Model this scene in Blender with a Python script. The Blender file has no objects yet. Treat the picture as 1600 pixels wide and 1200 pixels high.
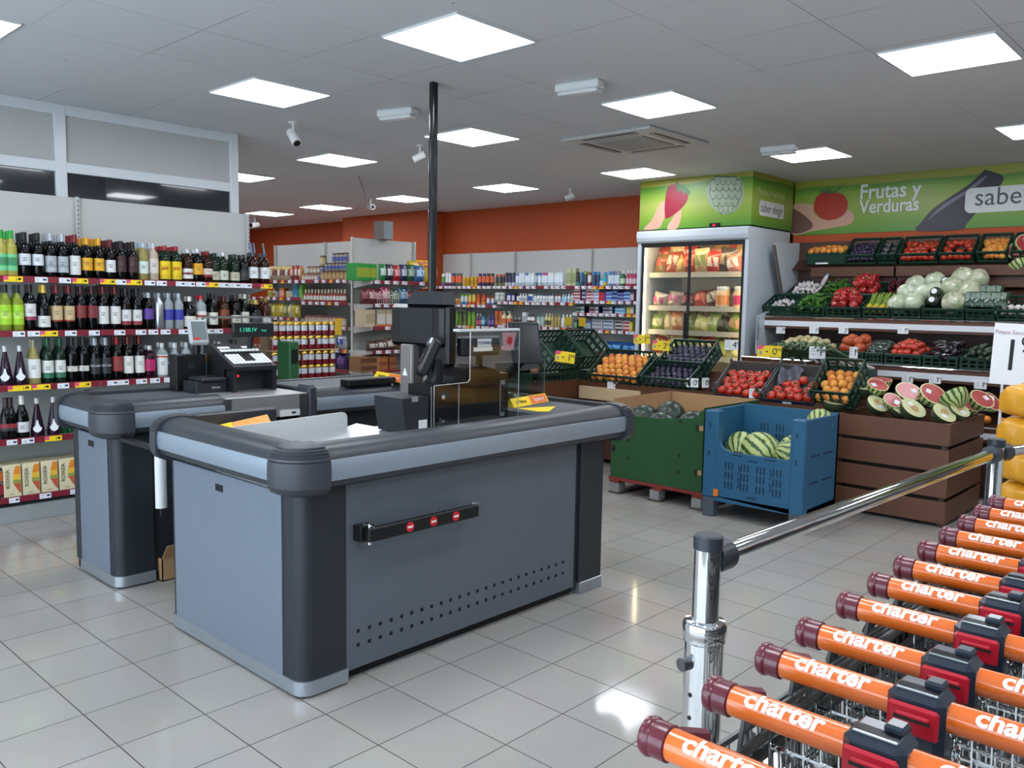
import bpy, math, random
from mathutils import Vector, Matrix
S = bpy.context.scene
COL = S.collection
random.seed(7)
PI = math.pi
# ---------------------------------------------------------------- camera
CF = Vector((0.7309483, 0.6756164, -0.0962132)); CR = Vector((0.6799001, -0.7330970, 0.0174561)); CU = Vector((0.0587400, 0.0781749, 0.9952077))
CC = Vector((-1.194861, -4.361957, 1.637238)); FPX = 1315.637
cam = bpy.data.cameras.new('camera'); cam.sensor_width = 36; cam.sensor_fit = 'HORIZONTAL'; cam.lens = FPX / 1600 * 36; cam.clip_start = .05
co = bpy.data.objects.new('camera', cam); COL.objects.link(co)
co.matrix_world = Matrix(((CR.x, CU.x, -CF.x, CC.x), (CR.y, CU.y, -CF.y, CC.y), (CR.z, CU.z, -CF.z, CC.z), (0, 0, 0, 1)))
S.camera = co
# ---------------------------------------------------------------- world, exposure
S.view_settings.view_transform = 'Standard'; S.view_settings.look = 'None'; S.view_settings.gamma = 1; S.view_settings.use_curve_mapping = False
S.view_settings.exposure = 0.0
S.cycles.max_bounces = 7; S.cycles.diffuse_bounces = 3; S.cycles.glossy_bounces = 4; S.cycles.transmission_bounces = 5; S.cycles.transparent_max_bounces = 14
S.cycles.caustics_reflective = False; S.cycles.caustics_refractive = False; S.cycles.sample_clamp_indirect = 6.0
S.cycles.use_denoising = True
PANEL_LIGHT = 17.0
FRIDGE_LIGHT = 1.5
w = bpy.data.worlds.new('daylight'); S.world = w; w.use_nodes = True
wb = w.node_tree.nodes['Background']; wb.inputs[0].default_value = (.76, .87, 1.0, 1); wb.inputs[1].default_value = 6.2
por = bpy.data.lights.new('storefront_daylight', 'AREA'); por.shape = 'RECTANGLE'; por.size = 7.6; por.size_y = 2.5; por.cycles.is_portal = True
po = bpy.data.objects.new('storefront_daylight', por); COL.objects.link(po); po.location = (-3.12, -2.0, 1.38); po.rotation_euler = (PI/2, 0, -PI/2)
# ---------------------------------------------------------------- helpers
def lin(h):
    h = h.lstrip('#'); r = []
    for i in (0, 2, 4):
        c = int(h[i:i+2], 16) / 255
        r.append(c / 12.92 if c <= .04045 else ((c + .055) / 1.055) ** 2.4)
    return (r[0], r[1], r[2], 1)
MATS = {}
def mat(name, col, rough=.5, metal=0, var=.06, scale=30, bump=0, coat=0, spec=.5, emit=None, es=1):
    if name in MATS: return MATS[name]
    m = bpy.data.materials.new(name); m.use_nodes = True; nt = m.node_tree; b = nt.nodes['Principled BSDF']
    c = lin(col) if isinstance(col, str) else col
    b.inputs['Roughness'].default_value = rough; b.inputs['Metallic'].default_value = metal
    b.inputs['Specular IOR Level'].default_value = spec
    if coat: b.inputs['Coat Weight'].default_value = coat; b.inputs['Coat Roughness'].default_value = .08
    tc = nt.nodes.new('ShaderNodeTexCoord'); nz = nt.nodes.new('ShaderNodeTexNoise'); nz.inputs['Scale'].default_value = scale; nz.inputs['Detail'].default_value = 2
    nt.links.new(tc.outputs['Object'], nz.inputs['Vector'])
    mx = nt.nodes.new('ShaderNodeMix'); mx.data_type = 'RGBA'
    mx.inputs[6].default_value = tuple(min(1, k * (1 - var)) for k in c[:3]) + (1,); mx.inputs[7].default_value = tuple(min(1, k * (1 + var)) for k in c[:3]) + (1,)
    nt.links.new(nz.outputs['Fac'], mx.inputs[0]); nt.links.new(mx.outputs[2], b.inputs['Base Color'])
    if bump:
        bp = nt.nodes.new('ShaderNodeBump'); bp.inputs['Strength'].default_value = bump; bp.inputs['Distance'].default_value = .002
        nt.links.new(nz.outputs['Fac'], bp.inputs['Height']); nt.links.new(bp.outputs[0], b.inputs['Normal'])
    if emit: b.inputs['Emission Color'].default_value = lin(emit); b.inputs['Emission Strength'].default_value = es
    MATS[name] = m
    return m
def glassy(name, tint, rough=.03, refl=.9, thick=.25):
    """clear sheet or film: mostly see-through, mirror-like at glancing angles"""
    if name in MATS: return MATS[name]
    m = bpy.data.materials.new(name); m.use_nodes = True; nt = m.node_tree; nt.nodes.clear()
    o = nt.nodes.new('ShaderNodeOutputMaterial'); t = nt.nodes.new('ShaderNodeBsdfTransparent'); t.inputs[0].default_value = tint
    g = nt.nodes.new('ShaderNodeBsdfGlossy'); g.inputs['Roughness'].default_value = rough; g.inputs['Color'].default_value = (refl, refl, refl, 1)
    lw = nt.nodes.new('ShaderNodeLayerWeight'); lw.inputs[0].default_value = .5; pw = nt.nodes.new('ShaderNodeMath'); pw.operation = 'POWER'; pw.inputs[1].default_value = 4
    nt.links.new(lw.outputs['Facing'], pw.inputs[0]); f = nt.nodes.new('ShaderNodeMapRange'); f.inputs[3].default_value = thick*.14; f.inputs[4].default_value = .85; nt.links.new(pw.outputs[0], f.inputs[0])
    x = nt.nodes.new('ShaderNodeMixShader'); nt.links.new(f.outputs[0], x.inputs[0]); nt.links.new(t.outputs[0], x.inputs[1]); nt.links.new(g.outputs[0], x.inputs[2]); nt.links.new(x.outputs[0], o.inputs[0])
    MATS[name] = m
    return m
class MB:
    """gathers shapes and links them as one mesh object"""
    def __init__(s): s.v = []; s.f = []; s.m = []; s.sm = []
    def add(s, vs, fs, mi=0, sm=False, M=None):
        n = len(s.v); s.v += [tuple(M @ Vector(p)) if M else tuple(p) for p in vs]
        for f in fs: s.f.append(tuple(i + n for i in f)); s.m.append(mi); s.sm.append(sm)
        return s
    def box(s, a, b, mi=0, c=0, M=None):
        x0, y0, z0 = (min(a[i], b[i]) for i in range(3)); x1, y1, z1 = (max(a[i], b[i]) for i in range(3))
        if not c:
            v = [(x, y, z) for x in (x0, x1) for y in (y0, y1) for z in (z0, z1)]
            f = [(0, 1, 3, 2), (4, 6, 7, 5), (0, 4, 5, 1), (2, 3, 7, 6), (0, 2, 6, 4), (1, 5, 7, 3)]
            return s.add(v, f, mi, False, M)
        c = min(c, (x1-x0)*.49, (y1-y0)*.49, (z1-z0)*.49); v = []; idx = {}
        for ix, (x, sx) in enumerate(((x0, 1), (x1, -1))):
            for iy, (y, sy) in enumerate(((y0, 1), (y1, -1))):
                for iz, (z, sz) in enumerate(((z0, 1), (z1, -1))):
                    for k in range(3):
                        idx[ix, iy, iz, k] = len(v); v.append((x if k == 0 else x + sx*c, y if k == 1 else y + sy*c, z if k == 2 else z + sz*c))
        I = idx; f = []
        for ix in (0, 1): f.append([I[ix, 0, 0, 0], I[ix, 1, 0, 0], I[ix, 1, 1, 0], I[ix, 0, 1, 0]])
        for iy in (0, 1): f.append([I[0, iy, 0, 1], I[1, iy, 0, 1], I[1, iy, 1, 1], I[0, iy, 1, 1]])
        for iz in (0, 1): f.append([I[0, 0, iz, 2], I[1, 0, iz, 2], I[1, 1, iz, 2], I[0, 1, iz, 2]])
        for iy in (0, 1):
            for iz in (0, 1): f.append([I[0, iy, iz, 1], I[1, iy, iz, 1], I[1, iy, iz, 2], I[0, iy, iz, 2]])
        for ix in (0, 1):
            for iz in (0, 1): f.append([I[ix, 0, iz, 0], I[ix, 1, iz, 0], I[ix, 1, iz, 2], I[ix, 0, iz, 2]])
        for ix in (0, 1):
            for iy in (0, 1): f.append([I[ix, iy, 0, 0], I[ix, iy, 1, 0], I[ix, iy, 1, 1], I[ix, iy, 0, 1]])
        for ix in (0, 1):
            for iy in (0, 1):
                for iz in (0, 1): f.append([I[ix, iy, iz, 0], I[ix, iy, iz, 1], I[ix, iy, iz, 2]])
        ctr = Vector(((x0+x1)/2, (y0+y1)/2, (z0+z1)/2))
        for q in f:
            a_, b_, c_ = (Vector(v[q[k]]) for k in range(3))
            if (b_ - a_).cross(c_ - a_).dot((a_ + c_)/2 - ctr) < 0: q.reverse()
        return s.add(v, f, mi, False, M)
    def lathe(s, prof, n=16, mi=0, sm=True, M=None, a0=0, a1=None, cap=True):
        """profile of (radius, z) turned about z; a0..a1 turns only part of the way"""
        full = a1 is None; a1 = a0 + 2*PI if full else a1; k = n if full else n + 1; v = []; f = []; m = len(prof)
        for i in range(k):
            a = a0 + (a1 - a0) * i / n
            for r, z in prof: v.append((r*math.cos(a), r*math.sin(a), z))
        for i in range(n):
            j = (i + 1) % k
            for q in range(m - 1): f.append((i*m+q, j*m+q, j*m+q+1, i*m+q+1))
        if full and cap:
            if prof[0][0] > 1e-6: f.append(tuple(i*m for i in reversed(range(k))))
            if prof[-1][0] > 1e-6: f.append(tuple(i*m+m-1 for i in range(k)))
        return s.add(v, f, mi, sm, M)
    def cyl(s, p, q, r, n=12, mi=0, r2=None, sm=True):
        p = Vector(p); q = Vector(q); d = q - p; L = d.length
        M = Matrix.Translation(p) @ d.to_track_quat('Z', 'Y').to_matrix().to_4x4()
        r2 = r if r2 is None else r2; v = []; f = []
        for i in range(n):
            a = 2*PI*i/n; v.append((r*math.cos(a), r*math.sin(a), 0)); v.append((r2*math.cos(a), r2*math.sin(a), L))
        s.add(v, [(2*i, 2*((i+1) % n), 2*((i+1) % n)+1, 2*i+1) for i in range(n)], mi, sm, M)
        return s.add(v, [tuple(2*i for i in reversed(range(n))), tuple(2*i+1 for i in range(n))], mi, False, M)
    def tube(s, pts, r, n=6, mi=0, closed=False):
        pts = [Vector(p) for p in pts]; k = len(pts); v = []; f = []; up = None
        for i, p in enumerate(pts):
            if closed: t = pts[(i+1) % k] - pts[i-1]
            else: t = pts[min(i+1, k-1)] - pts[max(i-1, 0)]
            t.normalize()
            if up is None: up = t.orthogonal().normalized()
            up = (up - t*up.dot(t)); up = up.normalized() if up.length > 1e-6 else t.orthogonal().normalized(); sd = t.cross(up)
            for j in range(n): a = 2*PI*j/n; v.append(p + up*(r*math.cos(a)) + sd*(r*math.sin(a)))
        for i in range(k if closed else k-1):
            a = i*n; b = ((i+1) % k)*n
            for j in range(n): f.append((a+j, a+(j+1) % n, b+(j+1) % n, b+j))
        if not closed: f.append(tuple(reversed(range(n)))); f.append(tuple((k-1)*n+j for j in range(n)))
        return s.add(v, f, mi, True)
    def prism(s, poly, M, h, mi=0, mside=None, sm=False):
        """2-D outline in the xy plane of M, thickness h along its z"""
        n = len(poly); v = [(x, y, 0) for x, y in poly] + [(x, y, h) for x, y in poly]
        s.add(v, [tuple(reversed(range(n))), tuple(range(n, 2*n))], mi, False, M)
        return s.add(v, [(i, (i+1) % n, n+(i+1) % n, n+i) for i in range(n)], mi if mside is None else mside, sm, M)
    def ball(s, c, r, n=12, m=8, mi=0, sq=(1, 1, 1), M=None):
        v = []; f = []; c = Vector(c)
        T = (M or Matrix()) ; r = Vector((r*sq[0], r*sq[1], r*sq[2]))
        pr = [(math.sin(PI*k/m), -math.cos(PI*k/m)) for k in range(m+1)]
        for k, (q, z) in enumerate(pr):
            if k in (0, m): v.append((c.x, c.y, c.z + z*r.z)); continue
            for i in range(n): a = 2*PI*i/n; v.append((c.x + q*math.cos(a)*r.x, c.y + q*math.sin(a)*r.y, c.z + z*r.z))
        for i in range(n):
            j = (i+1) % n; f.append((0, 1+j, 1+i)); e = 1+(m-2)*n; f.append((e+n, e+i, e+j))
            for k in range(m-2): a = 1+k*n; f.append((a+i, a+j, a+n+j, a+n+i))
        return s.add(v, f, mi, True, M)
    def grid(s, fn, nu, nv, mi=0, sm=True, M=None, cu=False):
        v = [fn(i/nu, j/nv) for i in range(nu+1) for j in range(nv+1)]; k = nv+1
        return s.add(v, [(i*k+j, (i+1)*k+j, (i+1)*k+j+1, i*k+j+1) for i in range(nu) for j in range(nv)], mi, sm, M)
    def mesh(s, name, mats):
        me = bpy.data.meshes.new(name); me.from_pydata(s.v, [], s.f)
        for x in (mats if isinstance(mats, (list, tuple)) else [mats]): me.materials.append(x)
        me.polygons.foreach_set('material_index', s.m); me.polygons.foreach_set('use_smooth', s.sm); me.update()
        if any(s.sm): me.set_sharp_from_angle(angle=.62)
        return me
    def obj(s, name, mats, parent=None, **kw): return link(name, s.mesh(name, mats), parent, **kw)
def link(name, me, parent=None, loc=None, rot=None, mw=None, label=None):
    o = bpy.data.objects.new(name, me); COL.objects.link(o)
    if parent: o.parent = parent
    if mw is not None: o.matrix_basis = mw
    if loc is not None: o.location = loc
    if rot is not None: o.rotation_euler = rot
    if label: o['label'] = label
    return o
def tag(o, label, cat, group=None, kind=None):
    o['label'] = label; o['category'] = cat
    if group: o['group'] = group
    if kind: o['kind'] = kind
    return o
def thing(name, label, cat, loc=(0, 0, 0), rot=(0, 0, 0), group=None):
    o = bpy.data.objects.new(name, None); COL.objects.link(o); o.location = loc; o.rotation_euler = rot; o.empty_display_size = .05
    return tag(o, label, cat, group)
def struct(name, mb, mats, parent=None):
    o = mb.obj(name, mats, parent)
    if not parent: o['kind'] = 'structure'
    return o
def dup(root, label, loc=None, rot=None, mw=None, group=None):
    r = root.copy(); COL.objects.link(r); r['label'] = label
    if loc is not None: r.location = loc
    if rot is not None: r.rotation_euler = rot
    if mw is not None: r.matrix_basis = mw
    if group: r['group'] = group
    for ch in KIDS(root):
        c = ch.copy(); COL.objects.link(c); c.parent = r
        for g in KIDS(ch):
            d = g.copy(); COL.objects.link(d); d.parent = c
    return r
def KIDS(o): return [c for c in o.children]
def fr(o, right, up):
    """frame at o whose x runs right, y runs up and z faces the viewer"""
    r = Vector(right).normalized(); u = Vector(up); u = (u - r*u.dot(r)).normalized(); n = r.cross(u); o = Vector(o)
    return Matrix(((r.x, u.x, n.x, o.x), (r.y, u.y, n.y, o.y), (r.z, u.z, n.z, o.z), (0, 0, 0, 1)))
def at(x, y, axis, val):
    """the point of the plane axis = val that the photograph shows at pixel x, y"""
    d = CF + CR*((x-800)/FPX) - CU*((y-600)/FPX)
    return CC + d*((val - CC[axis])/d[axis])
TXT = {}
def text_mesh(s, size=.1, align='CENTER', shear=0, ext=.0006, off=0, sx=1.0):
    k = (s, size, align, shear, ext, off, sx)
    if k in TXT: return TXT[k]
    cu = bpy.data.curves.new('lettering', 'FONT'); cu.body = s; cu.size = size; cu.align_x = align; cu.align_y = 'CENTER'; cu.shear = shear; cu.extrude = ext; cu.offset = off; cu.resolution_u = 3
    o = bpy.data.objects.new('lettering', cu); COL.objects.link(o)
    dg = bpy.context.evaluated_depsgraph_get(); me = bpy.data.meshes.new_from_object(o.evaluated_get(dg))
    bpy.data.objects.remove(o); bpy.data.curves.remove(cu)
    if sx != 1.0:
        for v in me.vertices: v.co.x *= sx
    me.materials.clear(); TXT[k] = me
    return me
def text(s, M, mt, parent=None, size=.1, name='lettering', **kw):
    key = ('m', s, size, mt.name, tuple(sorted(kw.items())))
    if key not in TXT:
        me = text_mesh(s, size, **kw).copy(); me.materials.append(mt); TXT[key] = me
    return link(name, TXT[key], parent, mw=M)
ORD = ['first', 'second', 'third', 'fourth', 'fifth', 'sixth', 'seventh', 'eighth', 'ninth', 'tenth', 'eleventh', 'twelfth', 'thirteenth', 'fourteenth', 'fifteenth', 'sixteenth', 'seventeenth', 'eighteenth', 'nineteenth', 'twentieth'] + ['%d%s' % (n, {1: 'st', 2: 'nd', 3: 'rd'}.get(n % 10, 'th')) for n in range(21, 90)]
# ---------------------------------------------------------------- shared materials
WHITE = mat('white_enamel', '#d9dcdc', .35); OFFW = mat('shelf_white', '#c2c3c0', .45, var=.03, scale=4)
BLACK = mat('black_plastic', '#0f1113', .42, spec=.35); DKGREY = mat('dark_grey_plastic', '#23272d', .45, var=.04, scale=60, spec=.35)
ALU = mat('brushed_aluminium', '#aeb6bf', .34, .85, .05, 8); CHROME = mat('chrome', '#e8eaec', .05, 1, .01)
STEEL = mat('stainless_steel', '#d0d2d3', .38, .9, .05, 6); INK = mat('black_ink', '#131313', .6); PAPER = mat('white_paper', '#e8eaec', .7, var=.03)
YEL = mat('yellow_card', '#f2d21c', .55, var=.03); PINK = mat('pink_print', '#e2527a', .55); MAROON = mat('maroon_rail', '#7c1f30', .4, var=.08)
REDP = mat('red_print', '#c01822', .5); CLEAR = glassy('clear_acrylic', (.93, .95, .95, 1)); WRAP = glassy('clear_wrap', (.93, .94, .93, 1), .12, .8, .45)
GREENP = mat('green_crate_plastic', '#16382a', .42, var=.08, scale=20); BROWN = mat('brown_board', '#58331f', .5, var=.1, scale=9)
CARD = mat('corrugated_cardboard', '#b08a62', .8, var=.06)
# ---------------------------------------------------------------- room shell
H = 3.081
def floor_mat():
    m = bpy.data.materials.new('floor_tile'); m.use_nodes = True; nt = m.node_tree; b = nt.nodes['Principled BSDF']; L = nt.links.new
    tc = nt.nodes.new('ShaderNodeTexCoord'); br = nt.nodes.new('ShaderNodeTexBrick'); br.offset = 0; br.squash = 1
    T = 1/3
    br.inputs['Scale'].default_value = 1; br.inputs['Brick Width'].default_value = T; br.inputs['Row Height'].default_value = T
    br.inputs['Mortar Size'].default_value = .0024; br.inputs['Mortar Smooth'].default_value = .1; br.inputs['Bias'].default_value = 0
    br.inputs['Color1'].default_value = lin('#a8a5a0'); br.inputs['Color2'].default_value = lin('#a39f9a'); br.inputs['Mortar'].default_value = lin('#35332f')
    mp = nt.nodes.new('ShaderNodeMapping'); mp.inputs['Location'].default_value = (30*T, 30*T, 0); L(tc.outputs['Object'], mp.inputs[0]); L(mp.outputs[0], br.inputs['Vector'])
    nz = nt.nodes.new('ShaderNodeTexNoise'); nz.inputs['Scale'].default_value = 3; nz.inputs['Detail'].default_value = 5; L(tc.outputs['Object'], nz.inputs['Vector'])
    mx = nt.nodes.new('ShaderNodeMix'); mx.data_type = 'RGBA'; mx.blend_type = 'MULTIPLY'; mx.inputs[0].default_value = .12
    L(br.outputs['Color'], mx.inputs[6]); L(nz.outputs['Color'], mx.inputs[7]); L(mx.outputs[2], b.inputs['Base Color'])
    rr = nt.nodes.new('ShaderNodeMapRange'); rr.inputs[3].default_value = .05; rr.inputs[4].default_value = .13; L(nz.outputs['Fac'], rr.inputs[0])
    ra = nt.nodes.new('ShaderNodeMath'); ra.operation = 'ADD'; mu = nt.nodes.new('ShaderNodeMath'); mu.operation = 'MULTIPLY'; mu.inputs[1].default_value = .5
    L(br.outputs['Fac'], mu.inputs[0]); L(mu.outputs[0], ra.inputs[0]); L(rr.outputs[0], ra.inputs[1]); L(ra.outputs[0], b.inputs['Roughness'])
    bp = nt.nodes.new('ShaderNodeBump'); bp.inputs['Strength'].default_value = .25; bp.inputs['Distance'].default_value = .001; bp.invert = True; L(br.outputs['Fac'], bp.inputs['Height']); L(bp.outputs[0], b.inputs['Normal'])
    b.inputs['Specular IOR Level'].default_value = .42
    return m
def ceil_mat():
    m = bpy.data.materials.new('ceiling_board'); m.use_nodes = True; nt = m.node_tree; b = nt.nodes['Principled BSDF']; L = nt.links.new
    tc = nt.nodes.new('ShaderNodeTexCoord'); br = nt.nodes.new('ShaderNodeTexBrick'); br.offset = 0
    br.inputs['Scale'].default_value = 1; br.inputs['Brick Width'].default_value = .65; br.inputs['Row Height'].default_value = .65
    br.inputs['Mortar Size'].default_value = .003; br.inputs['Mortar Smooth'].default_value = .3
    br.inputs['Color1'].default_value = lin('#d6d8db'); br.inputs['Color2'].default_value = lin('#d1d3d6'); br.inputs['Mortar'].default_value = lin('#8a8c8e')
    mp = nt.nodes.new('ShaderNodeMapping'); mp.inputs['Location'].default_value = (13.0 - 1.77, 13.0 + .54, 0); L(tc.outputs['Object'], mp.inputs[0]); L(mp.outputs[0], br.inputs['Vector'])
    nz = nt.nodes.new('ShaderNodeTexNoise'); nz.inputs['Scale'].default_value = .9; nz.inputs['Detail'].default_value = 4; L(tc.outputs['Object'], nz.inputs['Vector'])
    rm = nt.nodes.new('ShaderNodeMapRange'); rm.inputs[1].default_value = .42; rm.inputs[2].default_value = .6; L(nz.outputs['Fac'], rm.inputs[0])
    fx = nt.nodes.new('ShaderNodeMix'); fx.data_type = 'RGBA'; fx.inputs[6].default_value = lin('#d4d6d9'); L(br.outputs['Color'], fx.inputs[7]); L(rm.outputs[0], fx.inputs[0])
    sp = nt.nodes.new('ShaderNodeTexVoronoi'); sp.inputs['Scale'].default_value = 2.6; L(tc.outputs['Object'], sp.inputs['Vector'])
    st = nt.nodes.new('ShaderNodeMapRange'); st.inputs[1].default_value = .012; st.inputs[2].default_value = .028; st.inputs[3].default_value = .45; st.inputs[4].default_value = 1; L(sp.outputs['Distance'], st.inputs[0])
    mu = nt.nodes.new('ShaderNodeMix'); mu.data_type = 'RGBA'; mu.blend_type = 'MULTIPLY'; mu.inputs[0].default_value = 1; L(fx.outputs[2], mu.inputs[6]); L(st.outputs[0], mu.inputs[7])
    L(mu.outputs[2], b.inputs['Base Color']); b.inputs['Roughness'].default_value = .75; b.inputs['Specular IOR Level'].default_value = .2
    return m
X0, X1, Y0, Y1 = -3.2, 8.55, -6.2, 13.0
struct('floor', MB().box((X0-.2, Y0-.2, -.1), (X1+.2, Y1+.2, 0)), floor_mat())
struct('ceiling', MB().box((X0-.2, Y0-.2, H), (X1+.2, Y1+.2, H+.1)), ceil_mat())
ORANGE = mat('orange_paint', '#b5512a', .6, var=.04, scale=2, spec=.3); PLASTER = mat('white_plaster', '#c9cbca', .7, var=.03, scale=3); FRAMEW = mat('white_window_frame', '#d3d8dc', .22, var=.02)
struct('wall_far', MB().box((X1, Y0, 0), (X1+.2, 1.43, H)).box((8.25, 1.43, 0), (X1+.2, Y1, H)), ORANGE)
struct('wall_back', MB().box((2.75, Y1, 0), (X1, Y1+.2, H)), ORANGE)
struct('wall_right', MB().box((X0, Y0-.2, 0), (X1+.2, Y0, H)), PLASTER)
struct('wall_left', MB().box((X0-.2, Y0, 0), (X0, -5.8, H)).box((X0-.2, 1.8, 0), (X0, 2.6, H)).box((X0-.2, -5.8, 0), (X0, 1.8, .12)).box((X0-.2, -5.8, 2.65), (X0, 1.8, H)), PLASTER)
wn = struct('window_2', MB().box((X0-.08, -5.8, .12), (X0-.02, 1.8, .2)).box((X0-.08, -5.8, 2.57), (X0-.02, 1.8, 2.65)), FRAMEW)
for y in (-5.8, -3.9, -2.0, -.1, 1.72): struct('window_mullion', MB().box((X0-.08, y, .2), (X0-.02, y+.08, 2.57)), FRAMEW, wn)
struct('window_pane', MB().box((X0-.055, -5.72, .2), (X0-.049, 1.72, 2.57)), CLEAR, wn)
struct('trim_1', MB().box((7.85, 5.9, 0), (8.25, 8.15, H)), ORANGE)
struct('trim_2', MB().box((8.3, Y0, 2.385), (X1, -.005, H)), ORANGE)
# office partition above the wine shelf: white frame, grey panels, dark windows
struct('wall_office', MB().box((X0, 2.66, 0), (2.74, 2.72, 2.3)).box((2.68, 2.72, 0), (2.74, Y1, H)), PLASTER)
P3 = mat('grey_infill_panel', '#b4b5b4', .6, var=.05, scale=40)
wf = MB()
for x0, x1, z0, z1 in ((X0, 2.745, 3.0, H), (X0, 2.745, 2.572, 2.652), (X0, 2.745, 2.3, 2.385)): wf.box((x0, 2.645, z0), (x1, 2.72, z1), c=.004)
for x0, x1 in ((-1.6, -1.51), (-.18, -.09), (1.225, 1.308), (2.668, 2.745)): wf.box((x0, 2.643, 2.3), (x1, 2.722, H), c=.004)
wo = struct('window_1', wf, FRAMEW)
pn = MB(); dk = MB()
for x0, x1 in ((X0, -1.6), (-1.51, -.18), (-.09, 1.225), (1.308, 2.668)):
    pn.box((x0, 2.665, 2.652), (x1, 2.69, 3.0)); dk.box((x0, 2.672, 2.385), (x1, 2.68, 2.572))
struct('window_panel', pn, P3, wo); struct('window_pane', dk, mat('dark_office_glass', '#20262d', .03, 0, .02, coat=.6), wo)
# ---------------------------------------------------------------- ceiling fittings
LED = mat('led_diffuser', '#ffffff', .5, emit='#f3f7ff', es=PANEL_LIGHT)
def col_name(x): return {-1: 'nearest the storefront', 0: 'above the bottle shelves', 1: 'above the checkouts', 2: 'in the middle aisle', 3: 'nearest the far wall'}[x]
frame = MB(); D = .295
for a, b in (((-.3, -.3), (.3, -D)), ((-.3, D), (.3, .3)), ((-.3, -D), (-D, D)), ((D, -D), (.3, D))): frame.box((a[0], a[1], -.012), (b[0], b[1], 0))
fm = frame.mesh('light_frame', WHITE); dm = MB().box((-D, -D, -.009), (D, D, -.001)).mesh('light_diffuser', LED)
XS = {-1: (-1.9,), 0: (.13,), 1: (2.105,), 2: (4.1,), 3: (6.66,)}
n = 0
for ci, xs in XS.items():
    for ri, y in enumerate((-4.75, -2.81, -.87, 1.06, 3.06, 5.02, 6.95, 8.6, 10.6)):
        x = xs[0]
        if x < 2.8 and y > 2.4: continue
        if ci == -1 and ri % 2: continue
        t = thing('ceiling_light', 'square white LED ceiling panel %s, %s from the front of the shop' % (col_name(ci), ORD[ri]), 'ceiling light', (x, y, H), group='square ceiling panels')
        link('light_frame', fm, t); link('light_diffuser', dm, t)
VENT = mat('dark_vent', '#1d1e20', .5)
def ac():
    t = thing('ceiling_air_conditioner', 'white ceiling cassette air conditioner with dark air slots near the produce', 'air conditioner', (5.08, .02, H))
    MB().box((-.47, -.47, -.03), (.47, .47, 0), c=.02).obj('cover', mat('ac_white', '#c4c6c4', .5), t)
    MB().box((-.25, -.25, -.04), (.25, .25, -.029), c=.006).obj('intake_grille', mat('ac_grille', '#9a9c9b', .6), t)
    for a in range(4):
        M = Matrix.Rotation(a*PI/2, 4, 'Z'); MB().box((-.27, -.4, -.034), (.27, -.33, -.0295), M=M).obj('air_slot', VENT, t)
        MB().box((-.27, -.372, -.037), (.27, -.358, -.033), M=M).obj('air_flap', mat('ac_white', '#c4c6c4', .5), t)
ac()
def emergency(p, q, lab):
    d = (q-p); d.z = 0; L = d.length; m = (p+q)/2
    t = thing('emergency_light', lab, 'emergency light', (m.x, m.y, H), (0, 0, math.atan2(d.y, d.x)))
    MB().box((-L/2, -.05, -.05), (L/2, .05, 0), c=.008).obj('housing', WHITE, t)
    MB().box((-L/2+.01, -.045, -.075), (L/2-.01, .045, -.05), c=.012).obj('lens', mat('milky_lens', '#dfe3e4', .2, coat=.5), t)
emergency(at(872, 134, 2, H), at(940, 124, 2, H), 'white box emergency light left of the ceiling air conditioner')
emergency(at(594, 174, 2, H), at(648, 168, 2, H), 'flat white emergency light on the ceiling behind the black pole')
emergency(at(1190, 231, 2, H), at(1246, 226, 2, H), 'white box emergency light beside the panel over the fridge')
def camera_thing(px, py, aim, lab, s=1.0):
    p = at(px, py, 2, H); t = thing('security_camera', lab, 'security camera', p)
    MB().lathe([(.035*s, -.012*s), (.035*s, 0)], 14).obj('mount', WHITE, t); MB().cyl((0, 0, -.01), (.0, 0, -.07*s), .01*s, 8).obj('bracket', WHITE, t)
    d = Vector(aim).normalized(); c = Vector((0, 0, -.1*s))
    MB().cyl(c - d*.05*s, c + d*.07*s, .034*s, 14).obj('camera_body', WHITE, t); MB().cyl(c + d*.071*s, c + d*.074*s, .026*s, 14).obj('lens', BLACK, t)
camera_thing(458, 191, (.0, -.55, -.6), 'white security camera hanging past the end of the office wall', 1.15)
camera_thing(656, 227, (-.5, .5, -.35), 'white security camera on the ceiling left of the black pole')
camera_thing(398, 338, (-.9, -.3, -.15), 'small white security camera far back over the bottle aisle', 1.5)
camera_thing(891, 295, (-.5, .55, -.35), 'white security camera near the far orange wall')
camera_thing(579, 311, (-.2, -.9, -.1), 'small white security camera on the ceiling by the hanging wire', 1.1)
tag(MB().tube([at(560, 275, 2, H), at(566, 290, 2, H-.05), at(572, 312, 2, H-.12)], .004, 5).obj('hanging_wire', BLACK), 'thin dark wire hanging from the ceiling far back', 'wire')
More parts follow.
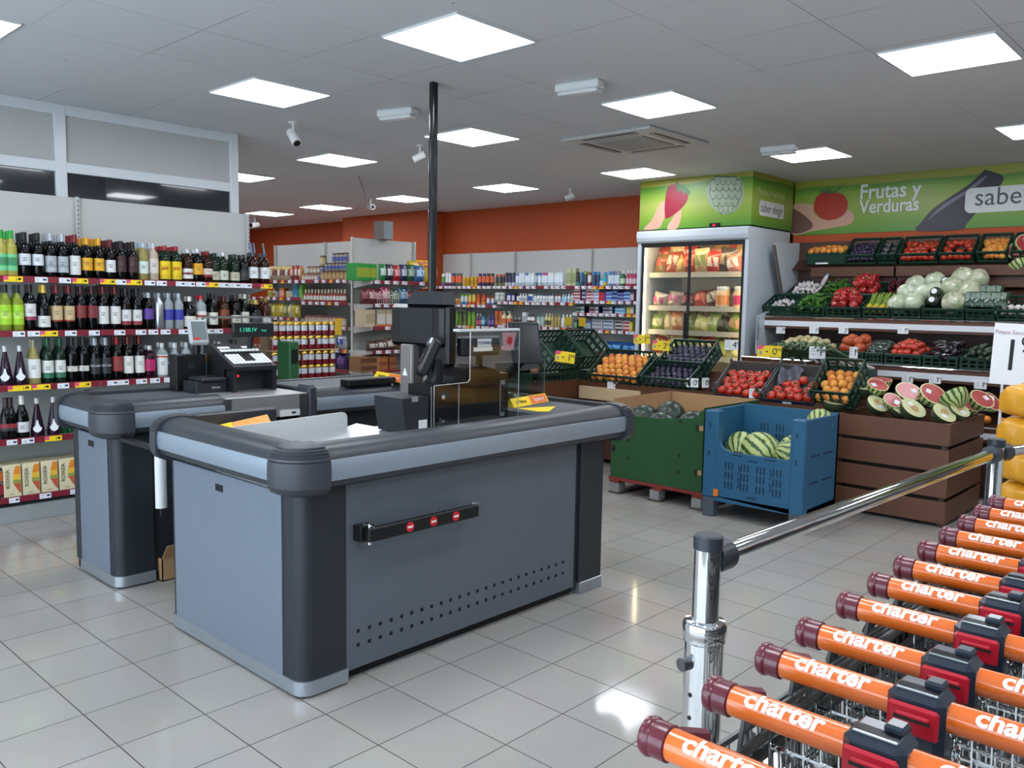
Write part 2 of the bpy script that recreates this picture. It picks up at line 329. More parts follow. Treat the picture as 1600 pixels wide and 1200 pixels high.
# ---------------------------------------------------------------- checkouts
CAPM = mat('bumper_cap_plastic', '#34373e', .42, var=.03, scale=50); BUMP = mat('bumper_plastic', '#2d3239', .4, var=.04, scale=40)
SILV = mat('satin_silver_strip', '#9aa7b5', .36, .55, .04, 5); PANEL = mat('grey_checkout_panel', '#757f8d', .42, .25, .03, 5); PANELD = mat('dark_checkout_panel', '#5d656e', .42, .25, .03, 5)
POST = mat('charcoal_post', '#252a30', .42, var=.03, spec=.4); BELT = mat('rubber_belt', '#474d54', .55, var=.05, scale=80)
def path_pts(poly, rc, closed, seg=6):
    """outline points with outward normals, corners rounded by rc; poly runs anticlockwise"""
    P = [Vector((x, y)) for x, y in poly]; n = len(P); out = []
    for i, p in enumerate(P):
        if not closed and i in (0, n-1):
            q = P[1]-P[0] if i == 0 else P[-1]-P[-2]; q.normalize(); out.append((p, Vector((q.y, -q.x)))); continue
        a = (p - P[i-1]).normalized(); b = (P[(i+1) % n] - p).normalized(); na = Vector((a.y, -a.x)); nb = Vector((b.y, -b.x))
        c = p - na*rc - nb*rc
        for k in range(seg+1):
            t = k/seg*PI/2; v = na*math.cos(t) + nb*math.sin(t); out.append((c + v*rc, v))
    return out
def sweep(mb, pts, prof, closed, mi=0, sm=True):
    m = len(prof); v = [(p.x + nn.x*o, p.y + nn.y*o, z) for p, nn in pts for o, z in prof]; f = []
    k = len(pts)
    for i in range(k if closed else k-1):
        j = (i+1) % k
        for q in range(m): f.append((i*m+q, j*m+q, j*m+(q+1) % m, i*m+(q+1) % m))
    mb.add(v, f, mi, sm)
    if not closed: mb.add(v[:m], [tuple(range(m))], mi); mb.add(v[-m:], [tuple(reversed(range(m)))], mi)
    return mb
BPROF = [(-.03, .872), (.055, .88), (.076, .892), (.085, .916), (.085, 1.0), (.079, 1.002), (.077, 1.008), (.062, 1.034), (.03, 1.052), (-.02, 1.059), (-.048, 1.055), (-.052, .98), (-.03, .965)]
SPROF = [(.08, .914), (.09, .916), (.095, .945), (.095, .975), (.09, .999), (.08, 1.001)]
CPROF = [(-.03, .848), (.055, .856), (.088, .872), (.1, .893), (.102, .895), (.105, .94), (.103, .998), (.098, 1.0), (.102, 1.003), (.1, 1.012), (.093, 1.014), (.095, 1.023), (.086, 1.025), (.088, 1.034), (.076, 1.036), (.077, 1.044), (.062, 1.046), (.062, 1.053), (.03, 1.062), (-.03, 1.066), (-.05, 1.06), (-.056, .98)]
def offset_cap(parent, c, a, b, arm=.075):
    """a ribbed corner cap at corner c, reaching along unit directions a and b"""
    c = Vector(c); a = Vector(a); b = Vector(b)
    pts = path_pts([c - a*arm, c, c + b*arm], .05, False, 8)
    mb = MB(); sweep(mb, pts, CPROF, False); mb.obj('corner_cap', CAPM, parent)
def bumper(parent, poly, closed=True, caps=None):
    pts = path_pts(poly, .05, closed, 6); sweep(MB(), pts, BPROF, closed)
    mb = MB(); sweep(mb, pts, BPROF, closed); mb.obj('bumper_rail', BUMP, parent)
    mb = MB(); sweep(mb, pts, SPROF, closed); mb.obj('silver_strip', SILV, parent)
    n = len(poly)
    for i in (caps if caps is not None else range(n)):
        p = Vector(poly[i]); a = (p - Vector(poly[i-1])).normalized(); b = (Vector(poly[(i+1) % n]) - p).normalized(); offset_cap(parent, p, a, b)
# ---- the near checkout
d1 = thing('checkout_counter', 'grey checkout counter with folded red-marked barrier arm, nearest the camera', 'checkout counter', (.66, -1.51, 0)); O1 = Vector((.66, -1.51, 0))
class Sub:
    """parts laid out in world numbers under a thing that stands elsewhere"""
    def __init__(s, t): s.t = t; s.inv = Matrix.Translation(-t.location)
    def obj(s, mb, name, mats, label=None):
        mb.v = [tuple(s.inv @ Vector(p)) for p in mb.v]; return mb.obj(name, mats, s.t, label=label)
s1 = Sub(d1)
def bumper_w(sub, poly, closed=True, caps=None):
    before = set(sub.t.children); bumper(sub.t, [(x - sub.t.location.x, y - sub.t.location.y) for x, y in poly], closed, caps)
xa, xb, ya, yb = .66, 2.83, -1.51, -.37
bumper_w(s1, [(.78, yb), (xa, yb), (xa, ya), (xb, ya), (xb, yb), (2.7, yb)], False, [1, 2, 3, 4])
mb = MB().box((.76, -.4, .87), (1.24, -.345, 1.056), c=.008); s1.obj(mb, 'rear_rail', BUMP)
mb = MB().box((2.22, -.4, .87), (2.74, -.345, 1.056), c=.008); s1.obj(mb, 'rear_rail', BUMP)
mb = MB(); mb.prism([(1.5, -1.48), (2.8, -1.48), (2.8, -.4), (2.2, -.4), (2.2, -.9), (1.5, -.8)], Matrix.Translation((0, 0, .87)), .075)
s1.obj(mb, 'deck', DKGREY)
mb = MB().box((2.3, -1.47, .945), (2.78, -.41, 1.036), c=.012); s1.obj(mb, 'conveyor_belt', BELT)
mb = MB().box((2.785, -1.46, .945), (2.8, -.41, 1.04)); s1.obj(mb, 'belt_roller_edge', ALU)
mb = MB().box((1.5, -1.47, .945), (2.29, -.9, .985), c=.003); s1.obj(mb, 'scanner_plate', STEEL)
slope = lambda x: .985 - .2*(1.5 - x)
mb = MB().prism([(.7, slope(.7)), (1.5, slope(1.5)), (1.5, slope(1.5)-.012), (.7, slope(.7)-.012)], fr((0, -.75, 0), (1, 0, 0), (0, 0, 1)), .72); s1.obj(mb, 'bagging_tray', mat('tray_steel', '#d3d6d8', .3, .75, .04))
mb = MB().prism([(.7, slope(.7)), (1.3, slope(1.3)), (1.3, slope(1.3)-.012), (.7, slope(.7)-.012)], fr((0, -.41, 0), (1, 0, 0), (0, 0, 1)), .34); s1.obj(mb, 'rear_tray', mat('tray_wood', '#8d7763', .35, .3))
# white divider between the two bagging lanes
pl = [(.7, slope(.7)), (1.44, slope(1.44))] + [(1.41 + .03*math.cos(t), 1.022 + .03*math.sin(t)) for t in (0, .5, 1, 1.57)] + [(.8 + .05*math.cos(t), .985 + .05*math.sin(t)) for t in (1.57, 2, 2.5, 3.1)]
mb = MB().prism(pl, fr((0, -.745, 0), (1, 0, 0), (0, 0, 1)), .008); s1.obj(mb, 'lane_divider', WHITE)
# cabinet
mb = MB(); cor = path_pts([(.66, -1.36), (.66, -1.51), (.878, -1.51)], .06, False, 8)
sweep(mb, cor, [(-.02, .07), (0, .07), (0, .885), (-.02, .885)], False); s1.obj(mb, 'corner_post', POST)
mb = MB().box((.652, -1.375, .055), (.672, -.425, .85), c=.003); s1.obj(mb, 'end_panel', PANEL)
mb = MB().box((.6505, -.905, .768), (.6535, -.838, .8)); s1.obj(mb, 'finger_slot', BLACK)
for q in (((.66, -.425, .06), (.69, -.395, .885)), ((.69, -.41, .06), (1.25, -.395, .885)), ((2.2, -.41, .06), (2.68, -.395, .885))): s1.obj(MB().box(*q), 'rear_panel', POST)
mb = MB(); sk = path_pts([(.655, -.39), (.655, -1.515), (.885, -1.515)], .062, False, 8)
sweep(mb, sk, [(-.02, .012), (.004, .012), (.004, .072), (-.02, .072)], False); s1.obj(mb, 'kick_plate', ALU)
holes = MB()
mb = MB().box((.884, -1.506, .052), (2.432, -1.49, .885), c=.003); s1.obj(mb, 'front_panel', PANELD)
for row in (0, 1):
    for i in range(24): x = .945 + i*.0604; z = .155 + row*.062; holes.box((x-.008, -1.5075, z-.008), (x+.008, -1.5055, z+.008))
s1.obj(holes, 'vent_holes', BLACK)
mb = MB().box((2.475, -1.512, .06), (2.68, -1.44, .885), c=.006).box((2.432, -1.49, .03), (2.475, -1.47, .885)); s1.obj(mb, 'right_post', POST)
mb = MB().box((2.66, -1.44, .06), (2.68, -.41, .885)); s1.obj(mb, 'right_panel', POST)
mb = MB().box((2.478, -1.517, 0), (2.684, -1.43, .068), c=.004); s1.obj(mb, 'right_kick_plate', ALU)
mb = MB().box((.9, -1.46, 0), (2.45, -1.0, .05)).box((.68, -1.49, 0), (.87, -.42, .03)); s1.obj(mb, 'plinth', BLACK)
mb = MB().box((1.24, -1.4, .06), (1.26, -.8, .885)).box((1.24, -.82, .06), (2.2, -.8, .78)).box((1.26, -.84, .76), (2.2, -.42, .78)); s1.obj(mb, 'cashier_recess', POST)
# folded barrier arm
mb = MB().box((.918, -1.56, .622), (.99, -1.506, .69), c=.002); arm_b = s1.obj(mb, 'barrier_bracket', BLACK)
A = Matrix.Translation((.955, -1.575, .654)) @ Matrix.Rotation(-.004, 4, 'Y') @ Matrix.Rotation(-.02, 4, 'Z')
mb = MB().box((-.02, -.02, -.03), (.62, .012, .03), c=.006, M=A); arm = s1.obj(mb, 'barrier_arm', BLACK)
mb = MB().cyl((.955, -1.575, .61), (.955, -1.575, .7), .008, 8, 0).cyl((.955, -1.6, .69), (.955, -1.53, .69), .004, 6); s1.obj(mb, 'hinge_pin', CHROME)
mb = MB().cyl((1.575, -1.57, .629), (1.575, -1.57, .693), .022, 12); s1.obj(mb, 'arm_end_cap', ALU)
for u in (.2, .335, .47):
    M = A @ fr((u, -.0205, 0), (1, 0, 0), (0, 0, 1))
    mb = MB(); mb.prism([(.022*math.cos(t*PI/10), .022*math.sin(t*PI/10)) for t in range(20)], M, .0012, 0).box((-.014, -.0045, .001), (.014, .0045, .0022), 1, M=M)
    o = s1.obj(mb, 'no_entry_disc', [REDP, WHITE], 'red no entry disc with white bar'); o.parent = arm; o.matrix_parent_inverse = Matrix()
# ---- things on the near checkout
def card_stack():
    t = thing('leaflet_stack', 'orange and yellow leaflets in the tray behind the white divider', 'leaflets', (.96, -.55, .985), (.12, -.2, -.45))
    MB().box((-.13, -.1, 0), (.13, .1, .02)).obj('leaflet', mat('orange_leaflet', '#e89a4a', .55), t)
    MB().box((-.13, -.1, .0201), (-.05, .1, .022)).obj('yellow_band', YEL, t); MB().box((-.131, -.101, .004), (.131, -.0985, .014)).obj('red_edge', REDP, t)
card_stack()
tag(MB().box((1.3, -.78, .786), (1.62, -.56, .79)).obj('paper_sheet', PAPER), 'white paper sheet lying in the cashier recess', 'paper')
# scanner cover with the clear screen in front
t = thing('scanner_housing', 'black steel scanner housing bolted to the near checkout', 'scanner', (1.6, -1.2, .985)); sb = Sub(t)
mb = MB(); mb.prism([(1.62, .985), (2.2, .985), (2.2, 1.25), (2.14, 1.25), (2.1, 1.275), (1.98, 1.3), (1.87, 1.29), (1.8, 1.25), (1.77, 1.215), (1.62, 1.213)], fr((0, -1.03, 0), (1, 0, 0), (0, 0, 1)), .165); sb.obj(mb, 'cover', mat('gloss_black_panel', '#161516', .3, spec=.3))
mb = MB().box((1.625, -1.201, .99), (1.632, -1.198, 1.21)).box((1.815, -1.2, .99), (1.825, -1.1965, 1.21)); sb.obj(mb, 'edge_trim', ALU)
for x, z in ((1.705, 1.15), (1.705, 1.03)):
    mb = MB().cyl((x, -1.195, z), (x, -1.206, z), .012, 12); sb.obj(mb, 'bolt', CHROME)
mb = MB().box((2.13, -1.201, 1.02), (2.136, -1.197, 1.21)).box((2.13, -1.204, 1.19), (2.165, -1.197, 1.212)).box((2.13, -1.204, 1.015), (2.165, -1.197, 1.037)); sb.obj(mb, 'bracket', ALU)
# acrylic screen
t = thing('acrylic_screen', 'tall clear acrylic hygiene screen in front of the scanner housing', 'acrylic screen', (1.9, -1.22, .985)); sb = Sub(t)
o2 = [(1.63, .99), (2.26, .99), (2.26, 1.478), (2.245, 1.493), (1.895, 1.49), (1.88, 1.475), (1.88, 1.235), (1.865, 1.218), (1.63, 1.214)]
M = fr((0, -1.216, 0), (1, 0, 0), (0, 0, 1))
mb = MB(); mb.prism(o2, M, .005); sb.obj(mb, 'sheet', CLEAR)
EDGE = mat('lit_acrylic_edge', '#c7cccb', .15, coat=.4); mb = MB(); mb.tube([(x, -1.2185, z) for x, z in o2], .0022, 4, closed=True); sb.obj(mb, 'polished_edge', EDGE)
mb = MB().box((1.8, -1.222, 1.482), (2.262, -1.17, 1.496), c=.003); sb.obj(mb, 'top_flange', EDGE)
t = thing('acrylic_screen', 'low clear acrylic screen behind the touch monitor on the near checkout', 'acrylic screen', (2.45, -.9, .99)); sb = Sub(t)
mb = MB().box((2.4, -.905, .992), (2.85, -.9, 1.28)); sb.obj(mb, 'sheet', glassy('smoked_acrylic', (.62, .64, .63, 1), .05))
mb = MB(); mb.tube([(2.4, -.9025, 1.28), (2.85, -.9025, 1.28), (2.85, -.9025, .993)], .002, 4); sb.obj(mb, 'polished_edge', EDGE)
# receipt printer box left of the housing
t = thing('receipt_printer', 'angular dark grey box with white sticker left of the scanner housing', 'printer', (1.53, -1.18, .985)); sb = Sub(t)
mb = MB(); mb.prism([(1.465, .985), (1.61, .985), (1.61, 1.16), (1.44, 1.16), (1.44, 1.13)], fr((0, -.98, 0), (1, 0, 0), (0, 0, 1)), .22); sb.obj(mb, 'case', DKGREY)
mb = MB().box((1.545, -1.2015, 1.0), (1.6, -1.2, 1.045)); sb.obj(mb, 'sticker', PAPER)
mb = MB().box((1.5, -1.2015, 1.14), (1.54, -1.19, 1.166)); sb.obj(mb, 'latch', ALU)
# terminal post with monitor, printer hood and payment pad
t = thing('cash_register_tower', 'black register screen and printer on a square silver post', 'cash register', (1.75, -.95, .945)); sb = Sub(t)
mb = MB().box((1.8, -.84, .945), (1.89, -.745, 1.4), c=.006).box((1.81, -.848, .945), (1.88, -.838, 1.4)); sb.obj(mb, 'post', mat('anodised_post', '#8b8583', .38, .6))
mb = MB(); mb.prism([(-.02, -.022), (.022, -.022), (.0, .022)], fr((1.799, -.79, 1.25), (0, -1, 0), (0, 0, 1)), .001); sb.obj(mb, 'warning_sticker', PAPER)
mb = MB().box((1.82, -1.06, 1.39), (1.92, -.63, 1.62), c=.02).box((1.85, -1.075, 1.29), (1.925, -.7, 1.62), c=.015); sb.obj(mb, 'monitor_case', mat('gloss_black', '#0b0c0e', .25))
mb = MB().box((1.8185, -.99, 1.43), (1.8205, -.72, 1.6)); sb.obj(mb, 'screen', mat('dark_screen', '#171c20', .2))
v = [(1.82, -1.07, 1.62), (1.92, -1.07, 1.62), (1.92, -.76, 1.62), (1.82, -.76, 1.62), (1.835, -1.04, 1.69), (1.915, -1.04, 1.69), (1.915, -.82, 1.69), (1.835, -.82, 1.69)]
mb = MB().add(v, [(3, 2, 1, 0), (4, 5, 6, 7), (0, 1, 5, 4), (1, 2, 6, 5), (2, 3, 7, 6), (3, 0, 4, 7)]); sb.obj(mb, 'printer_hood', DKGREY)
t = thing('payment_terminal', 'black handheld payment terminal tilted on a short stalk by the silver post', 'payment terminal', (1.7, -1.12, 1.213)); sb = Sub(t)
mb = MB().cyl((1.73, -1.12, 1.213), (1.73, -1.12, 1.34), .036, 12).cyl((1.73, -1.12, 1.213), (1.73, -1.12, 1.222), .06, 16); sb.obj(mb, 'stalk', BLACK)
M = Matrix.Translation((1.66, -1.14, 1.35)) @ Matrix.Rotation(.55, 4, 'Y') @ Matrix.Rotation(-.5, 4, 'Z')
mb = MB().box((-.03, -.045, -.1), (.03, .045, .1), c=.015, M=M); sb.obj(mb, 'body', mat('gloss_black', '#0e0f11', .2))
mb = MB().box((-.034, -.035, .06), (-.02, .035, .1), c=.006, M=M); sb.obj(mb, 'silver_top', ALU)
mb = MB().box((-.0325, -.034, -.05), (-.029, .034, .04), M=M); sb.obj(mb, 'display', mat('dark_screen', '#20262a', .08))
mb = MB(); mb.tube([(1.66, -1.17, 1.26), (1.6, -1.18, 1.235), (1.66, -1.17, 1.22), (1.73, -1.12, 1.226)], .005, 6); sb.obj(mb, 'cable', BLACK)
# customer display
t = thing('customer_display', 'black customer display with white maker sticker on a pole behind the screen', 'display', (2.19, -1.0, .985)); sb = Sub(t)
mb = MB().box((2.03, -1.0, 1.335), (2.34, -.95, 1.445), c=.01); sb.obj(mb, 'case', DKGREY)
mb = MB().box((2.15, -1.002, 1.385), (2.26, -1.0, 1.43)).box((2.12, -1.002, 1.36), (2.27, -1.0, 1.383)); sb.obj(mb, 'sticker', PAPER)
text('TOSHIBA', fr((2.205 - 2.19, -1.0035 + 1.0, 1.407 - .985), (1, 0, 0), (0, 0, 1)), mat('blue_print', '#1f3f7a', .6), t, size=.026)
mb = MB().cyl((2.19, -.975, .985), (2.19, -.975, 1.336), .02, 10); sb.obj(mb, 'pole', BLACK)
# touch monitor
t = thing('touch_monitor', 'slim dark touch monitor tilted back beyond the customer display', 'monitor', (2.4, -.75, .99)); sb = Sub(t)
c = (at(812, 511, 1, -.885) + at(850, 512, 1, -.885) + at(834, 563, 1, -.92) + at(798, 555, 1, -.92))/4
M = fr(c, at(850, 512, 1, -.885) - at(812, 511, 1, -.885) + Vector((0, -.02, 0)), Vector((.12, .06, .3)))
mb = MB().box((-.12, -.13, -.03), (.12, .13, 0), c=.006, M=M); sb.obj(mb, 'case', DKGREY)
mb = MB().box((-.1, -.105, 0), (.1, .11, .0015), M=M); sb.obj(mb, 'screen', mat('dark_screen', '#20262a', .08))
mb = MB().cyl((2.45, -.7, .99), M @ Vector((0, -.08, -.03)), .03, 10); sb.obj(mb, 'stand', BLACK)
def divider_bar(name, lab, p, q, s, wds, orient):
    t = thing(name, lab, 'lane divider bar', p); L = (Vector(q)-Vector(p)).length
    ang = math.atan2(q[1]-p[1], q[0]-p[0]); t.rotation_euler = (0, 0, ang)
    MB().prism([(0, -.03), (0, .03), (0, .03)][:0] + [(-.03, 0), (.03, 0), (0, .05)], fr((0, 0, 0), (0, 1, 0), (0, 0, 1)), L).obj('bar', YEL, t)
    M = fr((L/2, -.0305, 0), (1, 0, 0), (0, .53, .85)); 
    MB().box((.0, .004, .0005), (L/2-.012, .054, .0015), M=M).obj('orange_half', mat('orange_print', '#e2702c', .5), t)
    text(s[0], M @ Matrix.Translation((-L/4, .029, .001)), INK, t, size=.03); text(s[1], M @ Matrix.Translation((L/4, .029, .002)), WHITE, t, size=.034)
divider_bar('lane_divider_bar', 'yellow and orange next customer bar on the near checkout belt', (2.32, -1.1, 1.038), (2.72, -1.02, 1.038), ('la Oferta', 'Siguiente'), 1, 0)
mb = MB(); mb.prism([(2.31, -1.32), (2.36, -1.36), (2.56, -1.24), (2.32, -1.16)], Matrix.Translation((0, 0, 1.0375)), .002); tag(mb.obj('yellow_leaflet', YEL), 'bright yellow pointed leaflet flat on the near checkout belt', 'leaflet')
mb = MB()
mb.grid(lambda u, v: (2.32 + .42*u, -.78 + .12*v - .08*u, 1.038 + .028*math.sin(PI*v)*(1 + .5*math.sin(17*u))), 22, 6); tag(mb.obj('film_roll', mat('crumpled_film', '#3b4048', .2, .3)), 'crumpled dark film bag along the back of the near belt', 'bag')
def polar_(c, r, n=9): return [(c[0] + r*(1 + .3*(i % 2))*math.cos(2*PI*i/n), c[1] + r*(1 + .3*(i % 2))*math.sin(2*PI*i/n)) for i in range(n)]
# ---- black cable column
t = thing('cable_column', 'tall glossy black cable column reaching up to the ceiling', 'column', (2.66, -.04, 0))
MB().cyl((0, 0, 0), (0, 0, H), .028, 16).obj('tube', mat('gloss_black_tube', '#0c0d0e', .16, coat=.5), t); MB().lathe([(.07, 0), (.07, .012), (.03, .02)], 20).obj('base_flange', BLACK, t)
mb = MB(); 
for k in range(3): mb.cyl((-.03 + .02*k, -.026, .9), (-.03 + .02*k, -.026, H), .006, 6)
mb.obj('cable_bundle', BLACK, t)
# ---- the far checkout
d2 = thing('checkout_counter', 'grey checkout counter with stainless top, next to the bottle shelves', 'checkout counter', (.68, .34, 0)); s2 = Sub(d2)
xa, xb, ya, yb = .68, 3.5, .34, .95
bumper_w(s2, [(3.5, yb), (xa, yb), (xa, ya), (1.3, ya)], False, [1, 2])
bumper_w(s2, [(1.93, ya), (3.5, ya), (3.5, yb)], False, [1])
mb = MB().box((1.86, ya-.1, .83), (1.935, ya+.05, 1.085), c=.02); s2.obj(mb, 'belt_end_cap', CAPM)
mb = MB().box((.71, .37, .87), (3.47, .92, .945)); s2.obj(mb, 'deck', DKGREY)
mb = MB().box((.73, .4, .945), (1.3, .9, 1.038), c=.008); s2.obj(mb, 'bagging_belt', BELT)
mb = MB().box((1.3, .25, .9), (1.86, .9, 1.04), c=.004); s2.obj(mb, 'steel_counter', STEEL)
for q in (((1.29, .245, .895), (1.33, .26, 1.035)), ((1.8, .245, .82), (1.86, .26, 1.035))): s2.obj(MB().box(*q), 'steel_edge', mat('dark_steel', '#8d8f90', .35, 1))
mb = MB().box((1.66, .242, .9), (1.8, .258, .94)).box((1.74, .2415, .915), (1.77, .243, .927), 1); s2.obj(mb, 'drawer_front', [WHITE, BLACK])
mb = MB().box((1.95, .4, .945), (3.45, .9, 1.05), c=.01); s2.obj(mb, 'conveyor_belt', BELT)
mb = MB().box((2.19, .26, 1.055), (2.6, .36, 1.1), c=.006); s2.obj(mb, 'rail_tray', BLACK)
mb = MB(); cor = path_pts([(.68, .44), (.68, .34), (.89, .34)], .055, False, 8); sweep(mb, cor, [(-.02, .07), (0, .07), (0, .885), (-.02, .885)], False); s2.obj(mb, 'corner_post', POST)
mb = MB().box((.672, .43, .05), (.69, .83, .85), c=.003); s2.obj(mb, 'end_panel', PANEL)
mb = MB().box((.6705, .6, .775), (.6735, .68, .81)); s2.obj(mb, 'finger_slot', BLACK)
for q in (((.68, .832, .06), (.7, .93, .885)), ((.69, .93, .06), (3.4, .95, .885)), ((.89, .36, .06), (1.9, .38, .885)), ((1.9, .34, .06), (3.4, .36, .885))): s2.obj(MB().box(*q), 'rear_panel', POST)
mb = MB(); sk = path_pts([(.675, .85), (.675, .335), (.892, .335)], .058, False, 8); sweep(mb, sk, [(-.02, .01), (.004, .01), (.004, .07), (-.02, .07)], False); s2.obj(mb, 'kick_plate', ALU)
mb = MB().box((.69, .36, 0), (3.3, .93, .05)); s2.obj(mb, 'plinth', BLACK)
divider_bar('lane_divider_bar', 'yellow and orange next customer bar on the far checkout belt', (2.71, .62, 1.062), (2.63, .2, 1.062), ('Siguiente', 'cliente'), 1, 0)
# register on the far checkout
t = thing('cash_register', 'black register with white keyboard and green digit display on the far checkout', 'cash register', (1.66, .62, 1.04)); sb = Sub(t)
RB = mat('register_black', '#1b1d20', .36)
mb = MB(); mb.prism([(.5, 1.04), (.53, 1.04), (.53, 1.13), (.5, 1.17), (.5, 1.19), (.86, 1.33), (.92, 1.3), (.92, 1.04)][:0] + [(.52, 1.175), (.52, 1.2), (.8, 1.32), (.9, 1.33), (.9, 1.04), (.62, 1.04), (.62, 1.175)], fr((1.5, 0, 0), (0, 1, 0), (0, 0, 1)), .31); sb.obj(mb, 'body', RB)
mb = MB().box((1.5, .53, 1.04), (1.53, .64, 1.18)).box((1.78, .53, 1.04), (1.81, .64, 1.18)); sb.obj(mb, 'side_cheek', RB)
M = fr((1.655, .66, 1.262), (1, 0, 0), (0, .92, .39)); KW = mat('white_keys', '#e3e6e6', .4); mb = MB(); bk = MB()
for i in range(11):
    for j in range(6):
        q = bk if (4 <= i <= 6 and 1 <= j <= 3) or j == 4 else mb
        q.box((-.137 + i*.0252, -.12 + j*.0345, 0), (-.115 + i*.0252, -.09 + j*.0345, .008), c=.002, M=M)
sb.obj(mb, 'white_keys', KW); sb.obj(bk, 'black_keys', BLACK)
mb = MB().box((-.13, .105, 0), (-.05, .13, .004), M=M).box((.04, .105, 0), (.11, .13, .004), M=M); sb.obj(mb, 'paper_strip', PAPER)
mb = MB().box((1.6, .7, 1.38), (1.9, .73, 1.475), c=.006).cyl((1.75, .76, 1.3), (1.75, .74, 1.4), .02, 10); sb.obj(mb, 'display_case', RB)
text('1.150.1V', fr((1.705 - 1.66, .699 - .62, 1.427 - 1.04), (1, 0, 0), (0, 0, 1)), mat('green_digits', '#0c3a2c', .4, emit='#3fe0b0', es=1.2), t, size=.036)
text('Total', fr((1.82 - 1.66, .699 - .62, 1.422 - 1.04), (1, 0, 0), (0, 0, 1)), mat('green_digits', '#0c3a2c'), t, size=.018)
mb = MB().box((1.56, .617, 1.128), (1.588, .62, 1.14)); sb.obj(mb, 'red_indicator', mat('red_led', '#ff2030', .4, emit='#ff2030', es=4))
t = thing('receipt_printer', 'dark grey receipt printer left of the register on the far checkout', 'printer', (1.4, .62, .97)); sb = Sub(t)
mb = MB().box((1.29, .6, .97), (1.5, .78, 1.11), c=.006).box((1.32, .58, 1.11), (1.49, .77, 1.135), c=.008); sb.obj(mb, 'case', DKGREY)
mb = MB().box((1.42, .62, 1.134), (1.46, .76, 1.14)); sb.obj(mb, 'paper_slot', BLACK)
text('EPSON', fr((0.02, -.0215, .1), (1, 0, 0), (0, 0, 1)), WHITE, t, size=.018)
t = thing('equipment_box', 'plain black upright box behind the receipt printer on the far checkout', 'box', (1.36, .84, .97)); sb = Sub(t)
mb = MB().box((1.26, .8, .97), (1.46, .9, 1.27), c=.004); sb.obj(mb, 'case', BLACK)
mb = MB().box((1.34, .798, 1.18), (1.38, .8, 1.21)); sb.obj(mb, 'socket', DKGREY)
t = thing('pin_pad', 'small grey pin pad tilted on top of the black upright box', 'pin pad', (1.42, .85, 1.27)); sb = Sub(t)
M = fr((1.425, .82, 1.415), (1, -.15, 0), (0, .35, 1)) @ Matrix.Scale(1.35, 4)
mb = MB().box((-.045, -.062, -.03), (.045, .062, 0), c=.01, M=M); sb.obj(mb, 'case', mat('light_grey_plastic', '#a9adb0', .4))
mb = MB().box((-.033, -.04, 0), (.033, .05, .002), M=M).box((-.03, -.042, .0005), (.0, -.03, .003), 1, M=M); sb.obj(mb, 'keypad', [mat('grey_keypad', '#5d6a6c', .4), REDP])
mb = MB().cyl((1.42, .85, 1.27), (1.42, .845, 1.38), .025, 10); sb.obj(mb, 'stand', BLACK)
# clear screen of the far checkout
t = thing('acrylic_screen', 'clear acrylic screen on thin rails behind the far register', 'acrylic screen', (1.55, .92, .97)); sb = Sub(t)
mb = MB().box((1.5, .905, .97), (2.02, .91, 1.5)); sb.obj(mb, 'sheet', CLEAR)
mb = MB().box((1.49, .9, 1.5), (2.03, .915, 1.512)).box((1.49, .9, .97), (1.5, .915, 1.5)); sb.obj(mb, 'rail', mat('grey_rail', '#8f9496', .3, .6))
t = thing('notice_card', 'cream card with orange and blue squares beside the far register', 'card', (1.5, .88, .97)); sb = Sub(t)
mb = MB().box((1.468, .87, .97), (1.54, .876, 1.27)).box((1.472, .8685, 1.22), (1.5, .87, 1.25), 1).box((1.472, .8685, 1.17), (1.5, .87, 1.215), 2); sb.obj(mb, 'card', [mat('cream_card', '#c9bf9d', .6), mat('orange_square', '#d9962b', .6), mat('blue_square', '#5aa7d6', .6)])
# bag roll, cardboard box between the checkouts
t = thing('bag_roll', 'white upright roll of plastic bags hanging behind the near checkout', 'bag roll', (.8, -.2, .55)); 
# measured: the roll hangs off the far checkout's inner side
rp = at(251, 745, 1, -.18); t.location = rp
MB().cyl((0, 0, -.16), (0, 0, .12), .028, 14).obj('roll', mat('bag_film', '#d5d8d8', .35), t); MB().cyl((0, 0, -.2), (0, 0, .14), .008, 8).obj('spindle', BLACK, t)
MB().grid(lambda u, v: (.028 + .05*u, .005*math.sin(5*v), .12 - .14*v*(1-.3*u)), 3, 5).obj('loose_film', WRAP, t)
MB().box((-.02, -.0, .13), (.02, .45, .15)).obj('holder', BLACK, t)
t = thing('cardboard_box', 'small open cardboard box on the floor between the checkouts', 'cardboard box', (.0, 0, 0)); p = at(258, 905, 2, 0); t.location = (p.x + .1, p.y + .1, 0)
mb = MB().box((-.13, -.13, 0), (.13, .13, .006)).box((-.13, -.13, 0), (.13, -.124, .13)).box((-.13, .124, 0), (.13, .13, .13)).box((-.13, -.13, 0), (-.124, .13, .13)).box((.124, -.13, 0), (.13, .13, .13)); mb.obj('carton', CARD, t)
for s in (-1, 1): MB().box((-.13, 0, -.002), (.13, .12, .002), M=Matrix.Translation((0, s*.128, .13)) @ Matrix.Rotation(s*.9 + (PI if s < 0 else 0)*0, 4, 'X') @ Matrix.Scale(s, 4, (0, 1, 0))).obj('flap', CARD, t)
mb = MB().box((.92, -.02, .25), (.95, .2, .7), c=.01); 
t = thing('foot_cabinet', 'black metal cabinet with punched holes between the checkouts', 'cabinet', (1.15, -.02, 0)); sb = Sub(t)
mb = MB().box((1.0, .02, 0), (1.4, .28, .68), c=.004); sb.obj(mb, 'case', BLACK)
mb = MB()
for i in range(4):
    for j in range(2): mb.box((1.03 + .05*i, .0185, .2 + .06*j), (1.045 + .05*i, .02, .215 + .06*j))
sb.obj(mb, 'punched_holes', OFFW)

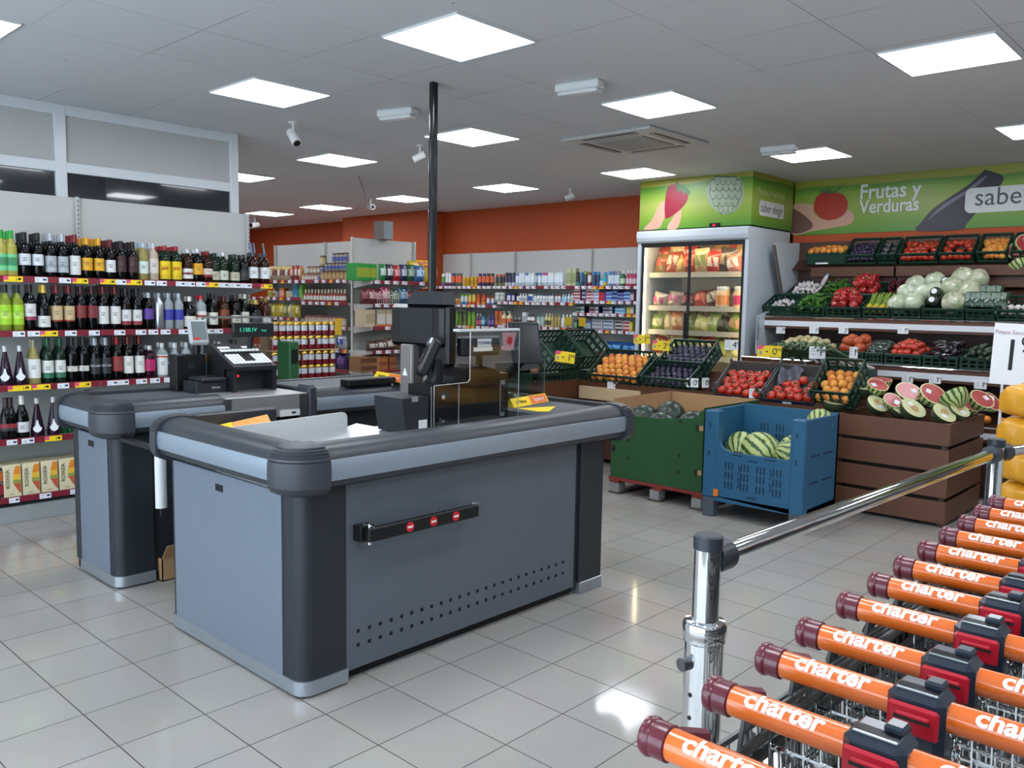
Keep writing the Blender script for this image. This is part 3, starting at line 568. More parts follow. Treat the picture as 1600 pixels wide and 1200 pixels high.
t = thing('pink_leaflet', 'small pink leaflet with red print stuck inside the tall acrylic screen', 'leaflet', (2.19, -1.2095, 1.43))
MB().prism([(-.06, .045), (.055, .045), (.03, -.055), (-.05, -.055)], fr((0, 0, 0), (1, 0, 0), (0, 0, 1)), .001).obj('sheet', mat('pink_sheet', '#c08c92', .5), t); MB().prism(polar_((0, 0), .02), fr((0, -.0012, 0), (1, 0, 0), (0, 0, 1)), .0005).obj('red_print', REDP, t)
# ---------------------------------------------------------------- trolley rail
RS = mat('rail_cap_plastic', '#2a3038', .4)
def rail_post(lab, x, y, dirs, sleeve):
    t = thing('rail_post', lab, 'post', (x, y, 0)); r = .034
    MB().cyl((0, 0, .02), (0, 0, 1.036), r, 24).obj('tube', CHROME, t)
    MB().lathe([(r+.003, 1.03), (r+.003, 1.062), (r-.002, 1.066), (0, 1.066)], 24).obj('cap', RS, t)
    MB().lathe([(.085, 0), (.085, .012), (.05, .02)], 24).obj('base_flange', CHROME, t)
    if sleeve:
        MB().lathe([(.05, .02), (.05, .79), (.055, .795), (.055, .81), (.056, .812), (.056, .835), (.05, .845), (r, .847)], 28).obj('sleeve', CHROME, t)
        d = Vector((-.9, .3, 0)).normalized(); MB().cyl(d*.045 + Vector((0, 0, .74)), d*.075 + Vector((0, 0, .74)), .017, 14).obj('clamp_screw', mat('dull_steel', '#77797b', .35, 1), t)
        s = Vector((-.8, .1, 0)).normalized()
        h = MB()
        for z in (.66, .6, .54, .48): h.cyl(s*.0495 + Vector((0, 0, z)), s*.0508 + Vector((0, 0, z)), .006, 10)
        h.obj('adjuster_holes', BLACK, t)
    for d in dirs:
        d = Vector(d).normalized(); a = Vector((0, 0, 1.0)); MB().cyl(a + d*.02, a + d*.085, .04, 20).obj('socket', RS, t)
    return t
pa = Vector((.666, -3.324, 0)); pb = Vector((3.044, -3.421, 0)); dd = (pb-pa).normalized(); d3 = Vector((1, -.3, 0)).normalized()
rail_post('thick chrome rail post with dark cap and clamp sleeve beside the nearest trolleys', pa.x, pa.y, [dd], True)
rail_post('slim chrome rail post with dark sockets in front of the wooden melon crate', pb.x, pb.y, [-dd, d3], False)
Z1 = Vector((0, 0, 1.0))
tag(MB().cyl(pa + dd*.06 + Z1, pb - dd*.06 + Z1, .026, 24).obj('guard_rail', CHROME), 'long chrome guard rail between the two chrome posts', 'rail')
pc = pb + d3*1.9
tag(MB().cyl(pb + d3*.06 + Z1, pc + Z1, .026, 24).obj('guard_rail', CHROME), 'chrome guard rail running on past the second post by the yellow sacks', 'rail')
# ---------------------------------------------------------------- shopping trolleys
ORG = mat('orange_handle', '#dd6a22', .22, coat=.6, var=.03); MAR = mat('maroon_end_cap', '#5c1526', .3, coat=.3); WIRE = mat('trolley_wire', '#6f7170', .36, .8); WIRED = mat('trolley_dark_rail', '#343635', .45, .4)
LOCK = mat('lock_plastic', '#1c2634', .3, coat=.2); LOCKR = mat('lock_red', '#b5142a', .3, coat=.3); HZ = 1.03; HL = .535
def charter():
    me = text_mesh('charter', .0395, shear=.12, ext=0, off=.0013, sx=1.02).copy(); r = .0238
    import bmesh
    bm = bmesh.new(); bm.from_mesh(me); bmesh.ops.subdivide_edges(bm, edges=[e for e in bm.edges if abs(e.verts[0].co.y - e.verts[1].co.y) > .006], cuts=3); bm.to_mesh(me); bm.free()
    for v in me.vertices:
        a = v.co.y / r; x = v.co.x; v.co = Vector((x, r*math.sin(a), r*math.cos(a)))
    me.materials.append(mat('white_lettering', '#f2f2f0', .4)); return me
def trolley(lab):
    t = thing('shopping_trolley', lab, 'shopping trolley', (0, 0, 0), group='shopping trolleys')
    hl = HL/2
    MB().cyl((0, hl-.04, HZ), (0, -hl+.04, HZ), .023, 20).obj('handle', ORG, t)
    for s in (1, -1):
        c = MB(); pr = [(0, 0), (.018, .001), (.026, .006), (.029, .014), (.0275, .02), (.026, .022), (.0265, .03), (.0265, .045), (.0235, .047)]
        c.lathe(pr, 20, M=fr((0, s*hl, HZ), (1, 0, 0), (0, 0, 1)) if s < 0 else fr((0, s*hl, HZ), (-1, 0, 0), (0, 0, 1)))
        c.v = [(x, 2*s*hl - y if False else y, z) for x, y, z in c.v]
        # the lathe must run inwards from the tip
        c.v = [(x, s*hl - (y - s*hl)*(1 if (y - s*hl)*s > 0 else -1), z) for x, y, z in c.v]
        c.tube([(.012, s*(hl-.033), HZ), (.035, s*(hl-.04), HZ-.004), (.075, s*(hl-.055), HZ-.016)], .014, 8)
        c.obj('end_cap', MAR, t)
        tx = link('lettering', CH, t); tx.matrix_basis = Matrix.Translation((0, hl - .132 if s > 0 else hl - .405, HZ)) @ TM
    # coin lock
    k = MB().box((-.036, -.042, HZ-.098), (.036, .042, HZ+.036), c=.013).box((.0, -.03, HZ+.03), (.03, -.002, HZ+.045), c=.004).obj('coin_lock', LOCK, t)
    MB().box((-.043, -.037, HZ-.03), (-.034, .037, HZ+.018), c=.008).box((-.047, -.025, HZ-.002), (-.041, .025, HZ+.006), c=.003).obj('red_slot', LOCKR, k)
    MB().box((-.0445, -.026, HZ-.006), (-.0435, .026, HZ-.001)).obj('coin_opening', INK, k)
    MB().box((-.028, -.03, HZ+.0335), (.0, .03, HZ+.036), c=.001).obj('instruction_plate', mat('lock_plate', '#8d979a', .15, .3), k)
    ch = MB()
    for i in range(5):
        z = HZ-.02-.017*i; a = i % 2; pts = [(.0+(.006*math.cos(q) if a else 0), -.048-.002*i+(0 if a else .006*math.cos(q)), z+.011*math.sin(q)) for q in [j*PI/4 for j in range(8)]]
        ch.tube(pts, .0018, 5, closed=True)
    ch.obj('chain', CHROME, k)
    # basket
    b = MB(); bd = MB(); xr, xf, zr, zf, zb, wr, wf_ = .1, .92, .95, .99, .56, .245, .17
    def side(u, v, s): # u 0 rear..1 front, v 0 top..1 bottom
        w_ = (wr + (wf_-wr)*u) * (1 - .12*v); zt = zr + (zf-zr)*u; zbm = zb + .1*u; return (xr + (xf-xr)*u - .03*v*u, s*w_, zt + (zbm-zt)*v)
    for s in (1, -1):
        for v, r in ((0, .006), (.18, .0028), (.36, .0028), (.55, .0028), (.75, .0028), (1, .005)): b.tube([side(0, v, s), side(1, v, s)], r, 5)
        for i in range(27): u = i/26; b.tube([side(u, 0, s), side(u, 1, s)], .0021, 4)
        bd.tube([(xr-.06, s*(wr+.006), zr-.07), side(1, .12, s)], .012, 6); bd.tube([side(0, .5, s), side(1, .5, s)], .008, 6); bd.tube([(xr, s*(wr-.03), zr-.01), side(1, 0, s)], .008, 6)
        bd.tube([(.075, s*(hl-.055), HZ-.016), (.1, s*.243, zr-.005)], .009, 6)
        b.tube([(.03, s*.215, HZ-.02), (.02, s*.225, zr-.08), (.03, s*.225, zr-.115), (.055, s*.225, zr-.115), (.06, s*.225, zr-.06), (.06, s*.225, HZ-.03)], .0045, 5)
        b.tube([(.02, s*.225, zr-.06), (.1, s*.235, zr-.06)], .004, 5)
    for i in range(13): y = -1 + 2*i/12; b.tube([(xf, y*wf_, zf), (xf-.03, y*wf_*.88, zb+.1)], .0021, 4); b.tube([(xr, y*wr*.88, zb), (xf-.03, y*wf_*.88, zb+.1)], .0021, 4)
    for v in (0, .33, .66): b.tube([side(1, v, 1), side(1, v, -1)], .0035 if v else .006, 5)
    for i in range(6): b.tube([(xr+.14*i, wr*.86*(1-.05*i), zb+.017*i), (xr+.14*i, -wr*.86*(1-.05*i), zb+.017*i)], .0024, 4)
    b.obj('basket', WIRE, t); bd.obj('side_rail', WIRED, t)
    g = MB(); g.tube([(.072, .2, 1.008), (.072, -.2, 1.008)], .0058, 6); g.tube([(.09, .195, .93), (.09, -.195, .93)], .0045, 6)
    for i in range(15): y = -.195 + .39*i/14; g.tube([(.072, y, 1.008), (.12, y, .62)], .0018, 4)
    for q in (.3, .6): g.tube([(.062+.058*q, .2, .985-.365*q), (.062+.058*q, -.2, .985-.365*q)], .003, 5)
    g.obj('rear_gate', CHROME, t)
    f = MB()
    for s in (1, -1): f.tube([(.1, s*.24, .93), (.14, s*.235, .55), (.3, s*.22, .2), (.1, s*.25, .13)], .011, 8); f.tube([(.1, s*.25, .13), (.95, s*.17, .17), (.9, s*.16, .6)], .011, 8)
    f.obj('chassis', WIRE, t)
    for x, y in ((.1, .25), (.1, -.25), (.9, .165), (.9, -.165)):
        MB().cyl((x, y-.014, .055), (x, y+.014, .055), .055, 16).cyl((x, y, .055), (x, y, .14), .01, 8).obj('wheel', RS, t)
    return t
CH = charter(); TM = fr((0, 0, 0), (0, -1, 0), (1, 0, 0)) @ Matrix.Rotation(.62, 4, 'X')
HX = [-.218, -.038, .145, .312, .512, .693, .866, 1.052, 1.236, 1.419, 1.59, 1.77]
t0 = trolley('shopping trolley with orange handle, nearest the camera in the nested row')
for i, x in enumerate(HX):
    t = t0 if i == 0 else dup(t0, 'shopping trolley with orange handle, %s from the front of the nested row' % ORD[i])
    t.location = (x, -3.727 - HL/2 + .003*i, 0)
# ---------------------------------------------------------------- bottle shelves
LZ = [1.765, 1.38, .995, .612, .195]
SHY = 2.25; BY = 2.62
TICKW = mat('white_ticket', '#e4e9f0', .55, var=.02); SHW = mat('grey_shelf_metal', '#9ea3a4', .4, .2); SLOT = mat('slot_shadow', '#3a3d3e', .7)
def ticket(p, rx, up, kind, parent, wd, h=.036, val=None):
    """a shelf-edge price ticket on the rail"""
    M = fr(p, rx, up); mb = MB()
    if kind == 'y':
        mb.box((-wd/2, -h/2, .0015), (wd/2, h/2, .003), 0, M=M); mb.box((-wd/2, -h/2+.012, .003), (-wd/2+.03, h/2, .0035), 1, M=M); mb.box((.15*wd, -.011, .003), (.15*wd+.004, .008, .0035), 2, M=M)
        for q in (.24, .32): mb.box((q*wd, -.006, .003), (q*wd+.01, .009, .0035), 2, M=M)
        o = mb.obj('price_ticket', [YEL, PINK, INK], parent, label='yellow price ticket')
    else:
        mb.box((-wd/2, -h/2, .0015), (wd/2, h/2, .003), 0, M=M)
        for q in (.12, .22, .31): mb.box((q*wd, -.005, .003), (q*wd+.008, .008, .0035), 1, M=M)
        mb.box((-.4*wd, .002, .003), (-.1*wd, .005, .0035), 2, M=M); mb.box((-.4*wd, -.011, .003), (-.15*wd, -.009, .0035), 1, M=M)
        o = mb.obj('price_ticket', [TICKW, mat('blue_ink', '#26364f', .6), mat('pale_print', '#9aa4b0', .6)], parent)
    return o
def wall_unit(lab, org, right, width, depth, top, base_h, shelves, tickets, name='shelf_unit', uprights=(0, 1), rail=MAROON, tk=.045):
    """shelving bay: local x along the wall, y back into it, z up; org at the front left floor corner"""
    t = thing(name, lab, 'shelving', org); R = Vector(right).normalized(); ang = math.atan2(R.y, R.x); t.rotation_euler = (0, 0, ang)
    MB().box((.005, depth, base_h), (width-.005, depth+.02, top), c=.002).obj('back_panel', OFFW, t)
    MB().box((.003, .01, 0), (width-.003, depth+.02, base_h), c=.003).obj('base', SHW, t)
    for k in uprights:
        x = k*width; mb = MB().box((x-.012, depth-.035, 0), (x+.012, depth-.001, top+.004), c=.002); sl = MB(); z = base_h + .05
        while z < top - .02: sl.box((x-.003, depth-.0362, z), (x+.003, depth-.0345, z+.018)); z += .034
        mb.v += [] ; n0 = len(mb.v); mb.v += sl.v; mb.f += [tuple(i+n0 for i in f) for f in sl.f]; mb.m += [1]*len(sl.f); mb.sm += sl.sm
        mb.obj('slotted_upright', [OFFW, SLOT], t)
    for z, d in shelves:
        y0 = depth - d
        s = MB().box((.006, y0+.004, z-.03), (width-.006, depth, z-.012), c=.003).obj('shelf', SHW, t)
        for k in (.004, width-.008): MB().add([(k, depth-.03, z-.012), (k, depth-.03, z-.1), (k, y0+.01, z-.045), (k, y0+.01, z-.012), (k+.004, depth-.03, z-.012), (k+.004, depth-.03, z-.1), (k+.004, y0+.01, z-.045), (k+.004, y0+.01, z-.012)], [(0, 1, 2, 3), (7, 6, 5, 4), (0, 4, 5, 1), (1, 5, 6, 2), (2, 6, 7, 3), (3, 7, 4, 0)]).obj('shelf_bracket', OFFW, s)
        MB().box((.004, y0-.006, z-tk), (width-.004, y0+.004, z), c=.002).obj('price_rail', rail, s)
        for x, kind, wd in tickets.get(z, ()): ticket((x, y0-.006, z-tk/2-.002), (1, 0, 0), (0, 0, 1), kind, s, wd, tk*.84)
    return t
def tx(l, u0, scale, px0=0):
    """tickets given as photo pixel spans on a bottle-shelf edge"""
    out = []
    for a, b, k in l:
        pa_ = at(a*scale + px0, 450, 1, SHY).x; pb_ = at(b*scale + px0, 450, 1, SHY).x
        out.append(((pa_+pb_)/2 - u0, k, max(.03, pb_-pa_)))
    return out
Z = .275
T1 = [(-200, -110, 'w'), (20, 130, 'y'), (198, 270, 'w'), (335, 402, 'w'), (410, 500, 'y')]
T1b = [(568, 655, 'y'), (657, 716, 'w'), (718, 805, 'y'), (820, 880, 'w'), (887, 945, 'w'), (997, 1050, 'w'), (1052, 1105, 'w'), (1112, 1165, 'w'), (1167, 1238, 'y'), (1240, 1300, 'w'), (1302, 1365, 'w'), (1367, 1428, 'w'), (1478, 1545, 'y')]
T2 = [(60, 130, 'w'), (145, 215, 'w'), (218, 318, 'y'), (358, 425, 'w'), (495, 556, 'w')]; T2b = [(640, 702, 'w'), (762, 822, 'w'), (835, 890, 'w'), (905, 960, 'w'), (1008, 1062, 'w'), (1160, 1205, 'w'), (1210, 1260, 'w'), (1483, 1540, 'w')]
T3 = [(20, 155, 'y'), (160, 265, 'y'), (305, 372, 'w'), (405, 498, 'y')]; T3b = [(592, 652, 'w'), (654, 715, 'w'), (757, 820, 'w'), (838, 895, 'w'), (918, 975, 'w')]
Z2 = .1875
T4 = [(0, 90, 'w'), (127, 235, 'w'), (325, 470, 'y'), (567, 655, 'y')]; T5 = [(0, 90, 'w'), (262, 362, 'w'), (525, 618, 'w')]
U0, U1, U2 = .02, 1.355, 2.8
tk1 = {LZ[0]: tx(T1, U0, Z), LZ[1]: tx(T2, U0, Z), LZ[2]: tx(T3, U0, Z), LZ[3]: tx(T4, U0, Z2), LZ[4]: tx(T5, U0, Z2)}
tk2 = {LZ[0]: tx(T1b, U1, Z), LZ[1]: tx(T2b, U1, Z), LZ[2]: tx(T3b, U1, Z)}
sh = [(z, .37) for z in LZ]
wall_unit('left bay of white bottle shelving with maroon price rails below the office windows', (U0, SHY, 0), (1, 0, 0), U1-U0, .37, 2.385, .12, sh, tk1, uprights=(0, 1))
wall_unit('right bay of white bottle shelving with maroon price rails, ending at the aisle', (U1, SHY, 0), (1, 0, 0), U2-U1, .37, 2.385, .12, sh, tk2, uprights=(1,))
# bottles: profile kinds (radius, height) and glass colours
PROF = {
 'bordeaux': [(.0, .002), (.034, 0), (.037, .006), (.037, .185), (.034, .205), (.022, .228), (.0145, .243), (.014, .292), (.015, .294), (.015, .3), (.0, .3)],
 'burgundy': [(.0, .002), (.038, 0), (.041, .006), (.041, .14), (.036, .175), (.022, .22), (.015, .25), (.014, .292), (.015, .3), (.0, .3)],
 'champagne': [(.0, .002), (.041, 0), (.044, .006), (.044, .15), (.038, .185), (.023, .235), (.017, .26), (.016, .3), (.018, .305), (.017, .318), (.0, .32)],
 'spirit': [(.0, .002), (.035, 0), (.038, .006), (.038, .2), (.034, .215), (.016, .238), (.0145, .25), (.0145, .285), (.0, .285)],
 'square': [(.0, .002), (.04, 0), (.043, .006), (.043, .19), (.036, .207), (.017, .222), (.0155, .265), (.0, .265)],
 'flared': [(.0, .002), (.042, 0), (.046, .01), (.046, .05), (.034, .12), (.02, .19), (.0145, .22), (.0135, .265), (.0, .265)],
 'dumpy': [(.0, .002), (.048, 0), (.052, .006), (.052, .14), (.044, .17), (.02, .195), (.0165, .22), (.0165, .26), (.0, .26)]}
def glass_mat(n, c, r=.05): return mat('glass_' + n, c, r, 0, .03, spec=.28)
GL = {'dark': glass_mat('dark', '#08090a'), 'green': glass_mat('green', '#12261a'), 'amber': glass_mat('amber', '#2a1309'), 'pale': glass_mat('pale', '#a8a24c'), 'straw': glass_mat('straw', '#8f8750'), 'clear': glass_mat('clear', '#8f989b'), 'silver': mat('silver_bottle', '#b7bcc2', .25, .8), 'rose': glass_mat('rose', '#b5a493'), 'magenta': glass_mat('magenta', '#2a0a1c'), 'purple': glass_mat('purple', '#291527'), 'lime': glass_mat('lime', '#7d8c2c'), 'brown': glass_mat('brown', '#3a1a0c'), 'smallgreen': glass_mat('smallgreen', '#16502c')}
def lm(c, n=None): return mat('label_' + c.lstrip('#'), c, .55, var=.04, scale=90)
BOT = {}
def bottle(kind, glass, cap, label, lz, band=None, h=.3, words=None, lname=''):
    """one bottle with cap and label; returns a root to copy"""
    key = (kind, glass, cap, label, lz, band, h, words)
    if key in BOT: return BOT[key]
    pr = PROF[kind]; k = h/pr[-1][1]; pr = [(r*(1 if k > .8 else k/.9), z*k) for r, z in pr]; zt = pr[-1][1]; neck = pr[-2][0]
    rt = thing('bottle', lname, 'bottle', (0, 0, -50))
    MB().lathe(pr, 16).obj('glass_body', GL[glass], rt)
    rmax = max(r for r, z in pr)
    if cap:
        ch = .05 if kind in ('bordeaux', 'burgundy') else .09 if kind == 'champagne' else .036
        MB().lathe([(neck+.0012, zt-ch*k), (neck+.0014, zt+.002), (0, zt+.0025)], 12).obj('cap', mat('cap_' + cap.lstrip('#'), cap, .35, .2), rt)
    if label:
        a, b = lz; z0, z1 = a*zt, b*zt; r = rmax + .0006
        if kind == 'flared': 
            rr = .0; MB().prism([(-.03, 0), (-.02, -.02), (.0, -.032), (.02, -.02), (.03, 0), (.012, .022), (.004, .06), (-.004, .06), (-.012, .022)], fr((0, -r-.0005, .07), (1, 0, 0), (0, .22, 1)), .001).obj('label', lm(label), rt)
        else:
            MB().lathe([(r, z0), (r, z1)], 14, a0=-PI*.97, a1=-PI*.03, cap=False).obj('label', lm(label), rt)
            if band:
                MB().lathe([(r+.0004, z0 + (z1-z0)*band[1]), (r+.0004, z0 + (z1-z0)*band[2])], 14, a0=-PI*.97, a1=-PI*.03, cap=False).obj('label_band', lm(band[0]), rt)
            if words:
                o = text(words[0], fr((0, -r-.0016, (z0+z1)/2 + words[3]*(z1-z0)), (1, 0, 0), (0, 0, 1)), lm(words[1]), rt, size=words[2])
            else:
                mb = MB(); zz = z0 + (z1-z0)*.62
                for q, hw in ((0, .016), (-.012, .011), (-.02, .014)): mb.lathe([(r+.0006, zz+q), (r+.0006, zz+q+.004)], 6, a0=-PI/2-hw/r, a1=-PI/2+hw/r, cap=False)
                mb.obj('label_print', mat('grey_print', '#55565a', .6), rt)
    BOT[key] = rt; rt['_n'] = 0
    return rt
def put_bottle(spec, loc, lab, group, rot=0):
    b = bottle(*spec)
    if not b['_n']: o = b; o.location = loc
    else: o = dup(b, lab, loc)
    b['_n'] = b['_n'] + 1; o['label'] = lab; o['group'] = group; o.rotation_euler = (0, 0, rot); return o
W = '#dfe1de'
SPEC = {  # name: (kind, glass, cap, label, label span, band, height, words)
 'green capped pale wine': ('bordeaux', 'pale', '#2f9a3a', '#6fc38a', (.14, .5), ('#3e8f5c', .3, .8), .325, None),
 'black wine with white label': ('bordeaux', 'dark', '#16181b', '#d4d9de', (.28, .53), None, .32, None),
 'silver capped wine with grey label': ('bordeaux', 'dark', '#aeb4ba', '#aab2b8', (.14, .5), ('#8e979e', .3, .45), .325, None),
 'red capped wine with tall white label': ('bordeaux', 'dark', '#7a1d22', '#d6d7d3', (.1, .53), None, .325, None),
 'yellow capped wine with yellow label': ('bordeaux', 'dark', '#dba02a', '#e0a920', (.22, .52), ('#c88a18', .55, .62), .31, None),
 'maroon capped wine with white label': ('bordeaux', 'dark', '#5e1a22', '#d8dbdc', (.2, .5), None, .305, None),
 'dark wine with maroon label': ('bordeaux', 'dark', '#1b1314', '#3d2022', (.22, .62), None, .3, None),
 'straw coloured bottle with pale label': ('spirit', 'straw', '#b6c2cc', '#ccd6cf', (.2, .52), None, .3, None),
 'frosted cream bottle': ('spirit', 'rose', '#c6cbd0', '#cfc6bd', (.22, .6), None, .3, None),
 'green whisky with yellow label': ('square', 'green', '#9a2430', '#e3c414', (.08, .58), ('#d2b00c', .02, .24), .285, ('J&B', '#b01c1c', .036, .1)),
 'whisky with white label and dark seal': ('square', 'amber', '#c7c9c8', '#d9d9d4', (.12, .42), ('#7d2330', .42, .6), .27, None),
 'white capped whisky with orange yellow label': ('square', 'dark', '#d6dadc', '#e0a520', (.25, .58), None, .275, None),
 'red capped whisky with white and red label': ('square', 'amber', '#7a1c24', '#d6d2c6', (.2, .46), ('#8d2a2a', 0, .3), .262, ('DYC', '#8d2020', .02, .15)),
 'dark green whisky with beige label': ('square', 'green', '#22352a', '#b9b49c', (.12, .4), None, .25, None),
 'black bottle with pale lower label': ('square', 'green', '#c9ccd0', '#c3c6b7', (.12, .42), None, .26, None),
 'black labelled dark whisky': ('square', 'dark', '#2a2a28', '#2d2f31', (.14, .5), None, .25, None),
 'amber whisky with white label and blue pourer': ('square', 'amber', '#44505c', '#dcdfe0', (.2, .55), None, .275, None),
 'pale wine with lime label': ('bordeaux', 'lime', '#1f2420', '#9fd027', (.16, .58), ('#b7da57', .3, .6), 0.331, None),
 'dark wine with white label and pink mark': ('bordeaux', 'dark', '#2a1216', '#d5d2d2', (.25, .6), ('#8e3550', .0, .22), 0.336, None),
 'broad yellow capped wine with low white label': ('burgundy', 'dark', '#d9b945', '#d8d8d2', (.1, .34), None, 0.336, None),
 'red capped wine with tan label': ('bordeaux', 'dark', '#6e1c20', '#c3ac80', (.22, .56), ('#8c3022', .0, .1), 0.336, None),
 'dark wine with dark red label': ('bordeaux', 'dark', '#3f1519', '#7c2a2c', (.3, .58), None, 0.331, None),
 'red capped wine with long white label': ('bordeaux', 'dark', '#5f171c', '#d9d9d4', (.16, .56), None, 0.336, None),
 'dark wine with white label over a red band': ('bordeaux', 'dark', '#1d1618', '#d3d4d3', (.14, .5), ('#8c3038', 0, .25), 0.325, None),
 'silver topped bottle with purple label': ('spirit', 'dark', '#b3b8bd', '#5a3c93', (.3, .58), None, .295, None),
 'plain silver bottle': ('spirit', 'silver', '#9da3a9', None, None, None, .295, None),
 'clear vodka with blue label': ('spirit', 'clear', '#a9b1b8', '#3238a0', (.28, .56), None, .295, None),
 'dark bottle with white chevron label': ('dumpy', 'dark', '#dcd9cf', '#d5d2c4', (.1, .42), None, .27, None),
 'red capped clear rum': ('square', 'clear', '#c02430', '#d9d9d6', (.15, .55), ('#c33a3a', .55, .72), .28, None),
 'black spirit with white label': ('spirit', 'dark', '#22201f', '#d2cec4', (.14, .48), None, .3, None),
 'brown spirit with orange emblem': ('square', 'brown', '#4b1c16', '#7c3a1c', (.3, .6), None, .28, None),
 'dark rum with cream label': ('square', 'dark', '#2b2420', '#cfc9b8', (.14, .42), None, .29, None),
 'dark spirit with round white label': ('spirit', 'dark', '#c9c5ba', '#cac8bc', (.2, .5), None, .3, None),
 'squat black cream liqueur': ('dumpy', 'dark', '#cbb45c', '#23262a', (.2, .55), None, .25, None),
 'brown spirit with low white oval label': ('square', 'brown', '#8f6a2a', '#dcdcd8', (.12, .4), None, .27, None),
 'dark flask with white diamond label': ('flared', 'purple', '#c7c9cc', '#d7dade', (0, 1), None, .285, None),
 'broad pale wine with white label': ('burgundy', 'straw', '#8f8a70', '#dadcd8', (.16, .58), None, 0.325, None),
 'green wine with white and green label': ('bordeaux', 'green', '#1d5134', '#d5d9d3', (.14, .52), ('#2f6a4e', 0, .3), 0.336, None),
 'black wine with small white label': ('bordeaux', 'dark', '#22242a', '#d6d5cc', (.26, .38), None, 0.336, None),
 'silver capped black wine with silver slash': ('bordeaux', 'dark', '#a7adb5', '#26292d', (.18, .55), ('#98a0a8', .45, .56), 0.331, None),
 'red capped wine with red label': ('bordeaux', 'dark', '#8c1e22', '#8e2f30', (.22, .56), None, 0.336, None),
 'magenta liqueur with pink label': ('square', 'magenta', '#d3d3d2', '#b51a60', (.25, .6), None, .26, None),
 'clear gin with tall white label': ('square', 'clear', '#cfd3d4', '#d3d9db', (.1, .68), ('#c0453a', .86, .94), .28, None),
 'clear vodka with blue and white label': ('dumpy', 'clear', '#c9ced2', '#3d6fa8', (.25, .5), ('#d5dbe0', .5, .95), .28, None),
 'plain clear spirit': ('spirit', 'clear', '#b9bfc2', '#b6bfc0', (.2, .45), None, .28, None),
 'champagne with white diagonal label': ('champagne', 'dark', '#d8d6cf', '#d2d5d8', (.16, .4), None, .31, None),
 'champagne with dark red label': ('champagne', 'dark', '#3a2a2a', '#8c2a2e', (.22, .4), ('#22242a', .0, .4), .3, None),
}
ROWS = [
 ('top shelf', LZ[0], Z, [(15, 'green capped pale wine'), (72, 'green capped pale wine'), (148, 'black wine with white label'), (222, 'black wine with white label'), (295, 'silver capped wine with grey label'), (362, 'silver capped wine with grey label'), (432, 'red capped wine with tall white label'), (500, 'yellow capped wine with yellow label'), (567, 'yellow capped wine with yellow label'), (632, 'maroon capped wine with white label'), (693, 'dark wine with maroon label'), (758, 'dark wine with maroon label'), (818, 'straw coloured bottle with pale label'), (875, 'frosted cream bottle'), (940, 'green whisky with yellow label'), (1003, 'green whisky with yellow label'), (1068, 'whisky with white label and dark seal'), (1125, 'white capped whisky with orange yellow label'), (1180, 'red capped whisky with white and red label'), (1222, 'dark green whisky with beige label'), (1270, 'black bottle with pale lower label'), (1335, 'dark green whisky with beige label'), (1386, 'black labelled dark whisky'), (1440, 'amber whisky with white label and blue pourer'), (1505, 'amber whisky with white label and blue pourer')]),
 ('second shelf', LZ[1], Z, [(28, 'pale wine with lime label'), (97, 'pale wine with lime label'), (168, 'dark wine with white label and pink mark'), (245, 'broad yellow capped wine with low white label'), (320, 'red capped wine with tan label'), (390, 'red capped wine with tan label'), (458, 'dark wine with dark red label'), (521, 'dark wine with dark red label'), (584, 'red capped wine with long white label'), (652, 'red capped wine with long white label'), (713, 'dark wine with white label over a red band'), (775, 'dark wine with white label over a red band'), (842, 'silver topped bottle with purple label'), (900, 'plain silver bottle'), (955, 'clear vodka with blue label'), (1013, 'clear vodka with blue label'), (1075, 'dark bottle with white chevron label'), (1140, 'red capped clear rum'), (1210, 'black spirit with white label'), (1272, 'brown spirit with orange emblem'), (1338, 'dark rum with cream label'), (1390, 'dark spirit with round white label'), (1452, 'squat black cream liqueur'), (1510, 'brown spirit with low white oval label')]),
 ('third shelf', LZ[2], Z, [(12, 'dark flask with white diamond label'), (97, 'dark flask with white diamond label'), (178, 'broad pale wine with white label'), (258, 'green wine with white and green label'), (328, 'green wine with white and green label'), (397, 'black wine with small white label'), (462, 'black wine with small white label'), (528, 'silver capped black wine with silver slash'), (590, 'silver capped black wine with silver slash'), (655, 'red capped wine with red label'), (718, 'red capped wine with long white label'), (783, 'red capped wine with long white label'), (840, 'magenta liqueur with pink label'), (912, 'clear gin with tall white label'), (985, 'clear vodka with blue and white label'), (1050, 'plain clear spirit'), (1110, 'plain clear spirit'), (1170, 'red capped clear rum'), (1240, 'plain clear spirit'), (1330, 'dark rum with cream label')]),
 ('fourth shelf', LZ[3], Z2, [(8, 'champagne with dark red label'), (45, 'champagne with dark red label'), (142, 'champagne with white diagonal label'), (270, 'dark flask with white diamond label'), (408, 'dark flask with white diamond label')])]
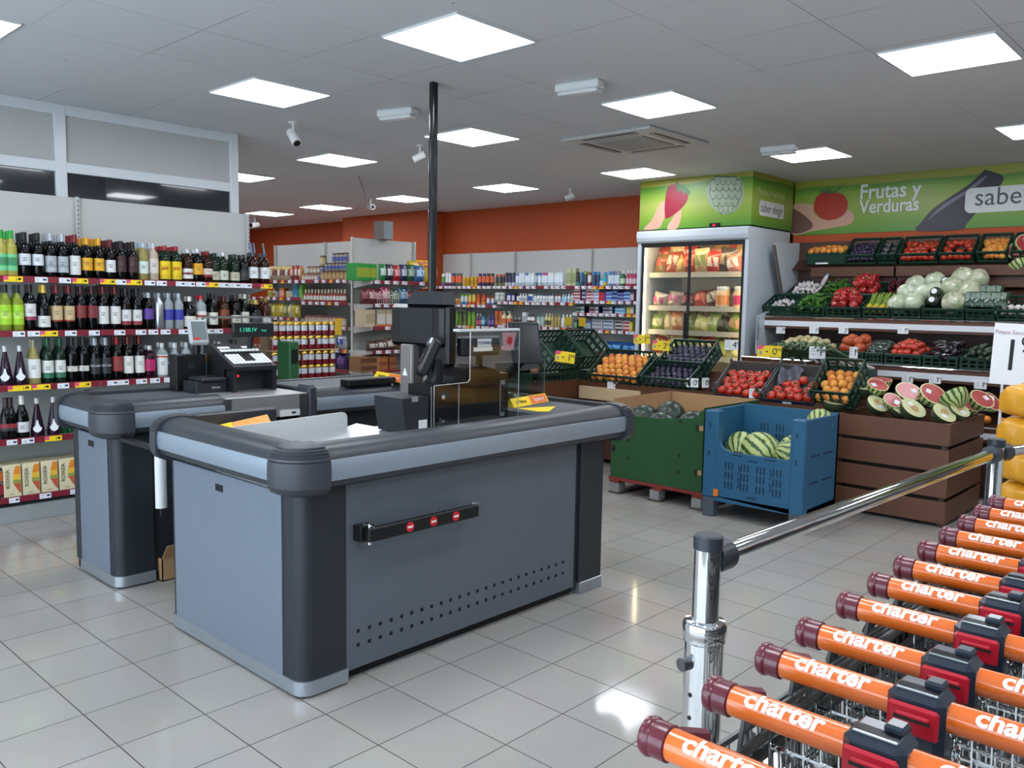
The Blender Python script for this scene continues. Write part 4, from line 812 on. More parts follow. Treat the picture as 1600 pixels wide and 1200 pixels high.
for rname, z, sc, lst in ROWS:
    seen = {}; tot = {}
    for p, k in lst: tot[k] = tot.get(k, 0) + 1
    for j, (p, k) in enumerate(lst):
        q = at(p*sc, (at(0, 0, 2, 0), 450)[1], 1, SHY+.05); x = q.x
        seen[k] = seen.get(k, 0) + 1
        lab = k + ' bottle' if 'bottle' not in k and 'flask' not in k else k
        pos = '' if tot[k] == 1 else ('left one of the pair, ' if seen[k] == 1 else 'right one of the pair, ') if tot[k] == 2 else ORD[seen[k]-1] + ' of its kind, '
        put_bottle(SPEC[k], (x, SHY+.052, z-.012), (lab + ', ' + pos + rname), 'bottles on the ' + rname, random.uniform(-.06, .1) - .35)
        # the bottle behind it
        if rname != 'fourth shelf' and k not in ('dark flask with white diamond label',):
            lab = lab.replace(' with orange yellow label', '').replace('with white and red label', 'with red label'); put_bottle(SPEC[k], (x + .01, SHY+.142, z-.012), '%s, second row, %s from left, %s' % (k if 'white chevron' in k else lab, ORD[j], rname.split()[0]), 'bottles on the ' + rname)
            if rname == 'top shelf' and j < 16: put_bottle(SPEC[k], (x + .016, SHY+.232, z-.012), '%s, third row, %s from left, %s' % (k if 'white chevron' in k else lab, ORD[j], rname.split()[0]), 'bottles on the ' + rname)
# blue pourers on the last whiskies
for i, (p, k) in enumerate([(1428, 0), (1440, 1), (1460, 2), (1505, 3)]):
    x = at(p*Z, 450, 1, SHY+.05).x
    tag(MB().box((-.008, -.003, 0), (.004, .003, .085), M=Matrix.Translation((x - .012*i*0, SHY+.05+.012*i*(i < 3), LZ[0] + .265)) @ Matrix.Rotation(-.18, 4, 'Y')).obj('neck_tag', mat('blue_grey_card', '#6f8396', .5)), '%s blue-grey neck tag standing over the end whisky bottles' % ORD[i], 'tag', 'neck tags on the end whiskies')
# small green bottles lying at the back of the fourth shelf
g0 = None
for i in range(7):
    x = at(490*Z2 + i*5.2, 450, 1, SHY+.12).x
    if g0 is None:
        g0 = thing('bottle', 'small green bottle with gold cap, first of the low row on the fourth shelf', 'bottle', (x, SHY+.12, LZ[3]-.012), group='small green bottles')
        MB().lathe([(.0, 0), (.028, 0), (.028, .09), (.012, .13), (.012, .16), (0, .16)], 12).obj('glass_body', GL['smallgreen'], g0); MB().lathe([(.0135, .15), (.0135, .166), (0, .166)], 10).obj('cap', mat('gold_cap', '#b79a45', .3, .7), g0)
    else: dup(g0, 'small green bottle with gold cap, %s of the low row on the fourth shelf' % ORD[i], (x, SHY+.12 + .05*(i % 2), LZ[3]-.012))
# cartons on the bottom shelf
CB = mat('cream_carton', '#ddd3ae', .55, var=.03); SUNM = [mat('sunset_orange', '#e0862a', .55), mat('sunset_yellow', '#e6b93c', .55), mat('field_green', '#8f9a4a', .55), mat('field_red', '#c4573a', .55)]
def carton():
    t = thing('wine_carton', 'x', 'carton', (0, 0, 0), group='cream wine cartons')
    MB().box((-.056, 0, 0), (.056, .2, .235), c=.002).obj('box', CB, t)
    pic = MB(); pts = lambda z0, z1, f0, f1: [(f0, z0), (.052, z0), (.052, z1), (f1, z1)]
    M = fr((0, -.001, 0), (1, 0, 0), (0, 0, 1))
    for k, (z0, z1, f0, f1) in enumerate([(.165, .225, .006, .02), (.125, .165, .002, .006), (.1, .125, .004, .002), (.03, .1, .044, .004)]): pic.prism(pts(z0, z1, f0, f1), M, .0008, k)
    pic.obj('front_picture', SUNM, t)
    text('ROIXEIA', fr((-.03, -.0012, .135), (0, 0, 1), (-1, 0, 0)), INK, t, size=.036, sx=1.0)
    MB().box((-.02, -.0015, .022), (.01, -.0005, .025)).obj('script_line', INK, t)
    tp = MB()
    for i in range(4): tp.prism([(-.04, .03 + .045*i), (.0, .045 + .045*i), (.04, .03 + .045*i), (.04, .036 + .045*i), (.0, .051 + .045*i), (-.04, .036 + .045*i)], Matrix.Translation((0, 0, .2352)), .0006)
    tp.obj('top_pattern', mat('grey_green_print', '#8d8a62', .6), t)
    return t
k0 = None
for i in range(5):
    x = at((110 + 27.5*i*5.33*0 + 137*i)*Z2 + 6.5, 760, 1, SHY+.03).x
    x = .74 + .1235*i
    lab = 'cream wine carton with sunset picture, %s from the left on the bottom shelf' % ORD[i]
    if k0 is None: k0 = carton(); k0.location = (x, SHY+.03, LZ[4]-.012); k0['label'] = lab
    else: dup(k0, lab, (x, SHY+.03, LZ[4]-.012))
t = thing('drinks_pack', 'brown and red shrink wrapped drinks pack beside the cream wine cartons', 'drinks pack', (.585, SHY+.08, LZ[4]-.012))
pk = MB()
for i in range(3):
    for j in range(2): pk.lathe([(.0, 0), (.04, 0), (.042, .02), (.042, .13), (.036, .2), (.02, .215), (0, .215)], 12, M=Matrix.Translation((-.05 + .08*i, .08*j, 0)))
pk.obj('bottles', mat('brown_cola', '#3b1710', .15, coat=.4), t)
MB().box((-.095, -.045, .03), (.155, -.04, .1)).obj('red_band', mat('red_band', '#8e2330', .4), t); MB().box((-.095, -.045, .13), (.155, -.04, .19)).obj('orange_band', mat('orange_band', '#b8622f', .4), t)
# ---------------------------------------------------------------- shelves along the far wall, the snack end and the jar aisle
def alt(ws, n, seed):
    """evenly spread shelf-edge tickets"""
    r = random.Random(seed); return [(ws*(i+.5)/n + r.uniform(-.02, .02), 'y' if r.random() < .13 else 'w', .08) for i in range(n) if r.random() < .93]
FZ = {'C': [1.88, 1.685, 1.52, 1.3, 1.0, .6, .2], 'B': [1.88, 1.655, 1.31, 1.0, .6, .2], 'A': [1.88, 1.6, 1.28, 1.0, .6, .2], 'D': [1.88, 1.6, 1.28, 1.0, .6, .2]}
BAY = {'C': (2.84, 1.46, 'next to the fridge'), 'B': (4.29, 2.84, 'second from the fridge'), 'A': (5.24, 4.29, 'third from the fridge'), 'D': (6.4, 5.24, 'behind the snack shelves')}
for k, (ya_, yb_, nm) in BAY.items():
    wd = ya_ - yb_
    wall_unit('white toiletry shelving bay on the far wall, ' + nm, (7.8, ya_, 0), (0, -1, 0), wd, .4, 2.4, .12, [(z, .4) for z in FZ[k]], {z: alt(wd, max(8, int(wd*9.5)), i + ord(k)) for i, z in enumerate(FZ[k][:4])}, uprights=(0, 1) if k == 'D' else (1,))
PROD = {}
def prod(kind, w_, h, c1, c2=None, c3=None, d=None):
    """a shelf product; local front faces -y, base at z 0"""
    key = (kind, round(w_, 3), round(h, 3), c1, c2, c3)
    if key in PROD: return PROD[key]
    pm = lambda c: mat('print_' + c.lstrip('#'), c, .4, var=.1, scale=60, coat=.2)
    nm = {'can': 'spray_can', 'bottle': 'toiletry_bottle', 'pump': 'pump_bottle', 'jar': 'jar', 'box': 'product_box', 'pouch': 'product_pouch', 'tin': 'drink_can', 'sauce': 'sauce_bottle'}[kind]
    t = thing(nm, 'x', nm.replace('_', ' '), (0, 0, -60)); r = w_/2; c2 = c2 or c1; n = 12
    if kind == 'can':
        MB().lathe([(0, 0), (r, 0), (r, h*.78), (r*.92, h*.8), (0, h*.8)], n).obj('body', pm(c1), t); MB().lathe([(r*.9, h*.79), (r*.9, h*.97), (r*.7, h), (0, h)], n).obj('cap', pm(c2), t)
        if c3: MB().lathe([(r*1.01, h*.06), (r*1.01, h*.3)], n, cap=False).obj('printed_band', pm(c3), t)
    elif kind in ('bottle', 'pump', 'sauce'):
        q = .62 if kind == 'sauce' else .72
        MB().lathe([(0, 0), (r*.95, 0), (r, h*.03), (r, h*q*.9), (r*.75, h*q), (r*.36, h*(q+.06)), (r*.34, h*(q+.12)), (0, h*(q+.12))], n).obj('body', pm(c1), t)
        if kind == 'pump': MB().cyl((0, 0, h*.8), (0, 0, h*.95), r*.16, 8).cyl((0, 0, h*.8), (0, 0, h*.86), r*.4, 10).box((-r*.2, -r*.9, h*.94), (r*.2, r*.25, h)).obj('pump_head', pm(c2), t)
        else: MB().lathe([(r*.42, h*(q+.08)), (r*.42, h*.98), (0, h)], n).obj('cap', pm(c2), t)
        if c3: MB().lathe([(r*1.01, h*.18), (r*1.01, h*.5)], n, a0=-PI, a1=0, cap=False).obj('label', pm(c3), t)
    elif kind == 'jar':
        MB().lathe([(0, 0), (r*.94, 0), (r, h*.05), (r, h*.72), (r*.85, h*.82), (0, h*.82)], n).obj('glass_body', pm(c1), t); MB().lathe([(r*.88, h*.82), (r*.9, h*.84), (r*.9, h*.98), (r*.86, h), (0, h)], n).obj('lid', pm(c2), t)
        if c3: MB().lathe([(r*1.01, h*.18), (r*1.01, h*.6)], n, a0=-PI, a1=0, cap=False).obj('label', pm(c3), t)
    elif kind == 'box':
        MB().box((-r, 0, 0), (r, d or .14, h), c=.002).obj('carton', pm(c1), t)
        mb = MB().box((-r*.9, -.001, h*.2), (r*(.15 if c3 else .9), 0, h*.75)); mb.obj('front_print', pm(c2), t)
        if c3: MB().box((r*.25, -.001, h*.15), (r*.9, 0, h*.85)).obj('picture', pm(c3), t)
    elif kind == 'pouch':
        dp = d or .05
        def f(s): return lambda u, v: ((u-.5)*w_*(1 - .06*math.sin(PI*v)), s*dp*(math.sin(PI*u)**.5)*(math.sin(PI*v)**.6)*(1 + .1*math.sin(9*u + 5*v)) + .012*v*0, h*v)
        MB().grid(f(-1), 10, 10).grid(f(1), 6, 6).obj('bag', mat('film_' + c1.lstrip('#'), c1, .24, 0, .38, 38, coat=.3), t)
        MB().grid(lambda u, v: ((u*.7-.35)*w_, -dp*1.04*(math.sin(PI*(.15+.7*u))**.5)*(math.sin(PI*(.35+.4*v))**.6)-.002, h*(.35+.4*v)), 6, 4).obj('printed_panel', pm(c2), t)
        if c3: MB().grid(lambda u, v: ((u*.8-.4)*w_, -dp*1.05*(math.sin(PI*(.1+.8*u))**.5)*(math.sin(PI*(.78+.14*v))**.6)-.002, h*(.78+.14*v)), 6, 3).obj('header_band', pm(c3), t)
    t['_n'] = 0; PROD[key] = t
    return t
NM = {}
def put(spec, loc, ang, lab, group, mw=None):
    t = prod(*spec[:6], **({'d': spec[6]} if len(spec) > 6 else {}))
    o = t if not t['_n'] else dup(t, lab); t['_n'] = t['_n'] + 1
    o.location = loc; o.rotation_euler = (0, 0, ang); o['label'] = lab; o['group'] = group; return o
FX = 7.85
def wall_row(items, z, shelf, sc, x0, axis=0, val=FX, ang=-PI/2, back=None):
    """items: (zoom x, spec, description, how many stacked)"""
    for j, it in enumerate(items):
        p, spec, desc = it[:3]; st = it[3] if len(it) > 3 else 1
        if axis == 0: y = at(p*sc + x0, 460, 0, val).y; loc = (val, y)
        else: x = at(p*sc + x0, 460, 1, val).x; loc = (x, val)
        for k in range(st):
            lv = '' if st == 1 else [', lowest', ', second up', ', third up', ', topmost'][k if k < st-1 else 3] + ' of stack'
            put(spec, (loc[0], loc[1], z + k*spec[2]*1.005 - .0115), ang, '%s%s, %s from left, %s' % (desc, lv, ORD[j], shelf), 'goods on the ' + shelf)
S5, S6 = 140/1200, .125
can = lambda w_, h, a, b=None, c=None: ('can', w_, h, a, b or a, c)
r1 = [(112, can(.062, .2, '#5c9c3c', '#e6ebe6', '#6b4a9a'), 'green spray'), (160, can(.055, .215, '#dfe2e2', '#f0f0f0', '#5a3a44'), 'white spray'), (200, can(.055, .21, '#dfe2e2', '#f0f0f0', '#5a3a44'), 'white spray')]
r1 += [(x, can(.066, .205, '#d4521c', '#3a3880', '#3a3880'), 'orange spray with violet cap') for x in (245,)] + [(x, can(.066, .205, '#d4521c', '#6b6a5c', '#2f5c3a'), 'orange spray with green base') for x in (300, 338)]
r1 += [(x, ('box', .052, .145, '#d8b026', '#b98a1a', None, .05), 'yellow pack') for x in (388, 432, 490, 538)]
r1 += [(x, can(.062, .195, '#d0561f', '#2e2f6c', '#22245c'), 'orange and indigo spray') for x in (600, 655)] + [(x, can(.062, .195, '#d0561f', '#2a2a2c', '#232426'), 'orange and black spray') for x in (710, 765)]
r1 += [(x, can(.05, .18, '#23262a', '#c25a2c', '#6f7a3a'), 'black can with orange top') for x in (825, 875, 915)] + [(x, can(.056, .2, '#22294a', '#1c2136', '#c9cdd6'), 'navy can') for x in (955, 1000, 1050)]
r1 += [(x, can(.056, .195, '#d5e1e9', '#dfe9ef' if i % 3 else '#5d88b8', '#aebfcb'), 'white deodorant') for i, x in enumerate((1098, 1140, 1180, 1222, 1265, 1308, 1350))]
r1 = [(x*S5 + 680,) + rest for x, *rest in [tuple(q) for q in r1]] if False else r1
wall_row([(q[0]*S5+680,) + tuple(q[1:]) for q in r1], 1.88, 'top toiletry shelf', 1, 0)
r1b = [(x, can(.056, .195, '#d7e2ea', c, '#b4c3ce'), 'white deodorant with %s cap' % n) for x, c, n in ((45, '#3c56a8', 'blue'), (95, '#b6d6b4', 'pale green'), (140, '#d9e3e8', 'plain'), (185, '#4a60b0', 'blue'), (235, '#c0558e', 'pink'), (265, '#c0558e', 'pink'), (308, '#dfe6ea', 'clear'), (345, '#dfe6ea', 'clear'), (390, '#d5dde2', 'plain'), (425, '#cfe0ec', 'pale'), (462, '#cfe0ec', 'pale'))]
r1b += [(x, ('box', .075, .25, '#b9c09a', '#8f9c70', None, .07), 'tall pale olive box') for x in (545, 605)]
r1b += [(660, can(.05, .2, '#1d2226', '#101214', '#2c8a8c'), 'black can with teal band'), (712, can(.055, .19, '#1d6a80', '#2a6cc0', '#1a3c50'), 'teal can with blue cap'), (757, can(.058, .205, '#1c2a50', '#76b82c', '#223464'), 'navy can with lime cap'), (808, can(.06, .19, '#d3d0c6', '#8d2330', '#8d2330'), 'white can with maroon cap'), (865, can(.056, .195, '#1d3558', '#2f8ad0', '#20508a'), 'blue can with bright blue cap'), (912, can(.056, .195, '#1d3558', '#2f8ad0', '#20508a'), 'blue can with bright blue cap'), (955, ('box', .07, .105, '#27a6c0', '#d7e6ea', None, .06), 'cyan pack'), (1002, can(.05, .19, '#2a9cc0', '#3aa8d8', '#d9c04a'), 'light blue can')]
r1b += [(x, ('box', .045, .2, c, '#cfe0ea', None, .03), n) for x, c, n in ((1058, '#4c7fb0', 'blue toothbrush pack'), (1092, '#5c86a8', 'blue toothbrush pack'), (1128, '#8a6f96', 'purple toothbrush pack'), (1160, '#96a0a8', 'grey toothbrush pack'))]
r1b += [(1222, ('bottle', .075, .21, '#1c5c40', '#e8ebea', '#c6e0b8'), 'green mouthwash bottle')] + [(x, ('bottle', .062, .21, '#b53a5c', '#eceeee', '#d8c0c8'), 'pink mouthwash bottle') for x in (1288, 1330, 1372)]
wall_row([(q[0]*S6+820,) + tuple(q[1:]) for q in r1b], 1.88, 'top shelf near the fridge', 1, 0)
r2a = [(295, can(.05, .09, '#b8791c', '#d8a828'), 'amber jar'), (328, can(.05, .09, '#b8791c', '#d8a828'), 'amber jar')] + [(x, can(.062, .165, '#d4dbe0', '#6ea83c', '#3f86b8'), 'white sun spray with green cap') for x in (370, 422)] + [(x, can(.06, .165, '#d8b43a', '#c9c04a', '#d2562c'), 'yellow sun spray') for x in (472, 525)] + [(x, can(.07, .165, '#cf5a1c', '#b8481a', '#e08a3c'), 'orange sun spray') for x in (585, 655)] + [(x, can(.056, .13, '#d9dde0', '#d0632a', '#3a78b8'), 'white sun tube with orange cap') for x in (714, 772)]
wall_row([(q[0]*S5+680,) + tuple(q[1:]) for q in r2a], 1.6, 'sun cream shelf', 1, 0)
r2b = [(840*S5+680, ('jar', .085, .07, '#d8dad6', '#e4e6e2', '#a9b0b0'), 'white cream tub', 2), (905*S5+680, ('jar', .085, .07, '#d8dad6', '#e4e6e2', '#a9b0b0'), 'white cream tub', 2), (985*S5+680, ('box', .075, .13, '#2a2f78', '#d0d4e4', None, .07), 'indigo cream box'), (1045*S5+680, ('box', .06, .13, '#1d2440', '#c4c8d8', None, .07), 'navy cream box'), (1108*S5+680, ('box', .05, .12, '#26292e', '#dfe0e2', None, .06), 'black and white box')]
r2b += [(x*S5+680, ('bottle', .045, .13, '#dfe2e4', '#e9ecee', '#a8b0b8'), 'white roll-on') for x in (1145, 1182, 1218)] + [(1275*S5+680, ('box', .085, .12, '#dfe4ea', '#2850a8', None, .05), 'white and blue pack'), (1342*S5+680, ('bottle', .05, .12, '#d5e2dc', '#55a088', None), 'white bottle with green cap'), (125*S6+820, ('bottle', .045, .11, '#8fa09a', '#5c6c66', None), 'grey green bottle')]
r2b += [(x*S6+820, ('bottle', .048, .125, '#e1e5e6', c, '#bfc8ce'), 'white roll-on with %s cap' % n) for x, c, n in ((168, '#3aa07a', 'green'), (204, '#3aa07a', 'green'), (240, '#6a4a98', 'violet'), (276, '#6a4a98', 'violet'), (312, '#5d62a0', 'slate'), (346, '#7a86a0', 'slate'), (398, '#b02238', 'red'), (436, '#b02238', 'red'))] + [(x*S6+820, ('bottle', .042, .12, '#a8cbe6', '#d8e6f0', None), 'pale blue bottle') for x in (482, 514)] + [(x*S6+820, ('bottle', .045, .13, '#dbe3e6', '#e6ecee', '#a9bcc6'), 'white lotion bottle') for x in (555, 594)]
wall_row(r2b, 1.655, 'deodorant shelf', 1, 0)
bx = lambda c, p, c3=None, h=.042, w_=.125: ('box', w_, h, c, p, c3, .18)
r2c = [(650, bx('#8e2a38', '#d9cfcf'), 'maroon toothpaste box', 4), (738, bx('#d6d8e0', '#2a2f7c', None, .055, .07), 'white and violet box', 3), (815, bx('#a81e2e', '#e0d8d8', '#cfd4d8'), 'red toothpaste box', 4), (893, bx('#7f9cc8', '#e0e6ee', None, .042, .09), 'pale blue toothpaste box', 4), (972, bx('#b8232c', '#d03a3c', '#2f56a8'), 'bright red toothpaste box', 3), (1052, bx('#2f58b0', '#9fb8e0', None, .045, .09), 'blue toothpaste box', 3), (1122, bx('#23305c', '#6f9cd0', None, .05, .1), 'navy toothpaste box', 3), (1200, bx('#2c3472', '#8088c8'), 'indigo toothpaste box', 3), (1278, bx('#2450a0', '#9cc4e8', None, .045, .1), 'blue whitening box', 3), (1340, bx('#8a5c74', '#d0c4cc', None, .13, .06), 'mauve carton', 1)]
wall_row([(q[0]*S6+820,) + tuple(q[1:]) for q in r2c], 1.685, 'toothpaste shelf', 1, 0)
r3c = [(690, bx('#1d2a48', '#7f9c84', '#b8c4ba', .05, .17), 'navy toothpaste box with green print', 2), (868, bx('#1f2344', '#b08088', '#c8c4c8', .05, .17), 'navy toothpaste box with pink print', 2), (1040, bx('#222a4c', '#9aa0a4', '#b4bcc0', .05, .17), 'navy toothpaste box with grey print', 2), (1195, bx('#4f9ccc', '#a9d0e6', None, .045, .17), 'light blue toothpaste box', 2), (1300, bx('#d2b82c', '#e4d26a', None, .1, .06), 'yellow carton', 1), (1345, bx('#a9a4a0', '#d4d0cc', None, .1, .05), 'grey carton', 1)]
wall_row([(q[0]*S6+820,) + tuple(q[1:]) for q in r3c], 1.52, 'lower toothpaste shelf', 1, 0)
r4c = [(640, bx('#3c6e54', '#88b09a', None, .13, .06), 'green carton', 1), (790, bx('#5078a0', '#c8d6e0', None, .12, .12), 'blue carton', 1), (912, bx('#c3c8ca', '#8d969c', None, .048, .17), 'white paste box', 3), (1052, bx('#c8d0d6', '#7088a0', None, .048, .16), 'white and blue paste box', 3), (1182, bx('#d0d2d2', '#3a3c40', None, .046, .11), 'white paste box with black print', 3), (1280, bx('#d4cccc', '#b0424a', None, .046, .1), 'white and red paste box', 3), (1338, bx('#c9b634', '#dccf6a', None, .13, .05), 'yellow carton', 1)]
wall_row([(q[0]*S6+820,) + tuple(q[1:]) for q in r4c], 1.3, 'lowest paste shelf', 1, 0)
r3a = [(300, can(.06, .22, '#5c9a2c', '#46781f'), 'bright green can'), (350, can(.065, .22, '#4a5c22', '#38481a', '#76883a'), 'olive shampoo'), (408, can(.065, .22, '#4a5c22', '#38481a', '#76883a'), 'olive shampoo'), (468, can(.066, .215, '#6f9c30', '#5f8a28'), 'lime green can'), (522, can(.066, .215, '#6f9c30', '#5f8a28'), 'lime green can'), (574, ('pump', .05, .19, '#5a3466', '#dfe0e4', '#cf6080'), 'plum pump bottle'), (612, ('pump', .05, .19, '#5a3466', '#dfe0e4', '#cf6080'), 'plum pump bottle'), (655, ('pump', .07, .21, '#23809c', '#3c4448', '#8fd0d8'), 'teal pump bottle'), (735, ('pump', .055, .21, '#40307c', '#50585c', '#8070b0'), 'violet pump bottle'), (778, ('pump', .055, .21, '#3a2a70', '#50585c', '#8070b0'), 'deep violet pump bottle')]
wall_row([(q[0]*S5+680,) + tuple(q[1:]) for q in r3a], 1.28, 'shampoo shelf', 1, 0)
r3b = [(835*S5+680, can(.07, .21, '#a04a14', '#b85c1c', '#c47a34'), 'amber shampoo'), (885*S5+680, can(.06, .21, '#a8521a', '#b8611f', '#c47a34'), 'amber shampoo')] + [(x*S5+680, ('pump', .085, .21, '#d3c39c', '#d9d6cc', '#cf6a4a'), 'cream pump soap with red mark') for x in (932, 1005)] + [(x*S5+680, ('pump', .055, .125, '#4a2c2a', '#e0dfdc', '#d4d2cc'), 'brown pump soap') for x in (1080, 1134)] + [(1195*S5+680, ('box', .07, .2, '#d9dde0', '#9aa6b0', None, .06), 'white patterned box')] + [(x, ('bottle', .06, .18, '#e2e5e6', '#35393c', '#6c2a34'), 'white bottle with dark cap') for x in (1265*S5+680, 1316*S5+680, 62*S6+820, 110*S6+820)]
r3b += [(185*S6+820, ('bottle', .07, .19, '#8fa89c', '#2f7a54', '#b8c8c0'), 'clear green bottle'), (235*S6+820, ('bottle', .06, .19, '#a4b8b8', '#5c7c74', None), 'pale green bottle')] + [(x*S6+820, ('bottle', .05, .2, '#d2c48a', '#d8cca0', '#5c5438'), 'cream bath bottle') for x in (280, 318)] + [(x*S6+820, ('bottle', .045, .2, '#b3a05c', '#a8965a', None), 'tan bath bottle') for x in (356, 396, 436)] + [(x*S6+820, ('bottle', .06, .19, '#e0e3e2', '#f0f0f0', None), 'white bath bottle') for x in (490, 535, 580)]
wall_row(r3b, 1.31, 'soap shelf', 1, 0)
for i, (x, y, z) in enumerate(((540, 900, 1.31), (718, 905, 1.3))):
    p = at(x*S6+820, y*S6+390, 0, 7.79); t = thing('offer_card', ('mustard yellow square offer card in front of the white bath bottles', 'mustard yellow square offer card at the left of the lowest paste shelf')[i], 'card', p)
    MB().box((-.002, -.06, -.06), (.002, .06, .06)).obj('card', mat('mustard_card', '#b89a1c', .55), t); MB().box((0, -.01, -.1), (.004, .01, -.05)).obj('clip', CLEAR, t)
for i in range(3): put(('pouch', .3, .16, '#1d4f8c', '#4c9ad8', None, .1), (7.86, 2.15 - .26*i, .989), -PI/2, 'blue pack, %s from left, below the paste boxes' % ORD[i], 'blue packs below the paste boxes')
# ---- snack end
LZG = [1.875, 1.6, 1.33, 1.045, .8, .45, .15]
wall_unit('white end-of-aisle snack shelving behind the silver register post', (5.0, 3.6, 0), (1, 0, 0), .98, .44, 2.385, .12, [(z, .42) for z in LZG], {z: alt(.98, 7, 50+i) for i, z in enumerate(LZG[:4])})
S3, S4 = .1, 140/1200
GY = 3.66
gs = [(230, ('box', .11, .2, '#1f8c3c', '#8a9c28', None, .2), 'green snack box'), (330, ('box', .11, .2, '#1f8c3c', '#8a9c28', None, .2), 'green snack box'), (430, ('box', .11, .2, '#1f8c3c', '#8a9c28', None, .2), 'green snack box'), (565, ('pouch', .11, .205, '#2a8a48', '#d4dcd4', '#1f6c34', .05), 'green and white snack bag'), (672, ('pouch', .115, .205, '#262a34', '#d8dadc', '#3a3440', .05), 'black and white snack bag'), (785, ('pouch', .115, .2, '#b02432', '#d8a0a0', '#9c1c28', .05), 'red snack bag'), (890, ('pouch', .115, .21, '#20264c', '#c8ccdc', '#2a3468', .05), 'navy snack bag'), (1000, ('pouch', .13, .215, '#1d5a3c', '#a0b8a8', '#17462e', .06), 'dark green snack bag'), (1130, ('pouch', .17, .21, '#2c6aa8', '#b8d4e8', '#2a4c80', .07), 'bright blue snack bag'), (1270, ('pouch', .16, .24, '#d9b624', '#c89a20', '#c0402c', .07), 'yellow snack bag')]
wall_row([(q[0]*S3+540 if q[0] > 450 else 540 + q[0]*S3,) + tuple(q[1:]) for q in gs], 1.875, 'top snack shelf', 1, 0, axis=1, val=GY, ang=0)
gs2 = [(1060, ('pouch', .22, .27, '#d6b224', '#c08a1c', '#d8c860', .08), 'big yellow crisp bag'), (1190, ('pouch', .24, .29, '#d9b41f', '#c98f1f', '#b8302c', .08), 'big yellow crisp bag'), (1310, ('pouch', .22, .28, '#d2b03a', '#b88a50', '#d8c860', .08), 'big yellow crisp bag')]
wall_row([(q[0]*S3+540,) + tuple(q[1:]) for q in gs2], 1.875, 'back of the top snack shelf', 1, 0, axis=1, val=GY+.18, ang=0)
gs3 = [(300, ('pouch', .14, .18, '#5a2026', '#8c5050', None, .05), 'dark red sweet bag'), (400, ('pouch', .14, .19, '#6a2830', '#c4a0a0', None, .05), 'dark red sweet bag'), (500, ('pouch', .14, .18, '#6a2434', '#b88088', None, .05), 'wine red sweet bag'), (610, ('pouch', .15, .21, '#a8485c', '#d0b0b0', None, .05), 'pink sweet bag'), (760, ('pouch', .15, .19, '#4a5c50', '#98a090', None, .05), 'grey green sweet bag'), (890, ('pouch', .16, .21, '#2f5a78', '#8ca8b8', None, .05), 'slate blue sweet bag'), (1020, ('pouch', .15, .16, '#74242c', '#a05050', None, .05), 'maroon sweet bag')]
wall_row([(q[0]*S3+540,) + tuple(q[1:]) for q in gs3], 1.6, 'sweet shelf', 1, 0, axis=1, val=GY, ang=0)
t = thing('wire_basket', 'small white wire basket holding the dark red sweet bags', 'basket', (5.22, 3.63, 1.59)); mb = MB()
for z in (.004, .11): mb.tube([(-.16, -.02, z), (.16, -.02, z), (.16, .2, z), (-.16, .2, z)], .003, 5, closed=True)
for i in range(11): mb.tube([(-.16+.032*i, -.02, 0), (-.16+.032*i, -.02, .11)], .002, 4)
mb.obj('wires', WHITE, t)
gs4 = [(330, ('box', .15, .21, '#c2b294', '#a89878', None, .2), 'beige biscuit pack with orange foot'), (480, ('box', .13, .21, '#bcae94', '#d6d2c8', None, .2), 'beige biscuit pack with orange foot'), (600, ('box', .13, .21, '#b8a88c', '#d4cec4', None, .2), 'beige biscuit pack with orange foot')]
wall_row([(q[0]*S4+540,) + tuple(q[1:]) for q in gs4], 1.33, 'biscuit shelf', 1, 0, axis=1, val=GY, ang=0)
tag(MB().box((5.1, 3.652, 1.322), (5.62, 3.657, 1.345)).obj('orange_tray', mat('orange_tray', '#c4582a', .5)), 'low orange tray edge under the beige biscuit packs', 'tray')
gs5 = [(350, ('pouch', .17, .12, '#4a2e28', '#b8b0a8', None, .06), 'brown bread bag'), (470, ('pouch', .16, .13, '#5a3a30', '#c0bab4', None, .06), 'brown bread bag'), (590, ('pouch', .16, .15, '#5c4034', '#c4b8a8', None, .06), 'brown bread bag'), (680, ('pouch', .15, .2, '#6a5040', '#c8bca4', None, .06), 'tall brown bread bag')]
wall_row([(q[0]*S4+540,) + tuple(q[1:]) for q in gs5], 1.045, 'bread shelf', 1, 0, axis=1, val=GY, ang=0)
gs6 = [(280, ('box', .18, .09, '#8c6440', '#5c3c28', None, .22), 'brown loaf pack', 2), (410, ('box', .13, .09, '#946c48', '#5a3824', '#b08050', .22), 'brown loaf pack', 2), (520, ('box', .12, .09, '#8c4a2c', '#a86a3c', None, .22), 'rust loaf pack', 2), (640, ('box', .12, .09, '#7c4430', '#9c603c', None, .22), 'rust loaf pack', 2)]
wall_row([(q[0]*S4+540,) + tuple(q[1:]) for q in gs6], .8, 'loaf shelf', 1, 0, axis=1, val=GY, ang=0)
t = thing('wall_speaker', 'grey box loudspeaker on top of the white snack shelving', 'loudspeaker', (5.47, 3.98, 2.386))
MB().box((-.075, -.06, 0), (.075, .14, .225), c=.004).obj('cabinet', mat('shaded_brown_grey', '#6b5f5c', .4), t); MB().box((-.07, -.064, .006), (.07, -.06, .22)).obj('front_grille', mat('lit_grey_grille', '#8b969c', .5), t)  # dark brown side and lit grey front are put into the colours
